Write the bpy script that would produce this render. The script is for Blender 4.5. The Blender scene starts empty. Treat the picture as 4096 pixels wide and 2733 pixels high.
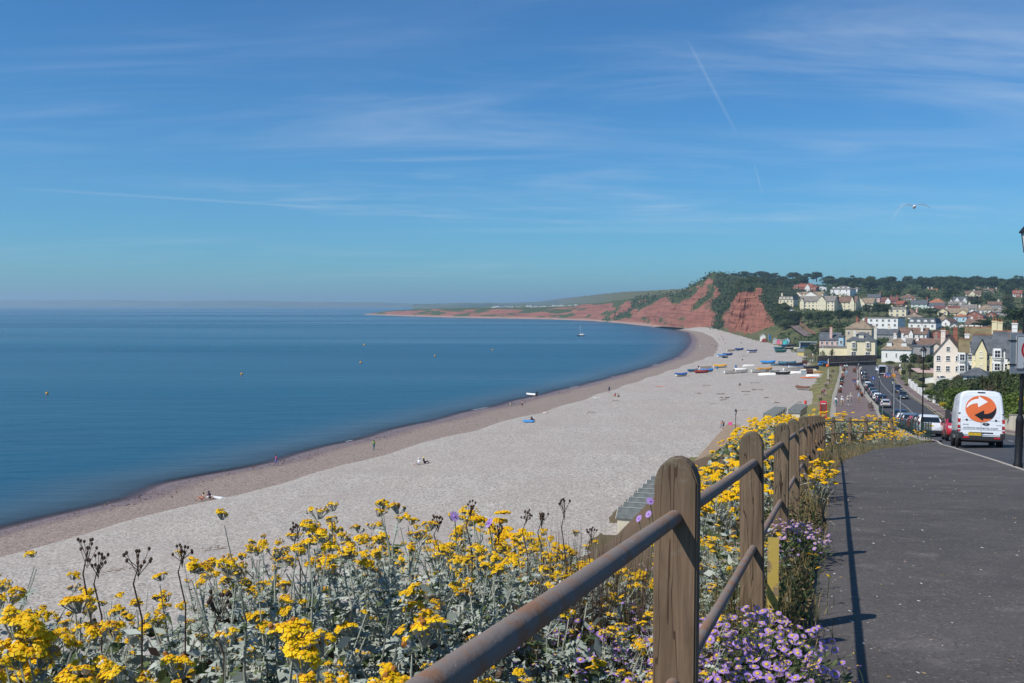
import bpy, bmesh, math, random
import numpy as np
from mathutils import Vector, Matrix, noise as mnoise
R = math.radians
random.seed(7); rng = np.random.default_rng(7)
sc = bpy.context.scene
COL = sc.collection

# ---------------------------------------------------------------- camera
F = 3800.0                      # focal length in pixels of the 4096 px wide photograph
EYE = 26.5                      # eye height above the sea
PITCH = math.atan(149.5 / F)
cd = bpy.data.cameras.new('camera'); cam = bpy.data.objects.new('camera', cd); COL.objects.link(cam)
cd.sensor_width = 36; cd.lens = 36 * F / 4096; cd.clip_start = 0.05; cd.clip_end = 60000
cam.location = (0, 0, EYE); cam.rotation_euler = (math.pi / 2 - PITCH, 0, 0)
sc.camera = cam

# ---------------------------------------------------------------- sky, sun, exposure
SUN_AZ, SUN_EL = R(30), R(50)   # light comes from behind-left, over the sea
world = bpy.data.worlds.new('World'); sc.world = world; world.use_nodes = True
wn, wl = world.node_tree.nodes, world.node_tree.links
wn.clear()
w_out = wn.new('ShaderNodeOutputWorld'); w_bg = wn.new('ShaderNodeBackground')
sky = wn.new('ShaderNodeTexSky'); sky.sky_type = 'NISHITA'; sky.sun_disc = False
sky.sun_elevation = SUN_EL
sky.sun_rotation = math.atan2(-math.cos(SUN_AZ), -math.sin(SUN_AZ))
sky.altitude = 20; sky.air_density = 1.0; sky.dust_density = 0.4; sky.ozone_density = 3.0
w_bg.inputs['Strength'].default_value = 0.082
def wnode(t, **kw):
    n = wn.new(t)
    for k, v in kw.items(): setattr(n, k, v)
    return n
def wmath(op, a, b=None, clamp=False):
    n = wn.new('ShaderNodeMath'); n.operation = op; n.use_clamp = clamp
    for i, s in enumerate((a, b)):
        if s is None: continue
        if isinstance(s, (int, float)): n.inputs[i].default_value = s
        else: wl.new(s, n.inputs[i])
    return n.outputs[0]
tc = wnode('ShaderNodeTexCoord'); sep = wnode('ShaderNodeSeparateXYZ'); wl.new(tc.outputs['Generated'], sep.inputs[0])
zz = wmath('ADD', wmath('MAXIMUM', sep.outputs[2], 0.0), 0.10)
comb = wnode('ShaderNodeCombineXYZ')
wl.new(wmath('DIVIDE', sep.outputs[0], zz), comb.inputs[0]); wl.new(wmath('DIVIDE', sep.outputs[1], zz), comb.inputs[1])
def cirrus(rot, scale, detail, lo, hi, dist):
    mp = wnode('ShaderNodeMapping'); mp.inputs['Rotation'].default_value = (0, 0, rot); mp.inputs['Scale'].default_value = scale
    wl.new(comb.outputs[0], mp.inputs[0])
    nz = wnode('ShaderNodeTexNoise'); nz.inputs['Scale'].default_value = 1; nz.inputs['Detail'].default_value = detail
    nz.inputs['Roughness'].default_value = 0.6; nz.inputs['Distortion'].default_value = dist
    wl.new(mp.outputs[0], nz.inputs['Vector'])
    mr = wnode('ShaderNodeMapRange'); mr.interpolation_type = 'SMOOTHSTEP'
    mr.inputs['From Min'].default_value = lo; mr.inputs['From Max'].default_value = hi
    wl.new(nz.outputs[0], mr.inputs[0])
    return mr.outputs[0]
c1 = cirrus(R(24), (0.42, 1.25, 1), 8, 0.40, 0.78, 1.6)
c2 = cirrus(R(12), (0.16, 0.42, 1), 5, 0.40, 0.70, 0.8)
c3 = cirrus(R(-20), (0.7, 3.0, 1), 7, 0.45, 0.85, 1.8)
cl = wmath('ADD', wmath('MULTIPLY', c1, wmath('ADD', wmath('MULTIPLY', c2, 0.40), 0.03)), wmath('MULTIPLY', wmath('MULTIPLY', c3, c2), 0.24))
def contrail(p0, p1, wid, amt):
    # a thin vapour trail along the great circle between two directions
    def d_(p):
        v = Vector(((p[0] - 2048) / F, 1, 0)) + Vector((0, 0, 1)) * ((1217 - p[1]) / F); return v.normalized()
    a, b = d_(p0), d_(p1); n = a.cross(b).normalized(); m = (a + b).normalized(); half = math.acos(max(-1, min(1, a.dot(b)))) / 2
    vd = wnode('ShaderNodeVectorMath', operation='DOT_PRODUCT'); wl.new(tc.outputs['Generated'], vd.inputs[0]); vd.inputs[1].default_value = n
    vm = wnode('ShaderNodeVectorMath', operation='DOT_PRODUCT'); wl.new(tc.outputs['Generated'], vm.inputs[0]); vm.inputs[1].default_value = m
    across = wmath('SUBTRACT', 1.0, wmath('DIVIDE', wmath('ABSOLUTE', vd.outputs['Value']), wid), True)
    along = wmath('MULTIPLY', wmath('SUBTRACT', vm.outputs['Value'], math.cos(half)), 1 / (1 - math.cos(half)), True)
    return wmath('MULTIPLY', wmath('MULTIPLY', wmath('POWER', across, 1.5), wmath('POWER', along, 0.5)), amt)
trails = [contrail((2740, 170), (2940, 540), 0.0028, 0.115), contrail((3010, 660), (3045, 780), 0.0014, 0.15),
          contrail((60, 755), (1480, 845), 0.0022, 0.15), contrail((3560, 880), (3610, 810), 0.002, 0.18)]
for t in trails: cl = wmath('ADD', cl, t)
# real cirrus thins towards the zenith-less hemisphere only through distance: fade it into the horizon haze
hz = wnode('ShaderNodeMapRange'); hz.inputs['From Min'].default_value = 0.0; hz.inputs['From Max'].default_value = 0.10
wl.new(sep.outputs[2], hz.inputs[0])
cl = wmath('MULTIPLY', cl, hz.outputs[0], True)
mixc = wnode('ShaderNodeMix', data_type='RGBA'); mixc.inputs['B'].default_value = (8.6, 9.6, 10.8, 1)
wl.new(cl, mixc.inputs['Factor']); 
tint = wnode('ShaderNodeMix', data_type='RGBA', blend_type='MULTIPLY'); tint.inputs['Factor'].default_value = 1
tint.inputs['B'].default_value = (0.43, 0.96, 1.38, 1)      # the photograph's deep, polarised blue, the same all over the dome
wl.new(sky.outputs[0], tint.inputs['A']); wl.new(tint.outputs['Result'], mixc.inputs['A'])
wl.new(mixc.outputs['Result'], w_bg.inputs['Color']); wl.new(w_bg.outputs[0], w_out.inputs[0])

sd = bpy.data.lights.new('sun', 'SUN'); sun = bpy.data.objects.new('sun', sd); COL.objects.link(sun)
sd.energy = 5.0; sd.angle = R(0.53); sd.color = (1.0, 0.95, 0.88)
LDIR = Vector((math.cos(SUN_AZ) * math.cos(SUN_EL), math.sin(SUN_AZ) * math.cos(SUN_EL), -math.sin(SUN_EL)))
sun.rotation_euler = LDIR.to_track_quat('-Z', 'Y').to_euler(); sun.location = (-100, -60, 200)
vs = sc.view_settings
vs.view_transform = 'Standard'; vs.look = 'None'; vs.exposure = 0.0; vs.gamma = 1.0; vs.use_curve_mapping = False
sc.cycles.use_denoising = True; sc.cycles.max_bounces = 6; sc.cycles.transparent_max_bounces = 12
sc.cycles.volume_bounces = 0; sc.cycles.use_fast_gi = False
sc.cycles.sample_clamp_indirect = 6

# ---------------------------------------------------------------- helpers: pixels and places
_ct, _st = math.cos(PITCH), math.sin(PITCH)
def ray(px, py):
    a = (px - 2048) / F; b = (1366.5 - py) / F
    v = Vector((a, _ct + b * _st, -_st + b * _ct)); return v / v.y
def at(px, py, d):
    r = ray(px, py); return Vector((r.x * d, d, EYE + r.z * d))
def atz(px, py, z):
    r = ray(px, py); return at(px, py, (z - EYE) / r.z)
def crop(ox, oy, s): return lambda x, y: (ox + x / s, oy + y / s)
K1 = crop(2950, 1060, 3.917); K2 = crop(3496, 1060, 3.917); K3 = crop(2600, 1330, 3.357); K4 = crop(3250, 1380, 4.612)
K5 = crop(3596, 1300, 2.8); K6 = crop(3400, 1500, 5.6); K8 = crop(1400, 1040, 1.469); KB = crop(2980, 1340, 6.912)
KC = crop(2640, 1400, 6.528); KP = crop(3200, 1400, 5.6); KS = crop(700, 1500, 1.382); KH = crop(3700, 1280, 5.934)

# ---------------------------------------------------------------- helpers: materials
MATS = {}
def mat(name, col=(0.5, 0.5, 0.5), rough=0.75, var=0.12, scale=3.0, bump=0.0, bscale=None, metal=0.0, spec=0.4, coat=0.0,
        detail=4, hue2=None, alpha=None, trans=0.0):
    if name in MATS: return MATS[name]
    m = bpy.data.materials.new(name); m.use_nodes = True; MATS[name] = m
    N, L = m.node_tree.nodes, m.node_tree.links
    b = N['Principled BSDF']
    b.inputs['Roughness'].default_value = rough; b.inputs['Metallic'].default_value = metal
    b.inputs['Specular IOR Level'].default_value = spec; b.inputs['Coat Weight'].default_value = coat
    if trans: b.inputs['Transmission Weight'].default_value = trans
    t = N.new('ShaderNodeTexCoord'); nz = N.new('ShaderNodeTexNoise')
    nz.inputs['Scale'].default_value = scale; nz.inputs['Detail'].default_value = detail; nz.inputs['Roughness'].default_value = 0.62
    L.new(t.outputs['Object'], nz.inputs['Vector'])
    mx = N.new('ShaderNodeMix'); mx.data_type = 'RGBA'
    c2 = hue2 or tuple(min(1, c * (1 + var)) for c in col); c1_ = tuple(c * (1 - var) for c in col) if not hue2 else col
    mx.inputs['A'].default_value = (*c1_, 1); mx.inputs['B'].default_value = (*c2, 1)
    mr = N.new('ShaderNodeMapRange'); mr.inputs['From Min'].default_value = 0.3; mr.inputs['From Max'].default_value = 0.7
    L.new(nz.outputs[0], mr.inputs[0]); L.new(mr.outputs[0], mx.inputs['Factor']); L.new(mx.outputs['Result'], b.inputs['Base Color'])
    if bump:
        n2 = N.new('ShaderNodeTexNoise'); n2.inputs['Scale'].default_value = bscale or scale * 6; n2.inputs['Detail'].default_value = 3
        L.new(t.outputs['Object'], n2.inputs['Vector'])
        bp = N.new('ShaderNodeBump'); bp.inputs['Strength'].default_value = bump; bp.inputs['Distance'].default_value = 0.02
        L.new(n2.outputs[0], bp.inputs['Height']); L.new(bp.outputs[0], b.inputs['Normal'])
    return m
def leafmat(name, col, col2, rough=0.6, trans=0.25, vscale=2.0, spec=0.25):
    # foliage: colour differs from leaf to leaf and tree to tree, thin leaves let some light through
    if name in MATS: return MATS[name]
    m = bpy.data.materials.new(name); m.use_nodes = True; MATS[name] = m
    N, L = m.node_tree.nodes, m.node_tree.links; b = N['Principled BSDF']; out = N['Material Output']
    b.inputs['Roughness'].default_value = rough; b.inputs['Specular IOR Level'].default_value = spec
    g = N.new('ShaderNodeNewGeometry'); oi = N.new('ShaderNodeObjectInfo')
    t = N.new('ShaderNodeTexCoord'); nz = N.new('ShaderNodeTexNoise'); nz.inputs['Scale'].default_value = vscale; nz.inputs['Detail'].default_value = 3
    L.new(t.outputs['Object'], nz.inputs['Vector'])
    def mth(op, a, bb):
        n = N.new('ShaderNodeMath'); n.operation = op
        for i, s in enumerate((a, bb)):
            if isinstance(s, (int, float)): n.inputs[i].default_value = s
            else: L.new(s, n.inputs[i])
        return n.outputs[0]
    f = mth('ADD', mth('MULTIPLY', g.outputs['Random Per Island'], 0.5), mth('ADD', mth('MULTIPLY', oi.outputs['Random'], 0.35), mth('MULTIPLY', mth('SUBTRACT', nz.outputs[0], 0.35), 0.7)))
    mx = N.new('ShaderNodeMix'); mx.data_type = 'RGBA'; mx.inputs['A'].default_value = (*col, 1); mx.inputs['B'].default_value = (*col2, 1)
    L.new(f, mx.inputs['Factor']); L.new(mx.outputs['Result'], b.inputs['Base Color'])
    tr = N.new('ShaderNodeBsdfTranslucent'); L.new(mx.outputs['Result'], tr.inputs[0])
    ms = N.new('ShaderNodeMixShader'); ms.inputs[0].default_value = trans
    L.new(b.outputs[0], ms.inputs[1]); L.new(tr.outputs[0], ms.inputs[2]); L.new(ms.outputs[0], out.inputs[0])
    return m

# ---------------------------------------------------------------- helpers: meshes and things
class MB:
    def __init__(s): s.v = []; s.f = []; s.m = []
    def add(s, vs_, fs, mat=0, M=None):
        o = len(s.v)
        s.v += [tuple(M @ Vector(p)) for p in vs_] if M is not None else [tuple(p) for p in vs_]
        s.f += [tuple(i + o for i in f) for f in fs]; s.m += [mat] * len(fs); return s
    def box(s, cx, cy, cz, sx, sy, sz, mat=0, rz=0, M=None, taper=1.0):
        x, y, z = sx / 2, sy / 2, sz / 2; t = taper
        P = [(-x, -y, -z), (x, -y, -z), (x, y, -z), (-x, y, -z), (-x * t, -y * t, z), (x * t, -y * t, z), (x * t, y * t, z), (-x * t, y * t, z)]
        T = Matrix.Translation((cx, cy, cz)) @ Matrix.Rotation(rz, 4, 'Z')
        if M is not None: T = M @ T
        return s.add(P, [(0, 3, 2, 1), (4, 5, 6, 7), (0, 1, 5, 4), (1, 2, 6, 5), (2, 3, 7, 6), (3, 0, 4, 7)], mat, T)
    def tube(s, pts, rad, n=6, mat=0, caps=True):
        pts = [Vector(p) for p in pts]; o = len(s.v); k = len(pts)
        if not hasattr(rad, '__len__'): rad = [rad] * k
        up = Vector((0, 0, 1))
        for i, p in enumerate(pts):
            d = (pts[min(i + 1, k - 1)] - pts[max(i - 1, 0)]).normalized()
            a = d.cross(up if abs(d.z) < 0.95 else Vector((1, 0, 0))).normalized(); b = d.cross(a)
            for j in range(n):
                t = 2 * math.pi * j / n
                s.v.append(tuple(p + (a * math.cos(t) + b * math.sin(t)) * rad[i]))
        for i in range(k - 1):
            for j in range(n):
                j2 = (j + 1) % n
                s.f.append((o + i * n + j, o + i * n + j2, o + (i + 1) * n + j2, o + (i + 1) * n + j)); s.m.append(mat)
        if caps:
            s.f.append(tuple(o + j for j in range(n))); s.m.append(mat)
            s.f.append(tuple(o + (k - 1) * n + j for j in reversed(range(n)))); s.m.append(mat)
        return s
    def lathe(s, prof, n=12, mat=0, M=None, caps=True):
        o = len(s.v); k = len(prof)
        for (r, z) in prof:
            for j in range(n):
                t = 2 * math.pi * j / n; p = Vector((r * math.cos(t), r * math.sin(t), z))
                s.v.append(tuple(M @ p) if M is not None else tuple(p))
        for i in range(k - 1):
            for j in range(n):
                j2 = (j + 1) % n
                s.f.append((o + i * n + j, o + i * n + j2, o + (i + 1) * n + j2, o + (i + 1) * n + j)); s.m.append(mat)
        if caps:
            s.f.append(tuple(o + j for j in reversed(range(n)))); s.m.append(mat)
            s.f.append(tuple(o + (k - 1) * n + j for j in range(n))); s.m.append(mat)
        return s
    def prism(s, poly, y0, y1, mat=0, M=None, axis='y'):
        n = len(poly)
        if axis == 'y': P = [(x, y0, z) for x, z in poly] + [(x, y1, z) for x, z in poly]
        elif axis == 'x': P = [(y0, x, z) for x, z in poly] + [(y1, x, z) for x, z in poly]
        else: P = [(x, z, y0) for x, z in poly] + [(x, z, y1) for x, z in poly]
        fs = [tuple(range(n)), tuple(reversed(range(n, 2 * n)))] + [(i, i + n, (i + 1) % n + n, (i + 1) % n) for i in range(n)]
        return s.add(P, fs, mat, M)
    def grid(s, rows, mat=0, close=False):
        o = len(s.v); n = len(rows[0])
        for r in rows: s.v += [tuple(p) for p in r]
        for i in range(len(rows) - 1):
            for j in range(n - 1 + (1 if close else 0)):
                j2 = (j + 1) % n
                s.f.append((o + i * n + j, o + i * n + j2, o + (i + 1) * n + j2, o + (i + 1) * n + j)); s.m.append(mat)
        return s
    def mesh(s, name, mats, smooth=False, fixn=True):
        me = bpy.data.meshes.new(name); me.from_pydata(s.v, [], s.f)
        for m in (mats if isinstance(mats, (list, tuple)) else [mats]): me.materials.append(m)
        if any(s.m): me.polygons.foreach_set('material_index', s.m)
        if fixn:
            bm = bmesh.new(); bm.from_mesh(me); bmesh.ops.recalc_face_normals(bm, faces=bm.faces); bm.to_mesh(me); bm.free()
        if smooth:
            me.polygons.foreach_set('use_smooth', [True] * len(me.polygons)); me.set_sharp_from_angle(angle=R(40))
        me.update(); return me
    def build(s, name, mats, parent=None, smooth=False, loc=None, rz=0, fixn=True):
        return link(name, s.mesh(name, mats, smooth, fixn), parent, loc, rz)
def link(name, me, parent=None, loc=None, rz=0, scale=None, mats=None, rot=None):
    o = bpy.data.objects.new(name, me); COL.objects.link(o)
    if parent is not None: o.parent = parent
    if loc is not None: o.location = loc
    if rot is not None: o.rotation_euler = rot
    elif rz: o.rotation_euler = (0, 0, rz)
    if scale is not None: o.scale = (scale,) * 3 if isinstance(scale, (int, float)) else scale
    if mats: setmats(o, mats)
    return o
def setmats(o, mats):
    for i, m in enumerate(mats):
        if m is None: continue
        o.material_slots[i].link = 'OBJECT'; o.material_slots[i].material = m
def tag(o, label, cat, group=None):
    o['label'] = label; o['category'] = cat
    if group: o['group'] = group
    return o
def thing(name, label, cat, loc=(0, 0, 0), rz=0, group=None, rot=None, scale=None):
    o = link(name, None, None, loc, rz, scale, rot=rot); o.empty_display_size = 0.2; return tag(o, label, cat, group)
def struct(o): o['kind'] = 'structure'; return o
def stuff(o, label=None, cat=None):
    o['kind'] = 'stuff'
    if label: o['label'] = label
    if cat: o['category'] = cat
    return o
def vattr(me, name, vals):
    a = me.attributes.new(name, 'FLOAT', 'POINT'); a.data.foreach_set('value', np.asarray(vals, dtype=np.float32).ravel())
def sstep(a, b, x):
    t = np.clip((x - a) / (b - a), 0, 1); return t * t * (3 - 2 * t)
def vnoise(x, y, k=0.0):
    # smooth array noise in about -1..1
    return (np.sin(x * 1.0 + 1.7 * np.sin(y * .73 + k) + k) * np.sin(y * 1.13 + 1.3 * np.sin(x * .61 - k)) * .6 + np.sin(x * 2.3 + y * 1.9 + 2.1 * np.sin(y * 1.3) + 2 * k) * .4)
def leaf_quads(name, lab, P, S, mats, MI, bias=(0, 0, 0), spread=1.0, cat='ground cover', aspect=.8, seed=1):
    # many small leaf faces as one object of uncountable cover
    g = np.random.default_rng(seed); n = len(P); N_ = g.normal(size=(n, 3)) * spread + np.array(bias); N_ /= np.linalg.norm(N_, axis=1)[:, None]
    T = np.cross(N_, g.normal(size=(n, 3))); T /= np.linalg.norm(T, axis=1)[:, None] + 1e-9; B = np.cross(N_, T); S = np.asarray(S)[:, None]
    V = np.stack([P - T * S * .5, P + B * S * .5 * aspect, P + T * S * .55, P - B * S * .5 * aspect], 1).reshape(-1, 3)
    me = bpy.data.meshes.new(name); me.from_pydata(V.tolist(), [], np.arange(4 * n).reshape(-1, 4).tolist())
    for m in mats: me.materials.append(m)
    me.polygons.foreach_set('material_index', np.asarray(MI, dtype=np.int32)); return stuff(link(name, me), lab, cat)
def fbm(x, y, z=0.0, o=4): return mnoise.fractal(Vector((x, y, z)), 0.9, 2.0, o)
# ================================================================ the lie of the land (sea level = 0)
_W = [(0, 1221), (183, 1172), (305, 1140), (402, 1107), (634, 1058), (817, 1010), (941, 979), (1086, 944), (1228, 910), (1352, 881),
      (1492, 843), (1560, 819), (1582, 797), (1590, 780), (1581, 763), (1550, 757), (1500, 749)]
_B = [(70, 1259), (259, 1210), (457, 1158), (692, 1099), (883, 1043), (1107, 983), (1294, 933), (1492, 867), (1577, 838), (1639, 816),
      (1647, 804), (1650, 790), (1637, 775), (1612, 763)]
def _conv(L, z): 
    P = [atz(u * 1.743, v * 1.743, z) for u, v in L]; return [p.y for p in P], [p.x for p in P]
WY, WX = _conv(_W, 0.0); BY, BX = _conv(_B, 1.5)
WY = [10] + WY + [1400]; WX = [-110] + WX + [172]
BY = [10] + BY + [1400]; BX = [-90] + BX + [178]
UY = [10, 45, 75, 88, 110, 130, 150, 165, 179, 221, 236, 257, 288, 331, 361, 393, 450, 517, 596, 650, 720, 850, 970, 1060, 1140, 1200, 1400]
UX = [-40, -12, 4, 8, 15, 22.5, 36, 47, 54.6, 70.8, 73.8, 82, 94, 103.6, 110.8, 121, 131, 141.5, 148, 156, 164, 180, 182, 184, 184, 184, 184]
xW = lambda y: np.interp(y, WY, WX)
xU = lambda y: np.interp(y, UY, UX)
xB = lambda y: np.minimum(np.maximum(np.interp(y, BY, BX), xW(y) + 3), xU(y) - 2)
_DY = [-30, 0, 16, 30, 44, 62, 80, 105, 131, 158, 180, 220, 262, 314, 360, 420]
_DV = [-1.6, 1.6, 3.31, 4.95, 6.65, 8.9, 11.0, 13.7, 15.9, 17.5, 18.6, 20.0, 20.9, 21.7, 21.9, 21.9]
def zr(y):
    y = np.asarray(y, dtype=float); h = np.clip(np.abs(y) * 0.06, 0.5, 9)
    return EYE - (np.interp(y - h, _DY, _DV) + np.interp(y, _DY, _DV) + np.interp(y + h, _DY, _DV)) / 3
zback = lambda y: np.interp(y, [300, 345, 420, 500, 600, 660, 720, 830, 900, 1000, 1150, 1400, 2500, 6000], [4.8, 5.5, 7.5, 12, 18.6, 23, 27.3, 33.5, 37.2, 42.5, 47, 50, 58, 60])
xE = lambda y: np.interp(y, [-30, 3.26, 41, 44, 54.5, 60, 80, 105, 118, 126, 137, 200, 300, 345, 420], [-10.8, 0.568, 13.5, 14.9, 22.0, 25.3, 33.0, 40.9, 42.5, 43.2, 45.9, 67.5, 103.5, 119, 144])
RLY = [-30, 0, 24.8, 48.5, 57, 68, 80, 104, 131, 165, 196, 250, 307, 330]
RLX = [-6.7, 4.3, 13.4, 22.1, 25.7, 29.8, 33.9, 42.4, 51.7, 63.9, 74.0, 92.0, 112.6, 122]
xRL = lambda y: np.interp(y, RLY, RLX)
xRR = lambda y: xRL(y) + np.interp(y, [0, 60, 141, 262, 330], [8.6, 8.6, 8.6, 9.8, 11])
def beach(x, y):
    a, b, c = xW(y), xB(y), xU(y)
    z = np.where(x < a, (x - a) * 0.13,
        np.where(x < b, 1.25 * np.clip((x - a) / np.maximum(b - a, .1), 0, 1),
                 1.62 + 3.3 * np.clip((x - b) / np.maximum(c - b, .1), 0, 1) ** 0.8))
    st = np.clip((x - b) / 1.2, -1, 0) + 1
    z = np.where((x >= a) & (x < b), z + 0.37 * np.clip(st, 0, 1) ** 2, z)
    return z
def land(x, y):
    e = (xE(y) - x) * 0.94; zU = 4.95
    rr = zr(y)
    right = rr + 0.16 * np.clip(x - xRR(y) - 3, 0, 34)
    ws = np.interp(y, [0, 6, 60, 110], [3.4, 2.6, 2.0, 1.0]); sl = np.interp(y, [0, 60, 90, 120], [0.95, 0.95, 0.8, 0.6])
    bank = rr - 0.14 * np.clip(e, 0, ws) - sl * np.clip(e - ws, 0, 99)
    bank = bank + 0.42 * sstep(.35, 1.3, e) * (1 - sstep(4.2, 7.0, y)) * (1 - sstep(3.2, 4.6, e))
    bank = bank + 0.80 * sstep(.3, 1.3, e) * (1 - sstep(2.4, 4.0, e)) * sstep(13, 21, y) * (1 - sstep(58, 68, y))
    eU = np.maximum((xE(y) - xU(y)) * 0.94, 0.5)
    lin = rr + (zU - rr) * sstep(0.0, 1.0, np.clip((e - 0.8) / np.maximum(eU - 0.8, .3), 0, 1))
    k = sstep(115, 150, y)
    left = np.maximum(bank, zU) * (1 - k) + lin * k
    near = np.where(e > 0, left, right)
    far = np.minimum(zback(y), 4.9 + np.interp(y, [300, 420, 560, 640], [0.02, 0.06, 0.35, 0.62]) * np.clip(x - xU(y) - 3, 0, 999))
    t = sstep(325, 365, y)
    return near * (1 - t) + far * t
def Z(x, y):
    x = np.asarray(x, dtype=float); y = np.asarray(y, dtype=float)
    return np.where(x < xU(y), beach(x, y), land(x, y))
def hit(px, py, dmin=20, dmax=2500):
    r = ray(px, py); d = np.geomspace(dmin, dmax, 1500)
    g = EYE + r.z * d - Z(r.x * d, d)
    i = np.argmax(g < 0)
    if g[i] >= 0: i = len(d) - 1
    a, b = d[max(i - 1, 0)], d[i]
    for _ in range(25):
        m = (a + b) / 2
        if EYE + r.z * m - float(Z(r.x * m, m)) < 0: b = m
        else: a = m
    return Vector((r.x * b, b, float(Z(r.x * b, b))))
def gz(x, y): return float(Z(x, y))

# ---------------------------------------------------------------- surface materials
def surf(name, build, rough=0.85, spec=0.3):
    m = bpy.data.materials.new(name); m.use_nodes = True; N, L = m.node_tree.nodes, m.node_tree.links
    b = N['Principled BSDF']; b.inputs['Roughness'].default_value = rough; b.inputs['Specular IOR Level'].default_value = spec
    pos = N.new('ShaderNodeNewGeometry').outputs['Position']
    class G:
        def noise(s, scale, detail=4, rough=0.6, vec=None, dist=0):
            n = N.new('ShaderNodeTexNoise'); n.inputs['Scale'].default_value = scale; n.inputs['Detail'].default_value = detail
            n.inputs['Roughness'].default_value = rough; n.inputs['Distortion'].default_value = dist; L.new(vec or pos, n.inputs['Vector']); return n.outputs[0]
        def voro(s, scale, out='Color', vec=None, feat='F1'):
            n = N.new('ShaderNodeTexVoronoi'); n.feature = feat; n.inputs['Scale'].default_value = scale; L.new(vec or pos, n.inputs['Vector']); return n.outputs[out]
        def ramp(s, x, lo, hi, sm=True):
            n = N.new('ShaderNodeMapRange'); n.inputs['From Min'].default_value = lo; n.inputs['From Max'].default_value = hi
            if sm: n.interpolation_type = 'SMOOTHSTEP'
            L.new(x, n.inputs[0]); return n.outputs[0]
        def math(s, op, a, bb=0.0):
            n = N.new('ShaderNodeMath'); n.operation = op
            for i, q in enumerate((a, bb)):
                if isinstance(q, (int, float)): n.inputs[i].default_value = q
                else: L.new(q, n.inputs[i])
            return n.outputs[0]
        def mix(s, f, a, bb, blend='MIX'):
            n = N.new('ShaderNodeMix'); n.data_type = 'RGBA'; n.blend_type = blend
            for k, q in (('Factor', f), ('A', a), ('B', bb)):
                if isinstance(q, (int, float)): n.inputs[k].default_value = q
                elif isinstance(q, tuple): n.inputs[k].default_value = (*q, 1)
                else: L.new(q, n.inputs[k])
            return n.outputs['Result']
        def gray(s, c):
            n = N.new('ShaderNodeRGBToBW'); L.new(c, n.inputs[0]); return n.outputs[0]
        def attr(s, name):
            n = N.new('ShaderNodeAttribute'); n.attribute_name = name; return n.outputs['Fac']
        def bump(s, h, strength=0.4, dist=0.05):
            n = N.new('ShaderNodeBump'); n.inputs['Strength'].default_value = strength; n.inputs['Distance'].default_value = dist
            L.new(h, n.inputs['Height']); L.new(n.outputs[0], b.inputs['Normal'])
        def scaled(s, sx, sy, sz, rz=0):
            n = N.new('ShaderNodeMapping'); n.inputs['Scale'].default_value = (sx, sy, sz); n.inputs['Rotation'].default_value = (0, 0, rz)
            L.new(pos, n.inputs[0]); return n.outputs[0]
        def set(s, sock, v):
            if isinstance(v, (int, float)): b.inputs[sock].default_value = v
            else: L.new(v, b.inputs[sock])
    g = G(); g.N, g.L, g.b, g.pos = N, L, b, pos
    g.nrm = None
    c = build(g)
    if c is not None: L.new(c, b.inputs['Base Color'])
    return m
def _beach(g):
    s = g.attr('wet')
    p = g.gray(g.voro(5.6)); p2 = g.gray(g.voro(15.0)); big = g.noise(0.07, 5); med = g.noise(0.8, 4); rid = g.noise(1.0, 4, vec=g.scaled(.30, .04, 1, R(-22)))
    grey = g.mix(g.ramp(p, 0.12, 0.88, False), (0.165, 0.144, 0.122), (0.565, 0.53, 0.465)); grey = g.mix(g.math('MULTIPLY', g.ramp(rid, .45, .7), .30), grey, (.27, .235, .205))
    grey = g.mix(g.math('MULTIPLY', p2, 0.5), grey, (0.36, 0.30, 0.265))
    grey = g.mix(g.math('MULTIPLY', g.ramp(big, 0.42, 0.68), 0.35), grey, (0.33, 0.265, 0.225))
    grey = g.mix(g.math('MULTIPLY', g.ramp(med, 0.55, 0.75), 0.22), grey, (0.24, 0.20, 0.175))
    brown = g.mix(g.ramp(p, 0.1, 0.9, False), (0.10, 0.072, 0.056), (0.36, 0.28, 0.225))
    brown = g.mix(g.math('MULTIPLY', g.ramp(p2, 0.5, 0.9), 0.35), brown, (0.42, 0.37, 0.34))
    dark = g.mix(g.ramp(p, 0.2, 0.8, False), (0.12, 0.075, 0.060), (0.26, 0.17, 0.135))
    c = g.mix(g.ramp(g.math('ADD', s, g.math('MULTIPLY', med, 0.12)), 0.52, 0.60), brown, grey)
    c = g.mix(g.ramp(g.math('ADD', s, g.math('MULTIPLY', med, 0.10)), 0.10, 0.24), dark, c)
    line = g.attr('step'); c = g.mix(g.math('MULTIPLY', line, 0.45), c, (0.10, 0.07, 0.06))
    g.bump(g.math('ADD', p, g.math('MULTIPLY', med, 2.0)), 0.5, 0.06)
    rg = g.ramp(s, 0.05, 0.2); g.set('Roughness', g.math('ADD', g.math('MULTIPLY', rg, 0.5), 0.38))
    return c
M_beach = surf('beach shingle', _beach)
def _land(g):
    n1 = g.noise(0.15, 5); n2 = g.noise(1.3, 5); n3 = g.noise(9.0, 3)
    c = g.mix(g.ramp(n1, 0.35, 0.65), (0.055, 0.075, 0.022), (0.12, 0.105, 0.04))
    c = g.mix(g.math('MULTIPLY', g.ramp(n2, 0.5, 0.7), 0.6), c, (0.15, 0.125, 0.06))
    soil = g.mix(n3, (0.085, 0.05, 0.03), (0.17, 0.11, 0.065))
    c = g.mix(g.attr('soil'), c, soil)
    lawn = g.mix(g.ramp(g.noise(0.35, 4), 0.35, 0.65), (0.115, 0.125, 0.035), (0.24, 0.19, 0.075))
    lawn = g.mix(g.math('MULTIPLY', n3, 0.5), lawn, (0.12, 0.11, 0.035))
    c = g.mix(g.attr('lawn'), c, lawn)
    g.bump(g.math('ADD', n2, n3), 0.5, 0.05)
    return c
M_land = surf('grass and soil', _land)
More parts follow.
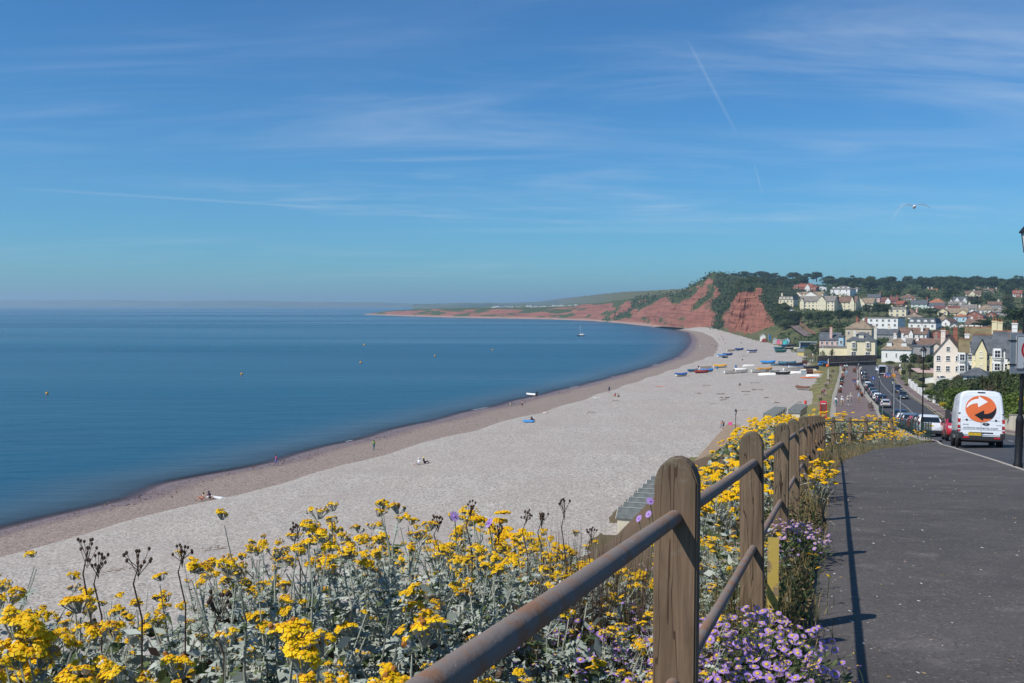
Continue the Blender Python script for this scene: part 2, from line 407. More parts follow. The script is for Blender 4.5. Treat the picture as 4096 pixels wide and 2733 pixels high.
def _asphalt(base, fleck):
    def f(g):
        n = g.noise(0.5, 5); fine = g.gray(g.voro(120.0)); mid = g.noise(6.0, 5); sp = g.voro(2.6, 'Distance'); sc2 = g.noise(40, 2)
        c = g.mix(g.ramp(n, 0.3, 0.7), tuple(b * 0.82 for b in base), tuple(b * 1.22 for b in base))
        c = g.mix(g.math('MULTIPLY', g.ramp(fine, 0.45, 0.95, False), 0.30), c, fleck)
        c = g.mix(g.math('MULTIPLY', g.ramp(mid, 0.5, 0.75), 0.35), c, tuple(b * 1.8 for b in base)); dust = g.noise(1.7, 6, .7); c = g.mix(g.math('MULTIPLY', g.ramp(dust, .5, .75), .16), c, tuple(b * 2.0 for b in fleck)); grit = g.gray(g.voro(55.0)); c = g.mix(g.math('MULTIPLY', g.math('GREATER_THAN', grit, .86), .28), c, tuple(min(1, b * 1.7) for b in fleck)); c = g.mix(g.math('MULTIPLY', g.math('LESS_THAN', grit, .2), .4), c, tuple(b * .4 for b in base))
        spots = g.math('MULTIPLY', g.math('LESS_THAN', g.math('ADD', sp, g.math('MULTIPLY', sc2, 0.05)), 0.070), g.ramp(g.gray(g.voro(2.6)), 0.40, 0.60))
        c = g.mix(g.math('MULTIPLY', spots, 0.65), c, (0.45, 0.42, 0.38))
        g.bump(fine, 0.25, 0.006)
        return c
    return f
M_path = surf('path asphalt', _asphalt((0.070, 0.062, 0.057), (0.19, 0.165, 0.145)), 0.82)
M_road = surf('road asphalt', _asphalt((0.050, 0.050, 0.053), (0.12, 0.115, 0.11)), 0.78)
M_prom = surf('promenade asphalt', _asphalt((0.150, 0.108, 0.098), (0.25, 0.20, 0.18)), 0.85)
M_kerb = mat('kerb stone', (0.36, 0.32, 0.27), 0.85, 0.25, 4, 0.3)
M_conc = mat('concrete', (0.30, 0.27, 0.225), 0.9, 0.2, 2, 0.3)
M_paint = mat('road paint', (0.62, 0.61, 0.57), 0.7, 0.25, 5)
M_ypaint = mat('yellow road paint', (0.50, 0.36, 0.12), 0.7, 0.25, 5)

# ---------------------------------------------------------------- land sheet, in rings round the view point so near ground is fine
def make_ground():
    ds = np.concatenate([np.geomspace(1.2, 130, 110), np.geomspace(134, 420, 90)[0:], np.geomspace(426, 1300, 130), np.geomspace(1340, 9000, 24)])
    an = np.tan(np.radians(np.concatenate([np.linspace(-62, -29, 14), np.linspace(-28, 31, 240), np.linspace(32, 66, 20)])))
    ds = np.concatenate([[-14, -6, -2, 0.3], ds])
    D, A = np.meshgrid(ds, an, indexing='ij')
    X = A * np.maximum(np.abs(D), 3.0); Y = D
    H = Z(X, Y)
    onbeach = X < xU(Y) - 0.2
    # sunk where a paved sheet or the shingle lies on top
    path = (Y < 59) & (X > xE(Y) + .15 + np.interp(Y, [0, 20, 29, 39, 43.5, 47, 52, 60], [.34, .40, .8, 2.1, 3.3, 2.9, 2.4, 2.0])) & (X < xRR(Y) + 2)
    road = (Y >= 59) & (Y < 345) & (X > xRL(Y) - 0.2) & (X < xRR(Y) + 2)
    prom = (Y >= 126) & (Y < 340) & (X > xE(Y) - 0.1) & (X < xRL(Y) + .1)
    H = H - np.where(path | road | prom, 0.35, 0.0) - np.where(onbeach, np.clip((xU(Y) - X) * 0.25, 0.05, 1.6), 0)
    H = np.where((X < xW(Y) - 4) & (Y < 1150), -6, H)
    H = np.where((Y >= 1150) & (X < 170), -6, H)
    H = np.where((Y > 800) & (X < xU(Y) + 60), np.minimum(H, 6 + np.clip(X - xU(Y), -40, 60) * .1), H)
    nz = vnoise(X * .35, Y * .35)
    H = H + nz * np.where((Y < 60) | (Y > 350), 0.10, 0.03) * np.clip(Y / 40, .3, 4)
    soil = sstep(60, 20, Y) * (X > xE(Y) - 3) * 0.9
    soil = np.maximum(soil, 0.6 * ((Y < 125) & (X < xE(Y))))
    lawn = ((Y > 128) & (Y < 345) & (X < xE(Y) + .5)).astype(float)
    nr, nc = X.shape; P = np.stack([X, Y, H], -1).reshape(-1, 3)
    idx = np.arange(nr * nc).reshape(nr, nc)
    Q = np.stack([idx[:-1, :-1], idx[:-1, 1:], idx[1:, 1:], idx[1:, :-1]], -1).reshape(-1, 4)
    me = bpy.data.meshes.new('ground'); me.from_pydata(P.tolist(), [], Q.tolist()); me.materials.append(M_land)
    vattr(me, 'soil', soil); vattr(me, 'lawn', lawn)
    me.polygons.foreach_set('use_smooth', [True] * len(me.polygons))
    struct(link('ground', me))
make_ground()

def make_beach():
    ys = np.concatenate([np.linspace(12, 60, 10), np.geomspace(64, 1200, 260)])
    rows, wet, step = [], [], []
    ta = np.array([-26, -12, -6, -3, -1.2, 0]); t1 = np.linspace(0.08, 0.9, 8); t3 = np.linspace(0.02, 1.03, 26)
    for y in ys:
        a, b, c = float(xW(y)), float(xB(y)), float(xU(y))
        cusp = 0.9 * math.sin(y * 0.21) + 0.6 * fbm(y * 0.05, 3.1); a += cusp * 0.8; b += cusp * 0.6
        w0 = b - a
        st = np.array([b - 1.2, b - 0.75, b - 0.4, b - 0.12, b])
        xs = np.concatenate([a + ta, a + t1 * max(w0 - 1.4, .2), st, b + (c - b) * t3])
        zs = beach(xs - cusp * .7, np.full_like(xs, y))
        nn = vnoise(xs * .5, np.full_like(xs, y) * .5, 5) * 0.07 + vnoise(xs * .11, np.full_like(xs, y) * .11, 2) * .2
        inl = (xs > b + .5); zs = zs + nn * np.where(inl, 1.0, 0.25)
        rows.append(list(zip(xs, np.full_like(xs, y), zs)))
        wt = np.where(xs < b, 0.5 * np.clip((xs - a) / max(w0, .1), -1, 1), 0.62 + (xs - b) * .01); wet.append(wt)
        step.append(np.array([1.0 if b - 0.9 < x < b - .05 else 0.0 for x in xs]) * (0.5 + 0.5 * math.sin(y * .11) ** 2))
    mb = MB().grid(rows); me = mb.mesh('beach', M_beach, fixn=False)
    me.polygons.foreach_set('use_smooth', [True] * len(me.polygons))
    vattr(me, 'wet', np.concatenate(wet)); vattr(me, 'step', np.concatenate(step)); me.flip_normals() if me.polygons[0].normal.z < 0 else None
    struct(link('beach', me))
make_beach()

# ---------------------------------------------------------------- sea
def _sea(g):
    dep = g.attr('offshore')
    far = g.noise(0.006, 4, vec=g.scaled(0.25, 1.0, 1))
    ch = g.noise(1.0, 6, vec=g.scaled(0.5, 1.1, 1, R(-25)), rough=.65); sw = g.noise(0.11, 3, vec=g.scaled(0.35, 1.2, 1, R(-28)))
    lanes = g.ramp(g.noise(0.0035, 3, vec=g.scaled(0.2, 0.9, 1)), 0.30, 0.74)
    deep = g.mix(g.ramp(far, 0.35, 0.65), (0.003, 0.056, 0.108), (0.005, 0.076, 0.128))
    c = g.mix(g.ramp(dep, 2, 30), (0.050, 0.080, 0.105), deep)
    g.set('Roughness', g.math('ADD', .17, g.math('MULTIPLY', lanes, .15))); g.b.inputs['IOR'].default_value = 1.24
    h = g.math('ADD', g.math('MULTIPLY', ch, 0.5), g.math('MULTIPLY', sw, 2.2))
    n = g.N.new('ShaderNodeBump'); n.inputs['Distance'].default_value = 0.5; g.L.new(h, n.inputs['Height'])
    g.L.new(g.math('ADD', 0.36, g.math('MULTIPLY', lanes, 0.22)), n.inputs['Strength']); g.L.new(n.outputs[0], g.b.inputs['Normal'])
    # shallow water is clear, the shingle shows through
    tr = g.N.new('ShaderNodeBsdfTransparent'); tr.inputs[0].default_value = (0.80, 0.80, 0.86, 1); ms = g.N.new('ShaderNodeMixShader')
    g.L.new(g.math('ADD', g.math('MULTIPLY', g.ramp(dep, -0.5, 4), 0.72), g.math('MULTIPLY', g.ramp(dep, 2, 12), .28)), ms.inputs[0]); g.L.new(tr.outputs[0], ms.inputs[1]); g.L.new(g.b.outputs[0], ms.inputs[2])
    g.L.new(ms.outputs[0], g.N['Material Output'].inputs[0])
    return c
M_sea = surf('sea water', _sea, 0.2, 0.20)
def make_sea():
    ys = np.concatenate([np.linspace(-400, 5, 8), np.geomspace(12, 1100, 160), np.geomspace(1150, 30000, 30)])
    off = np.array([-8, -3, -1, 0, 1, 2, 3.5, 5, 7, 10, 14, 20, 30, 50, 100, 250, 700, 2000, 6000, 20000, 40000])
    rows, dep = [], []
    for y in ys:
        a = float(xW(y)) + 0.8 * (0.9 * math.sin(y * 0.21) + 0.6 * fbm(y * 0.05, 3.1)) if y < 1100 else 400.0 + (y - 1100) * .2
        rows.append([(a - o, y, 0.0 + (0.012 if o > 0 else 0)) for o in off]); dep.append(off if y < 1000 else np.maximum(off, 60))
    me = MB().grid(rows).mesh('sea', M_sea, fixn=False)
    vattr(me, 'offshore', np.concatenate(dep))
    if me.polygons[0].normal.z < 0: me.flip_normals()
    struct(link('sea', me))
    # line of foam where small waves break
    fm = mat('foam', (0.75, 0.77, 0.78), 0.6, 0.1, 3)
    mb = MB()
    for y0, y1 in ((182, 184), (236, 244), (300, 307), (345, 350), (412, 420)):
        pts = np.linspace(y0, y1, 8); wid = [0.02, .10, .16, .08, .18, .12, .08, .02]
        edge = lambda y: float(xW(y)) + 0.8 * (0.9 * math.sin(y * 0.21) + 0.6 * fbm(y * 0.05, 3.1))
        mb.grid([[(edge(y) - .9 - w, y, .03), (edge(y) - .9 - w * .5, y, .10), (edge(y) - .9 + w * .3, y, .025)] for y, w in zip(pts, wid)])
    stuff(mb.build('foam', fm, fixn=False), 'white foam of small waves breaking at the waterline', 'foam')
make_sea()

# ---------------------------------------------------------------- paved sheets
def strip(name, ys, xl, xr, zf, m, n=5, skirt=0.3, crown=0.0):
    rows = []
    for y in ys:
        a, b = float(xl(y)), float(xr(y)); xs = np.linspace(a, b, n)
        z = [zf(x, y) + crown * (1 - (2 * i / (n - 1) - 1) ** 2) for i, x in enumerate(xs)]
        rows.append([(a, y, z[0] - skirt)] + [(x, y, q) for x, q in zip(xs, z)] + [(b, y, z[-1] - skirt)])
    me = MB().grid(rows).mesh(name, m, fixn=False)
    if me.polygons[2].normal.z < 0: me.flip_normals()
    return struct(link(name, me))
zroad = lambda x, y: float(zr(y)) - 0.02
_yn = np.concatenate([np.linspace(-12, 60, 90)])
POY, POX = [0, 20, 29, 39, 43.5, 47, 52, 60], [.34, .40, .8, 2.1, 3.3, 2.9, 2.4, 2.0]
strip('footpath', _yn, lambda y: xE(y) + 0.05 * math.sin(y * 1.7) + .05 * math.sin(y * .6) + float(np.interp(y, POY, POX)), lambda y: xRL(y) - 0.14, lambda x, y: float(zr(y)) + 0.03, M_path, 6)
strip('road', np.linspace(-12, 345, 260), lambda y: xRL(y) + 0.0, lambda y: xRR(y), lambda x, y: float(zr(y)) - 0.09, M_road, 7, 0.3, 0.06)
strip('pavement', np.linspace(-12, 345, 200), lambda y: xRR(y) + 0.16, lambda y: xRR(y) + 1.9, lambda x, y: float(zr(y)) + 0.02, M_prom, 3)
strip('promenade', np.linspace(124, 338, 120), lambda y: xE(y) + 1.0, lambda y: xRL(y) - 0.9, lambda x, y: float(zr(y)) + 0.0, M_prom, 5)
strip('promenade_edging', np.linspace(124, 338, 120), lambda y: xE(y) + 0.1, lambda y: xE(y) + 0.98, lambda x, y: float(zr(y)) + 0.05, M_conc, 3)
strip('verge', np.linspace(57.5, 330, 150), lambda y: xRL(y) - 0.88, lambda y: xRL(y) - 0.14, lambda x, y: float(zr(y)) + 0.04, M_conc, 3)
# kerbs: one stone after another
KST = MB().box(0, 0, 0, 0.125, 0.9, 0.26).mesh('kerb_stone', M_kerb)
def kerb(name, xf, y0, y1, dx, zo):
    root = struct(link(name, None)); y = y0
    while y < y1:
        k = float(xf(y + .46) - xf(y - .46)) / .92; s = math.hypot(1, k); sl = float(zr(y + .5) - zr(y - .5))
        if y < 90:
            o = link('kerb_stone', KST, root, (float(xf(y)) + dx, y, float(zr(y)) - 0.13 + zo), rot=(math.atan(sl / s), 0, -math.atan(k)))
        y += 0.915 / s
    ys = np.arange(90, y1, 3.0)
    if len(ys) > 1:
        rows = [[(float(xf(q)) + dx - .06, q, float(zr(q)) - .2), (float(xf(q)) + dx - .06, q, float(zr(q)) + zo), (float(xf(q)) + dx + .06, q, float(zr(q)) + zo), (float(xf(q)) + dx + .06, q, float(zr(q)) - .2)] for q in ys]
        stuff(MB().grid(rows).build('kerb_run', M_kerb, root))
kerb('kerb', xRL, -3, 330, -0.07, 0.035)
kerb('kerb', xRR, 16, 330, 0.08, 0.025)
# road markings: dashes down the middle, one yellow line along the far kerb
mk = struct(link('road_marking', None))
for y in np.arange(12, 330, 4.2):
    L_ = 2.0; rows = []
    for q in np.linspace(y, y + L_, 4):
        c = float(xRL(q) + (xRR(q) - xRL(q)) * .55); rows.append([(c - .06, q, float(zr(q)) - .015), (c + .06, q, float(zr(q)) - .015)])
    struct(MB().grid(rows).build('dash', M_paint, mk))
rows = [[(float(xRR(q)) - .42, q, float(zr(q)) - .062), (float(xRR(q)) - .30, q, float(zr(q)) - .065)] for q in np.arange(24, 330, 2.0)]
struct(MB().grid(rows).build('yellow_line', M_ypaint, mk))

# ---------------------------------------------------------------- red sandstone cliffs
def _cliff(g):
    sepz = g.N.new('ShaderNodeSeparateXYZ'); g.L.new(g.pos, sepz.inputs[0])
    strata = g.noise(1.0, 5, vec=g.scaled(0.015, 0.015, 0.55)); n1 = g.noise(0.05, 6); n2 = g.noise(0.35, 5)
    c = g.mix(g.ramp(strata, 0.3, 0.7), (0.175, 0.066, 0.044), (0.33, 0.138, 0.092))
    c = g.mix(g.math('MULTIPLY', g.ramp(n1, 0.4, 0.7), 0.5), c, (0.25, 0.105, 0.072))
    c = g.mix(g.math('MULTIPLY', g.ramp(n2, 0.5, 0.75), 0.45), c, (0.11, 0.042, 0.028))
    veg = g.mix(n2, (0.035, 0.055, 0.018), (0.085, 0.10, 0.035))
    v = g.attr('veg'); c = g.mix(g.ramp(g.math('ADD', v, g.math('MULTIPLY', g.math('SUBTRACT', n2, .5), 0.9)), 0.42, 0.58), c, veg)
    c = g.mix(g.math('MULTIPLY', g.ramp(sepz.outputs[2], 4.0, 1.0), .55), c, (0.42, 0.33, 0.27))
    g.bump(g.math('ADD', g.math('MULTIPLY', strata, 1.6), n2), 0.9, 1.4)
    return c
M_cliff = surf('red sandstone', _cliff, 0.95, 0.15)
CL = [((3150, 1352, 585), (3150, 1330, 592), .8), ((3112, 1350, 596), (3112, 1302, 606), .15), ((3060, 1352, 602), (3084, 1256, 628), .12), ((3012, 1350, 625), (3062, 1200, 660), .08),
      ((2978, 1344, 648), (3046, 1156, 690), .0), ((2948, 1337, 690), (2995, 1148, 715), .0), ((2920, 1329, 738), (2960, 1150, 760), .02), ((2903, 1325, 790), (2935, 1165, 850), .6),
      ((2872, 1323, 830), (2905, 1120, 960), .85), ((2840, 1320, 872), (2875, 1094, 1040), .30), ((2800, 1317, 905), (2838, 1096, 1070), .30), ((2758, 1314, 930), (2806, 1122, 1080), .28), ((2693, 1309, 985), (2758, 1148, 1110), .42),
      ((2650, 1306, 1050), (2712, 1178, 1170), .30), ((2591, 1302, 1140), (2650, 1182, 1270), .32), ((2480, 1293, 1320), (2540, 1194, 1430), .22),
      ((2353, 1284, 1510), (2430, 1209, 1620), .12), ((2203, 1279, 1640), (2290, 1225, 1740), .42), ((2080, 1276, 1720), (2120, 1233, 1810), .3),
      ((1917, 1273, 1800), (1930, 1233, 1880), .55), ((1800, 1270, 1890), (1812, 1234, 1960), .25), ((1672, 1267, 2010), (1690, 1238, 2080), .35), ((1540, 1262, 2230), (1550, 1245, 2260), .3), ((1448, 1259, 2380), (1462, 1257, 2388), .1)]
def make_cliff():
    foot = np.array([at(*c[0]) for c in CL]); top = np.array([at(*c[1]) for c in CL]); vg = np.array([c[2] for c in CL])
    foot[:, 2] = np.where(foot[:, 1] > 1120, -1.5, np.minimum(foot[:, 2], 3.2)); 
    seg = np.r_[0, np.cumsum(np.linalg.norm(np.diff(foot[:, :2], axis=0), axis=1))]
    n = 420; s = np.concatenate([np.linspace(0, seg[9], 200), np.linspace(seg[9], seg[-1], n - 199)[1:]])
    ip = lambda A: np.stack([np.interp(s, seg, A[:, k]) for k in range(3)], -1)
    f, t = ip(foot), ip(top); v0 = np.interp(s, seg, vg)
    tt = np.concatenate([np.linspace(0, 1, 44)])
    rows, veg = [], []
    for k, u in enumerate(tt):
        row, vr = [], []
        steep = u ** 0.85
        for i in range(n):
            p = f[i] * (1 - u) + t[i] * u
            zt = f[i][2] + (t[i][2] - f[i][2]) * u + (1.6 * fbm(s[i] * .035, 2.2, 5) if u > .97 else 0)
            # horizontal outward direction
            out = f[i][:2] - t[i][:2]; ln = np.linalg.norm(out); out = out / max(ln, 1e-3)
            h = t[i][2] - f[i][2]
            gul = fbm(s[i] * 0.022, u * 0.5, 1.7, 5) * 0.75 + fbm(s[i] * 0.085, u * 0.9, 4.2, 4) * 0.5 - .25 * abs(fbm(s[i] * .05, u * .4, 7.7, 3))
            led = fbm(s[i] * .01, zt * 0.22, 8.8, 3) * 0.12 + 0.10 * abs(math.sin(zt * 0.55 + 2 * fbm(s[i] * .02, 1)))
            amp = min(h * 0.34, 15) * math.sin(math.pi * min(1, u * 0.93 + 0.04)) ** 0.6
            off = (gul + led) * amp
            row.append((p[0] + out[0] * off, p[1] + out[1] * off, zt))
            va = v0[i] + (0.9 if s[i] < 330 else 1.25) * fbm(s[i] * 0.015 + u * 1.1, u * 2.6, 3.3, 4) + (0.55 if u > 0.93 else 0) + 0.35 * max(0, u - 0.75) * 4 * (0.25 if v0[i] < .1 else 1)
            if u < .3 and v0[i] < .7: va -= (.3 - u) * 1.6
            vr.append(va)
        rows.append(row); veg.append(vr)
    for back, dz, vv in ((8, .6, 1), (40, .6, 1.2), (130, -.5, 1.2), (320, -5, 1.2), (600, -24, 1)):
        r2 = []
        for i in range(n):
            d = t[i][1]; k = (d + back) / d
            sx = 0.0
            r2.append((rows[43][i][0] * k + back * .25, d + back, t[i][2] + dz * min(1, t[i][2] / 20) + 1.5 * fbm(s[i] * .02, back * .02, 6)))
        rows.append(r2); veg.append([vv - (.9 if back in (40, 130) and fbm(s[i] * .006, back * .01, 2) > .25 else 0) * 0 for i in range(n)])
    me = MB().grid(rows).mesh('cliff', M_cliff, fixn=False)
    vattr(me, 'veg', np.concatenate([np.array(q) for q in veg]))
    struct(link('cliff', me))
    return rows, veg, s
CLIFF_ROWS, CLIFF_VEG, CLIFF_S = make_cliff()

# ---------------------------------------------------------------- far hills
M_hill = surf('distant hills', lambda g: g.mix(g.ramp(g.noise(0.004, 5), 0.35, 0.65), (0.045, 0.07, 0.03), (0.13, 0.14, 0.06)), 0.95, 0.1)
def ridge(name, pts, depth, mtl, rough=1.0):
    X = np.array([p[0] for p in pts]); xs = np.linspace(X[0], X[-1], 160)
    yy = np.interp(xs, X, [p[1] for p in pts]); dd = np.interp(xs, X, [p[2] for p in pts])
    rows = [[], [], [], [], []]
    for px, py, d in zip(xs, yy, dd):
        q = at(px, py, d); zt = q.z + rough * d * 0.0006 * fbm(px * .03, d * .001)
        for k, (dy, fz) in enumerate(((-depth, -0.02), (-depth * .6, .55), (0, 1), (depth * .6, .7), (depth, -.02))):
            kk = (d + dy) / d; rows[k].append((q.x * kk, d + dy, max(zt, 1) * fz - (3 if fz < 0 else 0)))
    me = MB().grid(rows).mesh(name, mtl, fixn=False)
    me.polygons.foreach_set('use_smooth', [True] * len(me.polygons)); return struct(link(name, me))
ridge('hills', [(-900, 1206, 10500), (-300, 1202, 10500), (100, 1201, 10500), (480, 1200, 10000), (640, 1205, 10000), (900, 1203, 9500), (1080, 1204, 9300), (1180, 1207, 9300), (1500, 1209, 9000), (1750, 1216, 8600), (2100, 1222, 8200)], 900, M_hill)
ridge('hills', [(1650, 1219, 5200), (1850, 1211, 5200), (2050, 1212, 5200), (2220, 1206, 5200), (2330, 1204, 5200), (2450, 1209, 5200), (2700, 1216, 5000)], 600, M_hill)
ridge('hills', [(1880, 1240, 2350), (1960, 1226, 2350), (2080, 1221, 2350), (2200, 1223, 2400), (2300, 1214, 2450), (2420, 1214, 2400), (2560, 1216, 2300), (2700, 1222, 2200)], 220, M_hill)
# ================================================================ buildings
WALL = dict(cream=(0.74, 0.66, 0.45), white=(0.78, 0.77, 0.73), pale=(0.70, 0.66, 0.56), pink=(0.66, 0.44, 0.39), lpink=(0.75, 0.66, 0.56), yellow=(0.74, 0.65, 0.40), brick=(0.30, 0.11, 0.07),
            blue=(0.42, 0.58, 0.66), grey=(0.30, 0.29, 0.28), beige=(0.55, 0.46, 0.33), green=(0.55, 0.64, 0.56))
ROOF = dict(slate=(0.095, 0.105, 0.115), brown=(0.17, 0.105, 0.075), red=(0.26, 0.085, 0.05), grey=(0.20, 0.18, 0.155), maroon=(0.16, 0.065, 0.055), orange=(0.34, 0.14, 0.075), tan=(0.25, 0.19, 0.13), moss=(0.17, 0.135, 0.07))
def WM(k): return mat('render ' + k, WALL[k], 0.85, 0.07, 0.7, 0.15, 8)
def RM(k):
    n = 'roof ' + k
    if n in MATS: return MATS[n]
    c = ROOF[k]
    def f(g):
        tcn = g.N.new('ShaderNodeTexCoord').outputs['Object']; sx = g.N.new('ShaderNodeSeparateXYZ'); g.L.new(tcn, sx.inputs[0])
        cc = g.mix(g.ramp(g.noise(0.6, 4, vec=tcn), .3, .7), tuple(q * .75 for q in c), tuple(q * 1.3 for q in c))
        cc = g.mix(g.math('MULTIPLY', g.ramp(g.noise(4, 4, vec=tcn), .55, .8), .5), cc, (0.22, 0.17, 0.07))
        course = g.math('FRACT', g.math('MULTIPLY', sx.outputs[2], 5.0)); g.bump(course, .5, .03)
        return g.mix(g.math('MULTIPLY', g.math('LESS_THAN', course, .2), .35), cc, tuple(q * .45 for q in c))
    MATS[n] = surf(n, f, .8, .3); return MATS[n]
M_trim = mat('white paint', (0.78, 0.78, 0.76), 0.5, 0.04, 2)
M_dark = mat('black paint', (0.012, 0.012, 0.013), 0.45, 0.1, 3)
M_glass = mat('window glass', (0.016, 0.022, 0.03), 0.06, 0.2, 0.8, spec=0.8)
M_pot = mat('terracotta', (0.36, 0.13, 0.06), 0.8, 0.15, 5)
def _winmesh():
    m = MB(); t = .09
    m.box(0, 0, .5 - t / 2, 1, .1, t); m.box(0, -.03, -.5 + t / 2, 1.12, .18, t * .9); m.box(-.5 + t / 2, 0, 0, t, .1, 1 - 2 * t); m.box(.5 - t / 2, 0, 0, t, .1, 1 - 2 * t)
    m.box(0, .008, 0.02, 1 - 2 * t, .07, .055); m.box(0, .012, 0, .045, .06, 1 - 2 * t - .004)
    return m.mesh('window', M_trim)
WIN = _winmesh(); PANE = MB().box(0, .03, 0, .84, .02, .84).mesh('pane', M_glass)
DOORM = MB().box(0, 0, .5, 1, .1, 1).mesh('door', mat('door paint', (0.10, 0.13, 0.16), .5, .2, 2)); DFR = MB().box(-.55, .01, .5, .1, .13, 1).box(.55, .01, .5, .1, .13, 1).box(0, .01, 1.04, 1.2, .13, .08).mesh('door_frame', M_trim)
POT = MB().lathe([(.12, 0), (.13, .1), (.10, .2), (.11, .55), (.13, .6), (.13, .66)], 8).mesh('chimney_pot', M_pot)
BOXES = []          # picture areas of houses, so that trees are not planted over them
def window(par, x, y, z, w, h, rz=0, face='front'):
    o = link('window', WIN, par, (x, y, z), rz, (w, 1.0, h)); link('pane', PANE, o); return o
def roof_mesh(kind, W, D, eh, rh, ov=.35):
    m = MB(); x0, x1, y0, y1 = -W / 2 - ov, W / 2 + ov, -ov, D + ov; e = eh - .06
    if kind == 'gx':      # ridge parallel to the front
        t = .16; r = eh + rh
        for s in (0, 1):
            ya = y0 if s == 0 else y1; yr = D / 2; dz = rh * ov / (D / 2)
            m.add([(x0, ya, e - dz), (x1, ya, e - dz), (x1, yr, r), (x0, yr, r), (x0, ya, e - dz + t), (x1, ya, e - dz + t), (x1, yr, r + t), (x0, yr, r + t)], [(0, 1, 2, 3), (4, 5, 6, 7), (0, 1, 5, 4), (1, 2, 6, 5), (2, 3, 7, 6), (3, 0, 4, 7)])
    elif kind == 'gy':    # gable towards the viewer
        t = .16; r = eh + rh; dz = rh * ov / (W / 2)
        for s in (-1, 1):
            xa = s * (W / 2 + ov)
            m.add([(xa, y0, e - dz), (xa, y1, e - dz), (0, y1, r), (0, y0, r), (xa, y0, e - dz + t), (xa, y1, e - dz + t), (0, y1, r + t), (0, y0, r + t)], [(0, 1, 2, 3), (4, 5, 6, 7), (0, 1, 5, 4), (1, 2, 6, 5), (2, 3, 7, 6), (3, 0, 4, 7)])
    elif kind in ('hip', 'pyr'):
        k = min(D / 2, W / 2 * (.98 if kind == 'pyr' else .8)); r = eh + rh
        P = [(x0, y0, e), (x1, y0, e), (x1, y1, e), (x0, y1, e), (x0, y0, e + .14), (x1, y0, e + .14), (x1, y1, e + .14), (x0, y1, e + .14), (-W / 2 + k, D / 2, r), (W / 2 - k, D / 2, r)]
        m.add(P, [(3, 2, 1, 0), (0, 1, 5, 4), (1, 2, 6, 5), (2, 3, 7, 6), (3, 0, 4, 7), (4, 5, 9, 8), (5, 6, 9), (6, 7, 8, 9), (7, 4, 8)])
    elif kind == 'man':
        i = min(1.1, rh * .45)
        m.add([(x0 + .2, y0 + .2, e), (x1 - .2, y0 + .2, e), (x1 - .2, y1 - .2, e), (x0 + .2, y1 - .2, e), (x0 + i, y0 + i, eh + rh), (x1 - i, y0 + i, eh + rh), (x1 - i, y1 - i, eh + rh), (x0 + i, y1 - i, eh + rh)], [(3, 2, 1, 0), (4, 5, 6, 7), (0, 1, 5, 4), (1, 2, 6, 5), (2, 3, 7, 6), (3, 0, 4, 7)])
    elif kind == 'flat':
        m.box(0, D / 2, eh + rh / 2 - .02, W + .3, D + .3, max(rh, .25))
    elif kind == 'bar':
        n = 10; poly = [(-W / 2 - .2 + (W + .4) * i / n, eh + rh * math.sin(math.pi * i / n)) for i in range(n + 1)]
        m.prism(poly, -.2, D + .2)
    return m
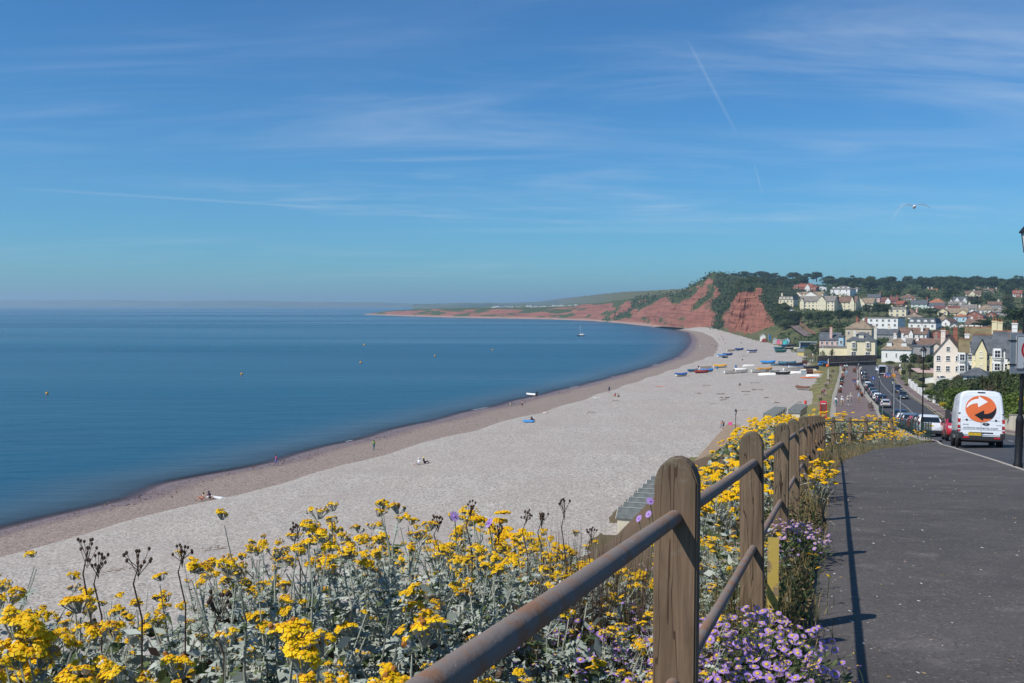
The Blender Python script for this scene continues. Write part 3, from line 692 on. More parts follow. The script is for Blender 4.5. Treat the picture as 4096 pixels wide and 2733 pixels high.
def house(name, label, K, x0, x1, base, eave, ridge, kind='gx', wall='cream', roof='slate', depth=8.0, yaw=-38, rows=2, cols=3, chim=(), d=None, dorm=0, win=(1.0, 1.45), side=True, door=False, ridge_tiles=None, group=None, cat='house', gable_front=(), sidecols=2, bay=()):
    (pa, pb), (pc, _) = K(x0, base), K(x1, base); pm = (pa + pc) / 2
    if d is None: P = hit(pm, pb)
    else:
        P = at(pm, pb, d)
    d = P.y; k = d / F; phi = R(yaw); rel = phi + math.atan(P.x / d)
    W = (pc - pa) * k / max(.35, math.cos(rel)); sy = lambda a, b: abs(K(0, a)[1] - K(0, b)[1]) * k
    EH, RH = sy(base, eave), sy(eave, ridge); D = depth
    t = thing(name, label, cat, P, phi, group)
    wm, rm = WM(wall), RM(roof)
    m = MB()
    if kind == 'gx': m.prism([(0, -7), (D, -7), (D, EH), (D / 2, EH + RH), (0, EH)], -W / 2, W / 2, axis='x')
    elif kind == 'gy': m.prism([(-W / 2, -7), (W / 2, -7), (W / 2, EH), (0, EH + RH), (-W / 2, EH)], 0, D)
    elif kind == 'bar': m.box(0, D / 2, EH / 2 - 1, W, D, EH + 2)
    else: m.box(0, D / 2, EH / 2 - 3.5, W, D, EH + 7 - .04)
    m.build('wall', wm, t)
    rf = roof_mesh(kind, W, D, EH, RH).build('roof', rm if kind != 'bar' else M_trim, t)
    if ridge_tiles:
        MB().box(0, D / 2, EH + RH + .2, W + .5, .28, .22).build('ridge_tiles', RM(ridge_tiles), rf) if kind == 'gx' else MB().box(0, D / 2, EH + RH + .2, .28, D + .5, .22).build('ridge_tiles', RM(ridge_tiles), rf)
    rw = min(win[0], W / max(cols, 1) * .55)
    st = EH / max(rows, 1)
    for r_ in range(rows):
        zc = st * (r_ + .55); hh = min(win[1], st * .55)
        for c in range(cols):
            xc = -W / 2 + W * (c + .5) / cols
            if door and r_ == 0 and c == cols // 2:
                o = link('door', DOORM, t, (xc, -.03, 0), 0, (1.0, 1, 2.1)); link('door_frame', DFR, o)
            elif (r_, c) in bay:
                b = MB().prism([(-.95, 0), (-.6, -.7), (.6, -.7), (.95, 0)], zc - hh * .62 - .25, zc + hh * .62 + .2, axis='z').build('bay', wm, t, loc=(xc, -.01, 0))
                window(t, xc, -.74, zc, 1.1, hh * 1.1); window(t, xc - .8, -.36, zc, .55, hh * 1.1, R(-64)); window(t, xc + .8, -.36, zc, .55, hh * 1.1, R(64))
            else: window(t, xc, -.03, zc, rw, hh)
        if side:
            for c in range(sidecols):
                window(t, W / 2 + .03, D * (c + .5) / sidecols, zc, min(rw, .9), hh * .9, R(90))
    if kind == 'gy' and RH > 2: window(t, 0, -.03, EH + RH * .28, min(.9, W * .2), min(1.2, RH * .35))
    for i in range(dorm):
        xc = -W / 2 + W * (i + .5) / dorm; zc = EH + RH * .45; dw = min(1.5, W / dorm * .6); hh = min(1.3, RH * .55)
        yb = .35 if kind == 'man' else D / 2 * .3
        dm = MB().box(xc, yb + .7, zc, dw + .25, 1.8, hh + .3).build('dormer', wm, t); MB().box(xc, yb + .65, zc + hh / 2 + .2, dw + .5, 2.0, .12).build('dormer_roof', rm, dm)
        o = link('window', WIN, dm, (xc, yb - .22, zc), 0, (dw, 1, hh))
    for cc in chim:
        fx, fy, h, cm = (list(cc) + [None] * 4)[:4]; fy = .5 if fy is None else fy; h = h or 1.6
        xc = fx * W / 2; yc = fy * D
        if kind in ('gx',): zb = EH + RH * (1 - abs(fy - .5) * 2)
        elif kind == 'gy': zb = EH + RH * (1 - abs(fx))
        else: zb = EH + RH * .6
        wd = 1.0
        cmat = WM(cm or wall) if (cm or wall) in WALL else wm
        ch = MB().box(xc, yc, zb + h / 2 - .7, wd, .62, h + 1.4).box(xc, yc, zb + h - .12, wd + .22, .84, .16).box(xc, yc, zb + h * .45, wd + .12, .74, .12).build('chimney', cmat, t)
        for q in (-.26, .26): link('chimney_pot', POT, ch, (xc + q, yc, zb + h - .03))
    for (gx0, gx1, ge, ga, gw) in gable_front:      # projecting front gables of a terrace
        xa, xb = -W / 2 + W * gx0, -W / 2 + W * gx1; w2 = (xb - xa) / 2; xm = (xa + xb) / 2; e2 = EH * ge; a2 = (EH + RH) * ga
        gwm = WM(gw)
        g_ = MB().prism([(xm - w2, -2), (xm + w2, -2), (xm + w2, e2), (xm, a2), (xm - w2, e2)], -.9, D * .45).build('gable_wing', gwm, t)
        for s in (-1, 1):
            MB().add([(xm + s * (w2 + .25), -1.1, e2 - .25), (xm + s * (w2 + .25), D * .5, e2 - .25), (xm, D * .5, a2), (xm, -1.1, a2), (xm + s * (w2 + .25), -1.1, e2 - .1), (xm + s * (w2 + .25), D * .5, e2 - .1), (xm, D * .5, a2 + .18), (xm, -1.1, a2 + .18)],
                     [(0, 1, 2, 3), (4, 5, 6, 7), (0, 1, 5, 4), (1, 2, 6, 5), (2, 3, 7, 6), (3, 0, 4, 7)]).build('gable_roof', rm, g_)
        nr = max(1, int(round(e2 / 2.8)))
        for r_ in range(nr + 1):
            zc = 2.75 * (r_ + .55)
            if zc > a2 - 1.2: continue
            for s in ((-.45, .45) if w2 > 1.6 else (0,)): link('window', WIN, g_, (xm + s * w2, -.93, zc), 0, (min(1.1, w2 * .6), 1, 1.3))
    (qx0, qy0), (qx1, qy1) = K(x0, ridge), K(x1, base)
    BOXES.append((qx0 - 4, qx1 + 6, qy0 - 4, qy1 - (qy1 - qy0) * .22, d))
    return t
H = house
# ---- on the hill by the cliff
H('apartment_house', 'cream house at the cliff end of the terrace with tall chimney and white dormers', K1, 648, 868, 662, 545, 492, 'man', 'cream', 'grey', 11, -34, 2, 4, ((-.75, .3, 3.2),), dorm=4)
H('apartment_terrace', 'cream terrace block with one large gable and grey mansard roof, nearest the cliff house', K1, 985, 1500, 716, 568, 490, 'gx', 'cream', 'grey', 10, -34, 3, 9, ((-.9, .5, 1.5), (.2, .5, 1.5)), gable_front=((.515, .77, 1.0, 1.0, 'cream'), (.02, .13, .92, .86, 'cream')), dorm=0)
H('apartment_terrace', 'cream terrace block with reddish brown roof between two gabled blocks', K1, 1512, 1838, 718, 582, 498, 'gx', 'cream', 'brown', 10, -34, 3, 5, ((-.6, .5, 1.4),), gable_front=((.06, .25, .95, .98, 'cream'), (.76, .95, .95, 1.0, 'cream')))
H('apartment_terrace', 'cream terrace block with a steep end gable, farthest right of the terrace', K1, 1848, 2110, 718, 600, 520, 'gx', 'cream', 'tan', 10, -34, 3, 4, gable_front=((.04, .56, 1.0, 1.0, 'cream'),))
H('cottage', 'small white gabled cottage with a blue door below the terrace', K1, 780, 905, 768, 722, 688, 'gy', 'white', 'grey', 7, -20, 1, 1, door=True, sidecols=1)
H('villa', 'red brick villa with steep red tiled roof and white bays below the wood', K1, 872, 1232, 442, 352, 292, 'hip', 'brick', 'red', 11, -30, 2, 5, ((-.35, .5, 1.8, 'brick'), (.25, .5, 1.8, 'brick')), gable_front=((.02, .26, 1.0, .95, 'brick'), (.52, .72, .98, .92, 'white'), (.74, .98, .9, .85, 'brick')))
H('pavilion', 'white building with a curved barrel roof between the brick villa and hotel', K1, 1240, 1388, 418, 362, 342, 'bar', 'white', 'grey', 10, -25, 1, 3)
H('hotel', 'large white hotel with hipped grey roof and a row of dormers', K1, 1462, 1752, 484, 382, 328, 'hip', 'white', 'grey', 13, -42, 2, 3, dorm=4, win=(1.1, 1.7), cat='hotel')
H('annex', 'small white annex behind the corner of the white hotel', K1, 1815, 1882, 446, 375, 348, 'hip', 'white', 'grey', 7, -40, 1, 1)
H('house', 'brown roofed house half hidden in trees above the brick villa', K1, 1105, 1262, 322, 290, 244, 'hip', 'grey', 'brown', 9, -35, 1, 3, ((.2, .5, 1.5, 'brick'),))
H('house', 'pale building with two shallow tan gables behind the cream terrace', K1, 878, 1290, 520, 482, 424, 'gx', 'lpink', 'tan', 12, -50, 1, 5, gable_front=((.0, .38, 1.0, .98, 'lpink'), (.42, .9, 1.02, 1.0, 'white')))
H('house', 'pink house with slate roof standing right of the terrace', K1, 2040, 2222, 582, 507, 460, 'gx', 'pink', 'slate', 8, -30, 1, 2, ((.9, .5, 1.6, 'brick'),), win=(1.1, 1.9))
H('house', 'dark red gabled house beside the pink house', K2, 112, 350, 612, 566, 508, 'gx', 'brick', 'maroon', 9, -35, 1, 4, ((.1, .5, 1.5, 'brick'), (.8, .5, 1.5, 'brick')), gable_front=((.3, .62, 1.0, .95, 'white'),))
H('house', 'low house with maroon roof at the edge of the dark red house', K2, 345, 450, 645, 610, 565, 'gx', 'brick', 'red', 8, -45, 1, 2)
# ---- town centre
H('flats', 'long flat roofed white block with a row of square windows', K2, -168, 350, 1050, 838, 822, 'flat', 'white', 'grey', 13, -38, 3, 6, win=(1.3, 1.3), cat='flats')
H('flats', 'white block with dark mansard roof and four dormers', K2, 552, 948, 1004, 915, 834, 'man', 'white', 'slate', 12, -38, 1, 4, dorm=4, win=(1.2, 1.3), cat='flats')
H('guest_house', 'cream guest house with white cornice and three tall bays', K2, 240, 492, 812, 698, 658, 'man', 'cream', 'grey', 9, -32, 2, 3, ((-.8, .5, 1.6), (.85, .5, 1.6)), dorm=2, win=(1.5, 1.6))
H('house', 'pink house with a pointed brown pyramid roof', K2, 442, 652, 806, 766, 686, 'pyr', 'pink', 'brown', 9, -35, 1, 3, ((.8, .6, 2.0, 'pink'),))
H('house', 'low brown hipped roof with white chimney at the wood edge', K2, 402, 642, 552, 522, 462, 'hip', 'pale', 'brown', 10, -30, 1, 4, ((0, .5, 1.2, 'white'),))
H('house', 'pale green villa with slate roof and brick end chimneys', K2, 588, 818, 690, 610, 556, 'gx', 'green', 'slate', 8, -30, 2, 3, ((-.9, .5, 1.9, 'brick'), (.92, .5, 1.9, 'brick')), win=(1.2, 1.6))
H('house', 'white terrace house with long dark roof beside the green villa', K2, 802, 1090, 698, 642, 600, 'gx', 'white', 'slate', 8, -30, 1, 5)
H('house', 'bungalow with broad orange brown hipped roof and pale chimney', K2, 862, 1080, 622, 592, 530, 'hip', 'pale', 'orange', 10, -35, 1, 4, ((.1, .5, 1.2, 'pale'),))
H('house', 'white house with twin gables and grey slates', K2, 1258, 1444, 606, 572, 502, 'gx', 'white', 'slate', 9, -20, 1, 2, gable_front=((.0, .46, 1.0, .98, 'white'), (.62, 1.0, .98, .97, 'white')))
H('house', 'pale yellow house with a broad front gable', K2, 996, 1142, 808, 726, 680, 'gy', 'yellow', 'tan', 10, -30, 2, 2, win=(1.4, 1.0))
H('house', 'long pale yellow house under a tan roof', K2, 1140, 1440, 806, 752, 682, 'gx', 'yellow', 'tan', 9, -30, 1, 5, ((.2, .5, 1.2, 'brick'),), gable_front=((.6, 1.0, 1.0, .85, 'yellow'),))
H('house', 'house with long maroon roof and small white gable', K2, 958, 1290, 742, 692, 642, 'gx', 'pale', 'maroon', 9, -25, 1, 5, gable_front=((.45, .62, 1.0, .96, 'white'),))
H('house', 'big red brick gable end with a small white window', K2, 1440, 1694, 876, 790, 720, 'gy', 'brick', 'grey', 12, -35, 2, 2, ((.6, .3, 1.5, 'white'),))
H('house', 'smaller red brick gable with wide white window', K2, 1756, 1906, 834, 786, 734, 'gy', 'brick', 'brown', 10, -35, 1, 1, win=(1.8, 1.1))
H('house', 'pale blue house with orange pyramid roof', K2, 1258, 1442, 894, 812, 764, 'pyr', 'blue', 'orange', 8, -32, 1, 2)
H('house', 'row with grey brown roof and two white chimneys', K2, 1338, 1592, 742, 684, 622, 'gx', 'white', 'grey', 9, -25, 1, 4, ((-.8, .5, 1.3, 'white'), (.2, .5, 1.3, 'white')))
H('house', 'house with wide brown hip and pale chimney left of the red gables', K2, 1618, 1862, 764, 704, 626, 'hip', 'pale', 'tan', 10, -30, 1, 4, ((-.7, .4, 1.2, 'white'),))
H('house', 'grey hipped house at the far right of the town', K2, 1872, 2070, 794, 742, 686, 'hip', 'grey', 'grey', 9, -35, 1, 3, ((-.2, .5, 1.2, 'white'),))
H('house', 'white gable with low chimney in front of brown roofs', K2, 1062, 1184, 964, 892, 840, 'gy', 'white', 'brown', 11, -45, 1, 1)
H('house', 'small white gable beside the larger white gable', K2, 1190, 1308, 984, 952, 914, 'gy', 'white', 'grey', 8, -25, 1, 1)
H('house', 'second small white gable, nearer the palms', K2, 1312, 1426, 986, 954, 916, 'gy', 'pale', 'grey', 8, -25, 1, 1)
H('house', 'cream house with wide brown gable in the upper wood', K2, 1440, 1664, 494, 456, 408, 'gx', 'cream', 'brown', 9, -25, 1, 3, ((.1, .5, 1.1, 'white'),), gable_front=((.26, .62, 1.0, 1.0, 'cream'),))
H('house', 'white house with brown roof high in the wood', K2, 1718, 1922, 444, 424, 374, 'gx', 'white', 'brown', 9, -25, 1, 4, ((-.3, .5, 1.2, 'white'), (.85, .5, 1.2, 'white')), gable_front=((.0, .4, 1.0, 1.0, 'white'),))
H('house', 'half timbered red gabled house at the wood edge by the lamp', K2, 2186, 2310, 504, 450, 398, 'gx', 'white', 'red', 8, -25, 1, 3, ((-.3, .5, 1.3, 'brick'),), gable_front=((.3, .8, 1.0, .95, 'brick'),))
H('house', 'orange roofed house with two white chimneys among the trees', K2, 838, 982, 416, 398, 376, 'gx', 'pale', 'orange', 8, -25, 1, 2, ((-.85, .5, 1.8, 'white'), (-.1, .5, 1.8, 'white')))
H('house', 'brown roof peeping out of the upper wood', K2, 1568, 1702, 398, 376, 340, 'hip', 'pale', 'brown', 8, -25, 1, 2)
H('house', 'grey house with brown roof and chimney under the copper tree', K2, 1796, 1982, 690, 622, 576, 'gx', 'grey', 'brown', 8, -25, 1, 3, ((.6, .5, 1.5, 'pale'),))
H('house', 'brown roofed house above the yellow gable', K2, 1180, 1400, 640, 612, 575, 'gx', 'pale', 'grey', 8, -25, 1, 3, ((-.7, .5, 1.2, 'white'),))
H('house', 'low grey roofed house left of the white mansard block', K2, 480, 735, 845, 815, 772, 'hip', 'pale', 'tan', 8, -35, 1, 3, ((.0, .5, 1.0, 'white'),))
H('house', 'tan hipped roof house behind the white gable', K2, 948, 1150, 905, 862, 808, 'hip', 'pale', 'tan', 9, -35, 1, 2)
H('house', 'house with brown roof below the big brick gable', K2, 1440, 1700, 985, 925, 850, 'gx', 'white', 'brown', 9, -40, 1, 3, ((-.5, .5, 1.2, 'white'),))
H('terrace_row', 'white terraced row with long brown roof and tall white chimney', K2, 372, 800, 1172, 1078, 990, 'gx', 'white', 'brown', 9, -34, 1, 6, ((.65, .2, 3.2, 'white'),), dorm=0, gable_front=((.42, .56, 1.0, .86, 'white'),))
H('house', 'red brick gable with round white window', K2, 862, 1080, 1172, 1096, 1020, 'gy', 'brick', 'brown', 11, -42, 1, 1, ((.9, .6, 1.5, 'brick'),))
H('house', 'long house with brown slate roof behind the cream gable', K2, 640, 1112, 1330, 1250, 1160, 'gx', 'pale', 'brown', 9, -34, 1, 6, ((-.85, .3, 1.4, 'white'), (.4, .5, 1.0, 'brick')))
H('house', 'cream house with black edged gable and arched windows', K2, 862, 1072, 1412, 1294, 1226, 'gy', 'lpink', 'moss', 8, -28, 1, 2, d=385)
H('house', 'house side wall with shade painted in grey and one small window', K2, 585, 862, 1412, 1285, 1262, 'flat', 'grey', 'slate', 8, -34, 1, 1, d=378)  # the wall's shade is put into its grey render colour
H('house', 'white house with mossy hipped roof and two roof windows beside the road', K2, 130, 562, 1524, 1328, 1164, 'hip', 'white', 'tan', 12, -26, 1, 3, ((-.2, .8, 2.6, 'white'), (.4, .8, 2.2, 'white')), dorm=2, win=(.5, 1.6), sidecols=1)
H('house', 'grey roofed house with white chimneys behind the mossy hipped roof', K2, 240, 560, 1330, 1235, 1152, 'gx', 'grey', 'grey', 9, -34, 1, 3, ((-.6, .4, 2.6, 'white'), (.1, .4, 2.6, 'white')), d=405)
H('house', 'dark fronted shop with grey roof and a row of posts', K1, 2080, 2470, 1190, 1085, 1008, 'gx', 'grey', 'slate', 9, -34, 2, 6, ((.3, .5, 1.8, 'lpink'), (-.9, .4, 2.0, 'lpink')), d=455)
H('villa', 'tall villa with huge sweeping tan roof and brick chimneys', K1, 1700, 2085, 1150, 1000, 856, 'pyr', 'beige', 'tan', 13, -30, 1, 4, ((-.25, .35, 2.6, 'brick'), (.35, .6, 2.4, 'brick')), d=430)
# ---- the cream house on the promenade and its neighbours
H('seafront_house', 'large cream seafront house with slate hip roof, two white bays and garden doors', K1, 1722, 2138, 1478, 1192, 1062, 'hip', 'cream', 'slate', 14, -24, 2, 2, ((-.5, .25, 2.2, 'pale'), (.95, .4, 3.2, 'pale')), dorm=1, win=(1.9, 2.3), sidecols=1, bay=((1, 0), (1, 1)))
H('wing', 'low cream wing of blank wall with a flat grey roof beside the palms', K1, 1290, 1728, 1458, 1300, 1282, 'flat', 'cream', 'grey', 9, -24, 1, 1, side=False, win=(.1, .1))
H('house', 'slate roofed house with tall pink chimney behind the seafront trees', K1, 1290, 1595, 1292, 1170, 1068, 'gx', 'pink', 'slate', 10, -24, 1, 4, ((.1, .1, 4.5, 'pink'),), d=395)
H('house', 'narrow pale blue house side between the pink chimney and cream house', K1, 1586, 1656, 1300, 1135, 1118, 'flat', 'blue', 'slate', 9, -24, 1, 1, d=388, side=False)
# ---- big houses over the hedge
H('house', 'pale pink house with a wide white edged gable, balcony and tall chimney', KH, 230, 850, 1290, 800, 400, 'gy', 'lpink', 'brown', 11, -30, 2, 3, ((-.45, .25, 3.4, 'lpink'), (.25, .8, 3.0, 'brick')), d=232, win=(1.0, 1.6))
H('house', 'narrow white bay fronted house under a mossy roof', KH, 835, 1010, 1290, 765, 480, 'gx', 'white', 'moss', 8, -24, 2, 2, ((.8, .8, 3.0, 'white'),), d=222, ridge_tiles='orange', bay=((0, 0), (1, 0)))
H('house', 'tall white house with a big mossy roof and orange ridge', KH, 1005, 1650, 1290, 500, 195, 'gx', 'white', 'moss', 10, -24, 3, 4, (), d=232, ridge_tiles='orange')
H('house', 'yellow house with slate roofs, orange ridges and twin tall chimneys', KH, 1145, 1790, 1290, 770, 385, 'gx', 'yellow', 'slate', 9, -30, 2, 3, ((.35, .55, 3.6, 'yellow'), (.72, .55, 3.4, 'yellow')), d=205, ridge_tiles='orange', gable_front=((.12, .5, 1.0, .9, 'yellow'),))
H('house', 'white house with slate gable roof, quoins and white chimney pots', KH, 1640, 2250, 1290, 670, 300, 'gx', 'white', 'slate', 10, -30, 2, 3, ((.4, .5, 1.8, 'white'),), d=190, ridge_tiles='orange', bay=((1, 0), (0, 0)))
H('house', 'yellow house with lean-to glass roof partly behind the lamp column', KH, 1990, 2600, 1290, 900, 430, 'gx', 'yellow', 'slate', 10, -30, 2, 4, d=178, ridge_tiles='orange')
H('garage', 'low outbuilding with shallow slate roof behind the hedge', KH, 930, 1440, 1480, 1330, 1150, 'hip', 'white', 'slate', 6, -30, 1, 2, d=170)
# ---- caravans on the far headland
CARM = MB().box(0, 0, 1.5, 9, 3, 2.4).box(0, 0, 2.78, 9.2, 3.2, .2).box(0, 0, .2, 8.6, 2.6, .4).mesh('body', mat('caravan white', (.8, .8, .78), .5, .05, 1))
CWIN = MB().box(-2.6, -1.52, 1.8, 1.8, .06, .9).box(.4, -1.52, 1.8, 1.6, .06, .9).box(3, -1.52, 1.8, 1.4, .06, .9).mesh('window', M_glass)
for i in range(44):
    px = random.uniform(1960, 2430); py = np.interp(px, [1960, 2080, 2200, 2300, 2430], [1231, 1228, 1229, 1223, 1218]) + random.uniform(-1.5, 4); dd = 2235 + random.uniform(-30, 30)
    q = at(px, py, dd)
    o = thing('static_caravan', 'white static caravan in rows on the far headland', 'caravan', q, random.uniform(-.5, .3), 'caravan park on the headland')
    link('body', CARM, o); link('window', CWIN, o)
# ================================================================ vehicles
M_tyre = mat('tyre rubber', (0.012, 0.012, 0.012), 0.85, 0.2, 6)
M_rim = mat('alloy', (0.42, 0.43, 0.44), 0.3, 0.05, 3, metal=0.8)
M_plastic = mat('dark plastic', (0.022, 0.022, 0.024), 0.6, 0.15, 5)
M_cglass = mat('car glass', (0.010, 0.013, 0.016), 0.04, 0.1, 1, spec=0.9)
M_red = mat('red lamp', (0.42, 0.012, 0.012), 0.2, 0.1, 4, spec=.6)
M_lamp = mat('clear lamp', (0.62, 0.64, 0.66), 0.12, 0.05, 3, spec=.7)
M_plate = mat('yellow plate', (0.72, 0.48, 0.02), 0.5, 0.04, 3)
M_wplate = mat('white plate', (0.75, 0.75, 0.7), 0.5, 0.04, 3)
M_text = mat('black lettering', (0.01, 0.01, 0.012), 0.5, 0.05, 3)
def paint(n, c, metal=0.0): return mat('car paint ' + n, c, 0.28, 0.03, 2, coat=0.6, metal=metal, spec=.5)
def ring(w, zb, zbelt, wt, zt, y):
    h = [(0, zb), (w * .80, zb), (w * .96, zb + .12), (w, zb + (zbelt - zb) * .55), (w * .985, zbelt - .06), (w * .96, zbelt), ((w + wt) / 2, (zbelt + zt) / 2 + .01), (wt, zt - .07), (wt * .86, zt - .012), (0, zt)]
    return [(x, y, z) for x, z in h] + [(-x, y, z) for x, z in reversed(h[1:-1])]
def wheelmesh(r, w):
    M_ = Matrix.Rotation(R(90), 4, 'Y')
    t = MB().lathe([(r * .68, -w / 2), (r * .95, -w / 2), (r, -w * .3), (r, w * .3), (r * .95, w / 2), (r * .68, w / 2)], 18, 0, M_).mesh('tyre', M_tyre, True)
    k = MB().lathe([(r * .70, -w * .42), (r * .70, w * .42)], 14, 0, M_)
    k.lathe([(.05, -w * .45), (.05, w * .45)], 8, 0, M_)
    return t, k.mesh('rim', M_rim)
def car_parts(st, wl, glass, dims, name='hatchback'):
    """st: stations; wl: wheel y positions; returns a list of (name, mesh, parent index, loc)"""
    parts = []
    b = MB().grid([ring(*s) for s in st], 0, True); b.f.append(tuple(range(18))); b.m.append(0); o = (len(st) - 1) * 18; b.f.append(tuple(o + i for i in range(18))); b.m.append(0)
    parts.append(('body', b.mesh('body', paint('proto', (.5, .5, .5)), True), None, (0, 0, 0)))
    for nm, polys in glass:
        m = MB()
        for p in polys: m.add(p, [tuple(range(len(p)))])
        parts.append((nm, m.mesh(nm, M_cglass, fixn=False), None, (0, 0, 0)))
    L, W = dims
    parts.append(('sill', MB().box(W / 2 - .10, 0, .26, .12, L * .44, .16).box(-W / 2 + .10, 0, .26, .12, L * .44, .16).mesh('sill', M_plastic), None, (0, 0, 0)))
    parts.append(('rear_bumper', MB().box(0, -L / 2 + .03, .38, W * .82, .14, .22).mesh('rear_bumper', M_plastic), None, (0, 0, 0)))
    parts.append(('front_bumper', MB().box(0, L / 2 - .07, .36, W * .74, .14, .2).mesh('front_bumper', M_plastic), None, (0, 0, 0)))
    parts.append(('grille', MB().box(0, L / 2 - .035, .58, W * .42, .08, .12).mesh('grille', M_plastic), None, (0, 0, 0)))
    return parts
SIDE = lambda pts, s: [(s * x, y, z) for x, y, z in pts]
hs = [(.70, .38, .66, .55, .72, -2.06), (.80, .26, .86, .66, .93, -1.99), (.86, .21, .94, .61, 1.30, -1.80), (.875, .2, .95, .60, 1.45, -1.35), (.88, .2, .95, .60, 1.50, -.5), (.88, .2, .94, .59, 1.46, .15), (.875, .2, .92, .62, 1.25, .55), (.87, .2, .90, .74, .98, 1.02), (.85, .21, .85, .72, .90, 1.55), (.80, .24, .72, .60, .76, 1.92), (.66, .32, .56, .45, .60, 2.07)]
hg = [('windscreen', [[(-.56, .22, 1.445), (.56, .22, 1.445), (.66, 1.0, 1.015), (-.66, 1.0, 1.015)]]),
      ('rear_window', [[(.55, -1.87, 1.28), (-.55, -1.87, 1.28), (-.62, -2.03, .96), (.62, -2.03, .96)]]),
      ('side_window', [SIDE([(.70, -1.62, 1.36), (.625, .02, 1.42), (.81, .82, .97), (.875, -1.72, .985)], s) for s in (1, -1)])]
HATCH = car_parts(hs, (1.28, -1.28), hg, (4.14, 1.76))
ss = [(.78, .40, .80, .62, .86, -2.26), (.88, .28, 1.02, .72, 1.10, -2.20), (.93, .24, 1.08, .68, 1.50, -2.0), (.94, .23, 1.09, .67, 1.68, -1.5), (.95, .23, 1.09, .67, 1.72, -.5), (.95, .23, 1.08, .66, 1.68, .2), (.94, .23, 1.06, .70, 1.42, .62), (.94, .23, 1.04, .84, 1.12, 1.1), (.92, .24, 1.0, .82, 1.04, 1.7), (.86, .28, .84, .7, .9, 2.1), (.72, .36, .66, .55, .7, 2.26)]
sg = [('windscreen', [[(-.62, .28, 1.66), (.62, .28, 1.66), (.74, 1.08, 1.15), (-.74, 1.08, 1.15)]]),
      ('rear_window', [[(.62, -2.06, 1.50), (-.62, -2.06, 1.50), (-.70, -2.24, 1.12), (.70, -2.24, 1.12)]]),
      ('side_window', [SIDE([(.77, -1.85, 1.56), (.70, .08, 1.62), (.89, .9, 1.11), (.945, -1.95, 1.12)], s) for s in (1, -1)])]
SUV = car_parts(ss, (1.4, -1.4), sg, (4.52, 1.9))
TY, RI = wheelmesh(.31, .2); TY2, RI2 = wheelmesh(.35, .22)
LAMPB = MB().box(0, 0, 0, .14, .1, .30).mesh('tail_light', M_red); LAMPF = MB().box(0, 0, 0, .32, .1, .15).mesh('headlight', M_lamp)
PLB = MB().box(0, 0, 0, .52, .02, .11).mesh('number_plate', M_plate); PLF = MB().box(0, 0, 0, .52, .02, .11).mesh('number_plate', M_wplate)
MIR = MB().box(0, 0, 0, .2, .1, .14).mesh('mirror', M_plastic)
def car(name, label, kind, x, y, rz, col, group='cars parked along the kerb', cat='car', z=None):
    z = float(zr(y)) - .045 if z is None else z
    sl = float(zr(y + 1.3) - zr(y - 1.3)) / 2.6 * (1 if abs(rz) < 1.6 else -1)
    t = thing(name, label, cat, (x, y, z), group=group, rot=(math.atan(sl), 0, rz))
    P, (L, W), wy, (ty, ri), wr = (HATCH, (4.14, 1.76), 1.28, (TY, RI), .31) if kind == 'hatch' else (SUV, (4.52, 1.9), 1.4, (TY2, RI2), .35)
    for i, (n, me, _, lo) in enumerate(P): link(n, me, t, lo, mats=[col] if n == 'body' else None)
    for s in (-1, 1):
        for yy in (wy, -wy):
            w = link('wheel', ty, t, (s * (W / 2 - .12), yy, wr)); link('rim', ri, w)
        link('tail_light', LAMPB, t, (s * (W / 2 - .14), -L / 2 + .07, .84 if kind == 'hatch' else 1.0)); link('headlight', LAMPF, t, (s * (W / 2 - .3), L / 2 - .14, .69 if kind == 'hatch' else .86))
        link('mirror', MIR, t, (s * (W / 2 + .06), .72, 1.02 if kind == 'hatch' else 1.18))
    link('number_plate', PLB, t, (0, -L / 2 + .0, .70 if kind == 'hatch' else .84)); link('number_plate', PLF, t, (0, L / 2 + .03, .45))
    return t
def rdir(y): return -math.atan(float(xRL(y + 3) - xRL(y - 3)) / 6)
PC = lambda n: paint(n, dict(white=(.72, .73, .74), silver=(.42, .44, .46), navy=(.012, .020, .05), black=(.010, .010, .012), grey=(.07, .08, .09), red=(.42, .012, .02), blue=(.01, .16, .48), steel=(.11, .15, .20), ink=(.02, .03, .05))[n])
for (lb, kd, y, off, c) in [
    ('white hatchback seen from behind through the green railing, nearest parked white car', 'suv', 75, .75, 'white'),
    ('black people carrier parked in front of the nearest white car', 'suv', 84, 1.1, 'black'),
    ('bright red car parked behind the railing between dark cars', 'hatch', 92, 1.1, 'red'),
    ('steel blue car parked ahead of the bright red car', 'suv', 101, 1.1, 'steel'),
    ('white and black car beside the grey pole', 'hatch', 112, 1.1, 'white'),
    ('dark blue car at the bend where the railing starts to curve', 'suv', 121, 1.2, 'navy'),
    ('silver hatchback with red tail lights, last of the row beside the promenade railing', 'hatch', 163, 1.1, 'silver'),
    ('dark blue hatchback in front of the silver one', 'suv', 176, 1.1, 'navy'),
    ('small white car between two blue cars in the row', 'hatch', 186, 1.0, 'white'),
    ('pale blue grey car in the middle of the parked row', 'hatch', 196, 1.0, 'steel'),
    ('grey estate car next to the dark pickup', 'hatch', 207, 1.0, 'grey'),
    ('big black pickup towering over the parked row', 'suv', 219, 1.1, 'black'),
    ('white hatchback parked ahead of the black pickup', 'hatch', 231, 1.0, 'white'),
    ('grey hatchback parked beside the blue parking sign', 'hatch', 258, 1.1, 'grey'),
    ('ink blue car at the far end of the parked row', 'suv', 272, 1.1, 'ink')]:
    car('parked_car', lb, kd, float(xRL(y)) + off, y, rdir(y), PC(c))
car('car', 'red car facing the viewer just beyond the white delivery van', 'suv', float(xRL(62)) + 1.75, 62, rdir(62) + math.pi, PC('red'))
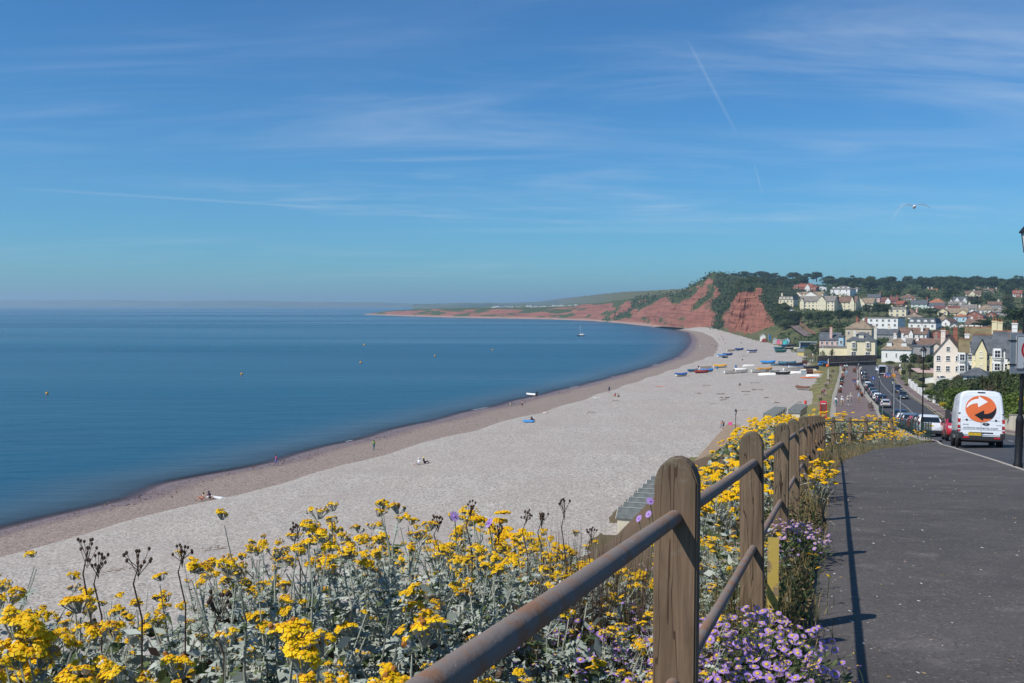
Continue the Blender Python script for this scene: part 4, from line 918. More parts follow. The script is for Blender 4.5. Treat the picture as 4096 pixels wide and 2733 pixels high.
car('car', 'dark grey hatchback driving up the hill towards the viewer', 'hatch', 78.4, 190, rdir(190) + math.pi, PC('ink'), 'cars on the road')
car('car', 'black car parked by the white garden wall, facing the viewer', 'suv', 86.6, 213, rdir(213) + math.pi, PC('navy'), 'cars on the road')
car('car', 'white car coming round the far bend of the road', 'hatch', 117.5, 304, rdir(304) + math.pi + .1, PC('white'), 'cars on the road')
car('car', 'bright blue car parked under the dark stone wall at the promenade end', 'suv', 109.5, 332, rdir(300) - 1.15, PC('blue'), 'cars on the road', z=gz(109.5, 332) + .02)
car('car', 'silver car parked on the pink forecourt behind the white walls', 'hatch', 106.5, 233, rdir(230) - 1.2, PC('silver'), 'cars on the road', z=gz(106.5, 233) + .05)

# ---------------------------------------------------------------- white delivery van with the orange roundel
def text_mesh(s, size, m, ext=.004, align='CENTER'):
    c = bpy.data.curves.new('lettering', 'FONT'); c.body = s; c.size = size; c.extrude = ext; c.align_x = align; c.align_y = 'CENTER'
    o = bpy.data.objects.new('lettering', c); COL.objects.link(o); dg = bpy.context.evaluated_depsgraph_get()
    me = bpy.data.meshes.new_from_object(o.evaluated_get(dg)); COL.objects.unlink(o); bpy.data.objects.remove(o)
    me.materials.clear(); me.materials.append(m); return me
def van():
    y = 44.5; x = float(xRL(y)) + 1.45; z = float(zr(y)) - .06
    sl = float(zr(y + 2) - zr(y - 2)) / 4
    t = thing('delivery_van', 'white delivery van with orange roundel and arrows on its rear doors', 'van', (x, y, z), rot=(math.atan(sl), 0, rdir(y) - R(1.5)))
    WP = mat('van white', (.72, .75, .78), .35, .03, 1.2, coat=.5); W = 1.98; hw = W / 2
    def vr(y, zt, w=hw, zb=.42, tuck=.80, zbelt=1.25):
        h = [(0, zb), (w * .93, zb), (w, zb + .18), (w * 1.0, zbelt), (w * .985, 1.7), (w * .90, zt - .22), (w * tuck, zt - .06), (w * .6, zt), (0, zt + .03)]
        return [(a, y, b) for a, b in h] + [(-a, y, b) for a, b in reversed(h[1:-1])]
    st = [vr(0.0, 2.62, .945, .47, .78), vr(.05, 2.66, .975, .44, .80), vr(.22, 2.70), vr(2.4, 2.72), vr(4.2, 2.70), vr(4.6, 2.56, hw, .42, .78), vr(5.05, 2.05, hw * .99, .42, .74), vr(5.45, 1.52, hw * .97, .42, .74, 1.2), vr(5.9, 1.30, hw * .93, .45, .72, 1.05), vr(6.08, 1.05, hw * .8, .5, .7, .85)]
    st = [[(a, b, min(c, 99)) for a, b, c in r] for r in st]
    m = MB().grid(st, 0, True); m.f.append(tuple(range(16))); m.m.append(0); o = (len(st) - 1) * 16; m.f.append(tuple(o + i for i in range(16))); m.m.append(0)
    body = m.build('body', WP, t, True)
    RF = -.012
    for s in (-1, 1):                                # rear doors, slightly proud, with a gap between them
        dr = MB().prism([(s * .012, .62), (s * .86, .62), (s * .90, .75), (s * .90, 1.7), (s * .80, 2.42), (s * .72, 2.50), (s * .012, 2.50)], -.03, .04).build('rear_door', WP, t)
        MB().prism([(s * .07, 1.42), (s * .78, 1.46), (s * .74, 2.26), (s * .07, 2.26)], -.036, -.02).build('window_panel', WP, dr)
        MB().box(s * .93, .0, 1.62, .10, .07, .04).box(s * .93, 0, .92, .10, .07, .04).build('hinge', M_plastic, dr)
        MB().box(s * .55, -.034, 1.30, .5, .012, .012, 0).build('crease', mat('van groove', (.35, .37, .39), .5, .05, 2), dr)
        MB().lathe([(.05, 0), (.05, .02)], 10, 0, Matrix.Translation((s * .62, -.028, 1.315)) @ Matrix.Rotation(R(90), 4, 'X')).build('sensor_cap', M_plastic, dr)
    hd = MB().lathe([(.16, 0), (.15, .03), (.05, .045)], 14, 0, Matrix.Translation((.20, -.032, 1.13)) @ Matrix.Diagonal((1, .5, .42, 1)) @ Matrix.Rotation(R(90), 4, 'X')).build('door_handle', M_plastic, t)
    MB().lathe([(.05, 0), (.05, .02)], 12, 0, Matrix.Translation((.20, -.05, 1.13)) @ Matrix.Rotation(R(90), 4, 'X')).build('badge', M_rim, hd)
    MB().box(0.0, -.034, .72, 1.0, .03, .05).box(-.22, -.036, .70, .62, .04, .05).build('plate_lamp_strip', M_plastic, t)
    MB().box(0, -.02, .86, 1.76, .01, .014).build('door_groove', mat('van groove', (.35, .37, .39), .5, .05, 2), t, loc=(0, -.016, 0))
    MB().box(0, .02, 2.62, .32, .08, .05).build('high_brake_light', M_plastic, t)
    MB().box(0, -.02, .49, 1.94, .2, .14).box(0, -.05, .40, 1.7, .12, .08).build('rear_bumper', M_plastic, t)
    for s in (-1, 1):
        MB().box(s * .90, -.06, .60, .2, .16, .22).build('bumper_corner', M_plastic, t)
        MB().box(s * .66, -.125, .485, .26, .02, .07).build('reflector', M_red, t)
        tl = MB().box(s * .935, .03, 1.27, .13, .12, .18).box(s * .935, .03, .97, .13, .12, .16).box(s * .935, .03, .80, .13, .12, .08).build('tail_light', M_red, t)
        MB().box(s * .935, .025, 1.115, .13, .12, .12).box(s * .935, .025, .865, .13, .12, .045).build('reversing_lens', M_lamp, tl)
    # roundel
    OR = mat('orange decal', (.70, .155, .045), .4, .08, 1.2); BK = mat('black decal', (.012, .012, .014), .4, .05, 2); WH = mat('white decal', (.80, .80, .80), .4, .03, 2)
    Rr, cx, cz = .66, -.02, 1.84; n = 48
    mk = lambda pts, y0, mt, nm, par: MB().prism(pts, y0 - .004, y0, 0).build(nm, mt, par)
    rd = mk([(cx + Rr * math.cos(2 * math.pi * i / n), cz + Rr * .95 * math.sin(2 * math.pi * i / n)) for i in range(n)], -.040, OR, 'roundel', t)
    P = lambda u, v: (cx + Rr * u, cz - Rr * .95 * v)            # u right, v down, in roundel radii
    wtop = [P(-.93, -.17), P(-.80, -.42), P(-.60, -.62), P(-.35, -.73), P(-.14, -.76), P(-.16, -.97), P(.45, -.55), P(-.17, -.12), P(-.21, -.43), P(-.50, -.37), P(-.75, -.22), P(-.92, -.04)]
    mk(wtop, -.0445, WH, 'white_arrow', rd)
    ang = lambda a, r: P(r * math.cos(a), r * math.sin(a))
    blk = [ang(a, .985) for a in np.linspace(-.17, .80, 12)] + [P(.34, .73), P(.16, .72), P(.15, .90), P(-.42, .47), P(.22, .08), P(.21, .36), P(.45, .34), P(.66, .24), P(.84, .08)]
    mk(blk, -.0445, BK, 'black_arrow', rd)
    GT = mat('grey lettering', (.16, .17, .18), .5, .05, 3)
    o = link('lettering', text_mesh('unitmovements.com', .172, GT), t, (-.03, -.038, .945), rot=(R(90), 0, 0), scale=(1.06, 1, 1))
    link('lettering', text_mesh('SPRINTER', .06, GT), t, (-.66, -.036, 1.09), rot=(R(90), 0, 0)); link('lettering', text_mesh('316 CDI', .06, GT), t, (.74, -.036, 1.09), rot=(R(90), 0, 0))
    pl = MB().box(-.28, -.075, .645, .56, .02, .125).build('number_plate', M_plate, t); link('lettering', text_mesh('CN18 UWG', .105, M_text), pl, (-.28, -.086, .645), rot=(R(90), 0, 0))
    for s in (-1, 1):                                # sides: lower cladding, pressed panels, wheels, mirrors, cab glass
        MB().box(s * (hw + .004), 2.9, .70, .03, 3.2, .2).box(s * (hw + .004), .45, .72, .03, .7, .22).build('side_cladding', M_plastic, t)
        MB().add([(s * (hw - .005), .55, 1.36), (s * (hw - .005), 2.1, 1.36), (s * (hw * .93 + .012), 2.1, 2.26), (s * (hw * .93 + .012), .55, 2.26)], [(0, 1, 2, 3)]).build('side_panel', mat('van panel', (.62, .65, .68), .35, .04, 1), t, fixn=False)
        MB().add([(s * (hw - .005), 2.35, 1.36), (s * (hw - .005), 3.9, 1.36), (s * (hw * .93 + .012), 3.9, 2.26), (s * (hw * .93 + .012), 2.35, 2.26)], [(0, 1, 2, 3)]).build('side_panel', mat('van panel', (.62, .65, .68), .35, .04, 1), t, fixn=False)
        MB().add([(s * (hw - .003), 4.15, 1.42), (s * (hw - .02), 5.3, 1.42), (s * (hw * .83), 4.75, 2.15), (s * (hw * .92 + .012), 4.15, 2.2)], [(0, 1, 2, 3)]).build('side_window', M_cglass, t, fixn=False)
        MB().box(s * (hw + .17), 5.0, 1.62, .26, .16, .48).box(s * (hw + .04), 5.02, 1.5, .1, .08, .1).build('mirror', M_plastic, t, True)
        MB().box(s * (hw + .02), 4.1, 1.22, .05, .2, .05).build('door_handle', M_plastic, t)
        ty, ri = TY2, RI2
        for yy in (1.25, 4.95):
            MB().lathe([(.46, -.02), (.44, .05)], 20, 0, Matrix.Translation((s * (hw - .03), yy, .36)) @ Matrix.Rotation(R(90), 4, 'Y')).build('wheel_arch', M_plastic, t)
            w = link('wheel', ty, t, (s * (hw - .1), yy, .36), scale=(1.1, 1.03, 1.03)); link('rim', ri, w)
    MB().box(.1, .9, .38, .5, .7, .16).box(-.35, .5, .36, .12, .5, .1).build('exhaust', M_plastic, t); MB().box(0, 2.8, .36, 1.5, 4.6, .2).build('chassis', M_plastic, t)
    MB().add([(-.75, 5.02, 2.12), (.75, 5.02, 2.12), (.82, 5.62, 1.5), (-.82, 5.62, 1.5)], [(0, 1, 2, 3)]).build('windscreen', M_cglass, t, fixn=False)
van()
def work_van():
    y = 284; x = 111.0
    t = thing('works_van', 'white works van with its back open, filled with road signs', 'van', (x, y, float(zr(y)) - .05), rdir(y))
    WP = MATS['van white']
    m = MB().box(0, 3.2, 1.6, 2.1, 4.6, 2.3).box(1.0, .45, 1.6, .1, .9, 2.3).box(-1.0, .45, 1.6, .1, .9, 2.3).box(0, .45, 2.7, 2.1, .9, .1).box(0, .45, .55, 2.1, .9, .1)
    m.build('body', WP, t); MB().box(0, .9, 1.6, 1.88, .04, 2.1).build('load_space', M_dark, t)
    for s in (-1, 1):
        MB().box(s * 1.3, -.25, 1.6, .06, .9, 2.2, 0).build('open_door', WP, t)
        for yy in (1.0, 4.6): w = link('wheel', TY2, t, (s * .95, yy, .36)); link('rim', RI2, w)
work_van()
M_cone = mat('cone orange', (.75, .13, .02), .6, .1, 4); M_bsign = mat('blue sign', (.02, .09, .42), .5, .05, 3); M_ysign = mat('equipment yellow', (.78, .36, .02), .5, .1, 4)
CONE = MB().box(0, 0, .03, .42, .42, .06).lathe([(.17, .05), (.05, .72)], 10).mesh('cone', M_cone); CONEB = MB().lathe([(.128, .32), (.098, .50)], 10).mesh('band', M_wplate)
for i, (u, v, lb) in enumerate([(1325, 585, 'orange traffic cone at the near corner of the works van'), (1340, 560, 'orange traffic cone close behind the corner cone'), (1375, 600, 'orange traffic cone under the blue arrow sign'), (1490, 560, 'orange traffic cone by the garden gate'), (1520, 575, 'orange traffic cone farthest right of the works van')]):
    p = hit(*K4(u, v)); o = thing('traffic_cone', lb, 'traffic cone', (p.x, p.y, float(zr(p.y)) - .05), group='cones round the works van'); link('cone', CONE, o); link('band', CONEB, o)
for (u, v, lb) in [(1370, 590, 'round blue arrow sign propped behind the works van'), (1410, 600, 'larger round blue arrow sign standing behind the works van')]:
    p = hit(*K4(u, v)); o = thing('arrow_sign', lb, 'road sign', (p.x, p.y, float(zr(p.y)) - .05)); Mx = Matrix.Translation((0, 0, .75)) @ Matrix.Rotation(R(90), 4, 'X')
    MB().lathe([(.5, 0), (.5, .04)], 20, 0, Mx).build('disc', M_bsign, o); MB().prism([(-.3, .95), (.1, .55), (-.02, .43), (.3, .4), (.27, .72), (.17, .62), (-.22, 1.03)], -.05, -.045).build('arrow', M_wplate, o); MB().box(-.3, .1, .15, .05, .3, .3).box(.3, .1, .15, .05, .3, .3).build('stand', M_plastic, o)
p = hit(*K4(1480, 595)); o = thing('barrier_frame', 'yellow barrier frames stacked behind the works van', 'barrier', (p.x, p.y, float(zr(p.y)) - .05), .2)
for i in range(4): MB().box(0, i * .25, .25 + i * .18, 1.8, .08, .12).build('rail', M_ysign, o)
MB().box(-.8, .4, .4, .08, .9, .8).box(.8, .4, .4, .08, .9, .8).build('frame', M_ysign, o)

# ================================================================ street furniture
M_galv = mat('galvanised steel', (.34, .36, .37), .45, .12, 3, metal=.5); M_green = mat('dark green paint', (.012, .035, .028), .4, .2, 4)
M_lglass = mat('lantern glass', (.55, .57, .56), .1, .1, 2, spec=.7)
def lamp_proto(h):
    base = MB().lathe([(.12, 0), (.12, .12), (.10, .16), (.105, 1.25), (.11, 1.28), (.075, 1.42)], 12).mesh('base', M_dark, True)
    pole = MB().lathe([(.055, 1.42), (.045, h - .75), (.075, h - .72), (.075, h - .66), (.04, h - .62)], 10).mesh('pole', M_dark, True)
    lg = MB().lathe([(.11, h - .62), (.19, h - .12)], 6).mesh('lantern', M_lglass)
    fr = MB()
    for k in range(6):
        a = k * math.pi / 3; fr.tube([(.115 * math.cos(a), .115 * math.sin(a), h - .62), (.20 * math.cos(a), .20 * math.sin(a), h - .12)], .014, 4)
    fr.lathe([(.13, h - .64), (.13, h - .6)], 6).lathe([(.24, h - .12), (.24, h - .08), (.12, h + .08), (.09, h + .1), (.03, h + .14), (.03, h + .22), (.0, h + .26)], 12)
    return [('base', base), ('pole', pole), ('lantern', lg), ('lantern_frame', fr.mesh('lantern_frame', M_dark))]
LP = {h: lamp_proto(h) for h in (6.5, 5.2)}
def lamp(x, y, z, lab, h=5.2, g='black lamp columns along the road'):
    o = thing('lamp_post', lab, 'lamp post', (x, y, z), group=g)
    for n, me in LP[h]: link(n, me, o)
    return o
y = 25.8; lx = 13.62
lamp(lx + .2, y, float(zr(y)), 'tall black lamp column with lantern carrying the zone sign', 6.5).rotation_euler = (0, R(1.5), 0)
# zone sign on the lamp column
sg = thing('zone_sign', 'grey plate with white panel, red ring and the word zone, on the lamp column', 'road sign', (lx - .04, y - .1, float(zr(y)) + 2.62), R(4))
MB().box(.47, 0, .5, 1.12, .03, 1.08).build('backing_plate', M_galv, sg); wp_ = MB().prism([(.0 + a, b) for a, b in [(.04, .08), (.07, .05), (.93, .05), (.96, .08), (.96, .93), (.93, .96), (.07, .96), (.04, .93)]], -.035, -.018).build('panel', mat('sign grey white', (.52, .54, .55), .5, .04, 3), sg, loc=(.03, 0, .02))
rg = MB()
for i in range(40):
    a, b = 2 * math.pi * i / 40, 2 * math.pi * (i + 1) / 40
    rg.add([(.5 + r_ * math.cos(t_), -.040, .58 + r_ * math.sin(t_)) for t_, r_ in ((a, .33), (b, .33), (b, .27), (a, .27))], [(0, 1, 2, 3)])
rg.build('red_ring', mat('sign red', (.45, .015, .02), .5, .05, 3), wp_, loc=(.0, 0, 0), fixn=False)
bd = MB().prism([(.045, .06), (.955, .06), (.955, .95), (.045, .95)], -.0385, -.0365).build('black_border', M_text, wp_); 
MB().prism([(.062, .077), (.938, .077), (.938, .933), (.062, .933)], -.0395, -.0375).build('face', mat('sign grey white', (.52, .54, .55), .5, .04, 3), bd)
link('lettering', text_mesh('ZONE', .2, M_text), wp_, (.5, -.042, .14), rot=(R(90), 0, 0))
for q in (.2, .85): MB().box(.02, .02, q, .26, .1, .035).build('bracket', M_dark, sg)
y = 70; lamp(float(xRL(y)) - .12, y, float(zr(y)) + .04, 'black lamp column rising behind the green railing beside the nearest white car', 6.5)
lamp(float(at(3573, 1500, 142).x), 142, float(zr(142)), 'black lamp column beside the silver hatchback')
lamp(float(at(3518, 1500, 178).x), 178, float(zr(178)), 'black lamp column standing in front of the parked blue cars')
lamp(float(xRL(204)) - .7, 204, float(zr(204)), 'black lamp column beside the lowest planter on the road side')
lamp(float(xRL(248)) - .7, 248, float(zr(248)), 'black lamp column next to the blue parking sign')
p = at(2943, 1660, 146); lamp(p.x, p.y, 4.95, 'lone black lamp on the beach behind the pink chair', 5.2, 'lamps on the beach')
p = hit(*KB(1948, 735)); lamp(p.x, p.y, p.z, 'thin black lamp beside the strollers below the stone wall')
def pole(px, d, top_py, lab, r=.06, m=M_galv, plate=None, base=None, cap=True):
    x = float(ray(px, 1500).x * d); zb = gz(x, d) if base is None else base; zt = at(px, top_py, d).z
    o = thing('sign_pole', lab, 'pole', (x, d, zb)); MB().lathe([(r, 0), (r, zt - zb)], 10).build('pole', m, o, True)
    if cap: MB().lathe([(r * 1.25, 0), (r * 1.25, .06)], 10).build('cap', m, o, loc=(0, 0, zt - zb - .03))
    if plate:
        m2, w, h, dz = plate; pp = MB().box(0, -r - .03, zt - zb - h / 2 - dz, w, .03, h).build('plate', m2, o); MB().box(0, -r - .048, zt - zb - h / 2 - dz, w * .3, .006, h * .5).build('symbol', M_wplate, pp)
    return o
pole(3578, 108, 1527, 'thick pale grey pole standing by the bend of the railing', .09); pole(3604, 104, 1590, 'short pale grey pole right of the thick one', .07); pole(3532, 128, 1587, 'thin grey pole in front of the silver hatchback', .04)
pole(3458, 251, 1505, 'thin grey post at the planters beside the grey hatchback', .045); pole(3493, 240, 1506, 'grey post with blue parking sign among the parked cars', .04, M_galv, (M_bsign, .75, .9, .0))
# promenade things --------------------------------------------------
M_wood = mat('bench timber', (.075, .040, .026), .7, .3, 6, .3)
def bench_parts():
    se = [MB().box(0, -.12 + i * .13, .44, 1.5, .10, .035).mesh('seat_slat', M_wood) for i in range(4)]
    bk = [MB().box(0, .36 + i * .03, .62 + i * .14, 1.5, .03, .10).mesh('back_slat', M_wood) for i in range(3)]
    lg = MB().box(0, -.12, .22, .06, .06, .44).box(0, .34, .45, .06, .06, .9).box(0, .1, .64, .06, .52, .05).mesh('end_frame', M_wood)
    return se, bk, lg
BSE, BBK, BLG = bench_parts()
def bench(x, y, rz, lab, z=None):
    o = thing('bench', lab, 'bench', (x, y, gz(x, y) + .02 if z is None else z), rz, 'benches along the promenade')
    for m in BSE: link('seat_slat', m, o)
    for m in BBK: link('back_slat', m, o)
    for s in (-.7, .7): link('end_frame', BLG, o, (s, 0, 0))
    return o
M_slab = mat('paving slab', (.26, .19, .165), .9, .15, 2)
for (u, v, lb) in [(640, 1190, 'empty bench on the lawn nearest the phone box'), (690, 1015, 'lawn bench with a person sitting on it'), (735, 870, 'empty lawn bench beside the man in white shirt'), (785, 750, 'lawn bench beside the dark litter bin'), (815, 645, 'lawn bench behind the dark litter bin'), (853, 525, 'lawn bench farthest along the grass')]:
    p = hit(*KP(u, v)); q = float(xE(p.y)) - 1.6; p.x = q
    bench(p.x, p.y, rdir(p.y) + R(70), lb, gz(p.x, p.y) + .12)
    struct(MB().box(0, 0, .0, 2.6, 1.7, .22).build('paving_slab', M_slab, loc=(p.x - .2, p.y, gz(p.x, p.y)), rz=rdir(p.y)))
for (u, v, lb) in [(1575, 1290, 'dark bench at the railing end of the promenade'), (1600, 1360, 'dark bench by the rocks nearest the flowers'), (1395, 815, 'bench between two flower tubs on the road side'), (1300, 520, 'bench at the far road side of the promenade'), (1270, 430, 'bench with a seated person far up the road side'), (1450, 960, 'bench behind the lowest flower tub')]:
    p = hit(*KP(u, v)); x = float(xRL(p.y)) - 1.7
    bench(x, p.y, rdir(p.y) - R(85), lb, float(zr(p.y)) + .02)
M_tub = mat('tub timber', (.10, .058, .032), .8, .3, 5, .3); M_begonia = leafmat('red flowers', (.62, .035, .012), (.80, .11, .02), trans=.15); M_lgreen = leafmat('bedding leaves', (.04, .085, .02), (.08, .14, .03))
def tubs():
    t = MB().lathe([(.36, 0), (.46, .48), (.46, .5), (.40, .5), (.38, .42)], 14).mesh('tub', M_tub)
    b = MB().lathe([(.395, .12), (.41, .16)], 14).lathe([(.435, .36), (.45, .40)], 14).mesh('hoop', M_plastic)
    f, l = MB(), MB(); rr = random.Random(3)
    for i in range(130):
        a = rr.uniform(0, 6.28); r = .5 * math.sqrt(rr.random()); z = .5 + .3 * (1 - (r / .55) ** 2) + rr.uniform(-.04, .06); mm = f if i % 2 else l
        M_ = Matrix.Translation((r * math.cos(a), r * math.sin(a), z)) @ Matrix.Rotation(rr.uniform(0, 6), 4, 'Z') @ Matrix.Rotation(rr.uniform(-.9, .9), 4, 'X')
        mm.add([(-.07, -.05, 0), (.07, -.05, 0), (.08, .05, .02), (-.06, .06, .02)], [(0, 1, 2, 3)], 0, M_)
    return t, b, f.mesh('blossom', M_begonia, fixn=False), l.mesh('leaves', M_lgreen, fixn=False)
TUB = tubs()
for (u, v, side, lb) in [(840, 960, 0, 'flower tub by the man carrying a white bag'), (855, 800, 0, 'flower tub past the litter bin on the lawn side'), (905, 640, 0, 'flower tub behind the litter bin'), (950, 470, 0, 'farthest flower tub on the lawn side'), (1435, 1045, 1, 'lowest flower tub on the road side'), (1405, 900, 1, 'flower tub second from the lowest on the road side'), (1350, 720, 1, 'flower tub beside the couple in blue and white'), (1310, 500, 1, 'flower tub by the far benches'), (1290, 470, 1, 'farthest flower tub on the road side')]:
    p = hit(*KP(u, v)); x = float(xRL(p.y)) - 1.75 if side else float(xE(p.y)) + 1.55
    o = thing('flower_tub', lb, 'planter', (x, p.y, float(zr(p.y)) + .01), group='tubs of red flowers'); link('tub', TUB[0], o); link('hoop', TUB[1], o); stuff(link('blossom', TUB[2], o)); stuff(link('leaves', TUB[3], o))
p = hit(*KP(905, 735)); o = thing('litter_bin', 'dark green litter bin with pale emblem on the promenade edge', 'litter bin', (float(xE(p.y)) + 1.5, p.y, float(zr(p.y)) + .01), rdir(p.y))
MB().box(0, 0, .55, .85, .6, 1.1).build('body', M_green, o); MB().box(0, 0, 1.18, .95, .7, .16).build('hood', M_green, o); MB().box(0, -.305, .98, .6, .02, .16).build('opening', M_dark, o); MB().lathe([(.12, 0), (.12, .012)], 12, 0, Matrix.Translation((0, -.30, .6)) @ Matrix.Rotation(R(90), 4, 'X')).build('emblem', M_wplate, o)
# telephone box
def phone_box():
    p = at(3299, 1670, 132); x, y = p.x - .2, p.y; z = gz(x, y) + .02
    RD = mat('phone box red', (.52, .010, .016), .35, .06, 2, coat=.4); o = thing('telephone_box', 'red telephone box with glazed sides standing on the lawn edge', 'telephone box', (x, y, z), rdir(y))
    MB().box(0, 0, .08, .94, .94, .16).build('plinth', M_conc, o)
    fr = MB()
    for sx in (-.4, .4):
        for sy in (-.4, .4): fr.box(sx, sy, 1.16, .12, .12, 2.0)
    fr.box(0, 0, 2.2, .92, .92, .26).box(0, 0, .28, .84, .84, .24).build('frame', RD, o)
    rf = MB().lathe([(.62, 2.33), (.62, 2.37), (.55, 2.45), (.35, 2.53), (0, 2.56)], 4, 0, Matrix.Rotation(R(45), 4, 'Z')).build('roof', RD, o)
    for k in range(4):
        Mr = Matrix.Rotation(k * math.pi / 2, 4, 'Z'); g = MB().box(0, -.40, 1.22, .68, .012, 1.66, 0, 0, Mr).build('pane', mat('phone box glass', (.10, .10, .09), .1, .3, 3, spec=.7), o)
        bars = MB()
        for i in range(9): bars.box(0, -.42, .42 + i * .205, .70, .03, .03, 0, 0, Mr)
        for q in (-.2, .2): bars.box(q, -.421, 1.24, .025, .03, 1.66, 0, 0, Mr)
        bars.build('glazing_bars', RD, o); MB().box(0, -.465, 2.2, .64, .015, .14, 0, 0, Mr).build('fascia', M_wplate, o)
        link('lettering', text_mesh('TELEPHONE', .105, M_text, .002), o, tuple(Mr @ Vector((0, -.475, 2.2))), rot=(R(90), 0, k * math.pi / 2))
phone_box()
p = hit(*KP(120, 1430)); o = thing('lifebuoy_post', 'red lifebuoy case on a post at the edge of the shingle', 'lifebuoy', p); MB().lathe([(.05, 0), (.05, 1.5)], 8).build('post', M_galv, o); MB().lathe([(.2, 1.3), (.24, 1.4), (.24, 2.5), (.2, 2.6)], 12).build('case', mat('lifebuoy red', (.6, .03, .02), .4, .08, 2), o, True)
p = hit(*KP(628, 740)); o = thing('flag_pole', 'white flag pole on the lawn with a red ball', 'flag pole', p); zt = at(*KP(640, 200), p.y).z - p.z
MB().lathe([(.09, 0), (.06, zt)], 10).build('pole', M_trim, o, True); MB().lathe([(.02, -.42), (.35, -.25), (.42, 0), (.35, .25), (.02, .42)], 12).build('ball', M_cone, o, True, loc=(-.2, -.1, zt * .72)); MB().add([(0, .05, zt), (.02, .5, zt - .9), (.3, .3, zt - 1.9), (0.03, .05, zt - 1.6)], [(0, 1, 2, 3)]).build('flag', M_trim, o, fixn=False)
p = hit(*KB(2145, 672)); o = thing('flag_pole', 'white pole in front of the low cream wing', 'flag pole', p); zt = at(*KB(2165, 255), p.y).z - p.z; MB().lathe([(.1, 0), (.07, zt)], 8).build('pole', M_trim, o, True); MB().box(.3, 0, zt * .9, .6, .1, .12).build('arm', M_trim, o)
# railing of dark green bars along the drop to the promenade
def railing():
    ys = [57.6]; o = thing('railing', 'dark green metal railing with upright bars along the road edge', 'railing', (float(xRL(57.6)) - .4, 57.6, float(zr(57.6))))
    X = lambda y: float(xRL(y)) - .4 - max(0, 62 - y) * .0
    base = o.location.copy(); pt = lambda y, h: (X(y) - base.x, y - base.y, float(zr(y)) + .04 + h - base.z)
    yy = np.arange(57.6, 150, 2.0)
    for h, r in ((1.05, .025), (.22, .02), (.68, .018)): MB().tube([pt(y, h) for y in yy], r, 6).build('rail', M_green, o, True)
    BAR = MB().lathe([(.011, .2), (.011, 1.05)], 5).mesh('bar', M_green); PST = MB().lathe([(.03, 0), (.03, 1.1), (.045, 1.13), (.03, 1.18)], 8).mesh('post', M_green)
    y = 57.6; i = 0
    while y < 112:
        if i % 6 == 0: link('post', PST, o, pt(y, 0))
        else: link('bar', BAR, o, pt(y, 0))
        y += .42 if y < 80 else .6; i += 1
    m = MB()
    while y < 150: m.box(*pt(y, .6), .03, .03, 1.1); y += .5
    stuff(m.build('far_bars', M_green, o))
railing()
# walls on the landward side
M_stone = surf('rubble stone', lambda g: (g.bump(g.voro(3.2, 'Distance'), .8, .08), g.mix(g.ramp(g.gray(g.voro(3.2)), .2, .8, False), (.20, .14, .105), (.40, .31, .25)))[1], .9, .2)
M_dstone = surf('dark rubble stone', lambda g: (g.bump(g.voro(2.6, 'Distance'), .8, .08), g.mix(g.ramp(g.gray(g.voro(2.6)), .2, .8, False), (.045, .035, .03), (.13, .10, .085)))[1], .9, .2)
def wall(name, lab, pts, h, m, cap=None, thick=.3, piers=0, pm=None, zf=None, cat='wall'):
    """pts: (x, y) line; top follows the ground"""
    p0 = Vector((pts[0][0], pts[0][1], gz(*pts[0]))); o = thing(name, lab, cat, p0)
    P = []
    for (a, b) in zip(pts[:-1], pts[1:]):
        n = max(2, int(math.hypot(b[0] - a[0], b[1] - a[1]) / 3)); P += [(a[0] + (b[0] - a[0]) * i / n, a[1] + (b[1] - a[1]) * i / n) for i in range(n)]
    P.append(pts[-1]); rows = []; crow = []
    for i, (x, y) in enumerate(P):
        x2, y2 = P[min(i + 1, len(P) - 1)]; x1, y1 = P[max(i - 1, 0)]; dx, dy = x2 - x1, y2 - y1; L = math.hypot(dx, dy); nx, ny = -dy / L * thick / 2, dx / L * thick / 2; z = (gz(x, y) if zf is None else zf(x, y)) - p0.z
        q = lambda s, zz: (x - p0.x + nx * s, y - p0.y + ny * s, z + zz)
        rows.append([q(-1, -1.2), q(-1, h), q(1, h), q(1, -1.2)]); crow.append([q(-1.25, h - .0), q(-1.25, h + .09), q(1.25, h + .09), q(1.25, h)])
    b = MB().grid(rows, 0, True); b.f += [(0, 1, 2, 3), tuple(len(b.v) - 4 + i for i in range(4))]; b.m += [0, 0]; b.build('masonry', m, o)
    if cap: c = MB().grid(crow, 0, True); c.f += [(0, 1, 2, 3), tuple(len(c.v) - 4 + i for i in range(4))]; c.m += [0, 0]; c.build('coping', cap, o)
    for i in range(piers):
        x, y = P[int((i + .5) * len(P) / piers) % len(P)]; z = gz(x, y) - p0.z; pr = MB().box(x - p0.x, y - p0.y, z + h / 2 - .3, .5, .5, h + 1.2).build('pier', pm or m, o); MB().box(x - p0.x, y - p0.y, z + h + .36, .62, .62, .13).build('pier_cap', M_trim, pr)
    return o
M_ww = mat('whitewash', (.76, .75, .70), .8, .07, .8, .2); M_yw = mat('yellow render', (.70, .57, .28), .8, .08, .8, .2)
RX = lambda y, o=2.25: (float(xRR(y)) + o, y)
wall('garden_wall', 'pale cream wall under the hedge behind the white van', [RX(y) for y in (78, 84, 91, 99)], 1.5, mat('pale wall', (.66, .58, .44), .85, .15, .8, .2), M_kerb)
wall('garden_wall', 'rough pinkish stone wall below the small round bush', [RX(y) for y in (104, 112, 120, 127)], 1.5, M_stone, M_kerb)
wall('gate_wall', 'yellow rendered wall with white capped piers beside the stone wall', [RX(y) for y in (128.5, 133, 138)], 1.3, M_yw, M_trim, piers=3, pm=M_yw)
wall('garden_wall', 'long white garden wall stepping down beside the pavement', [RX(y) for y in (139, 150, 165, 180)], 1.4, M_ww, M_trim, piers=4)
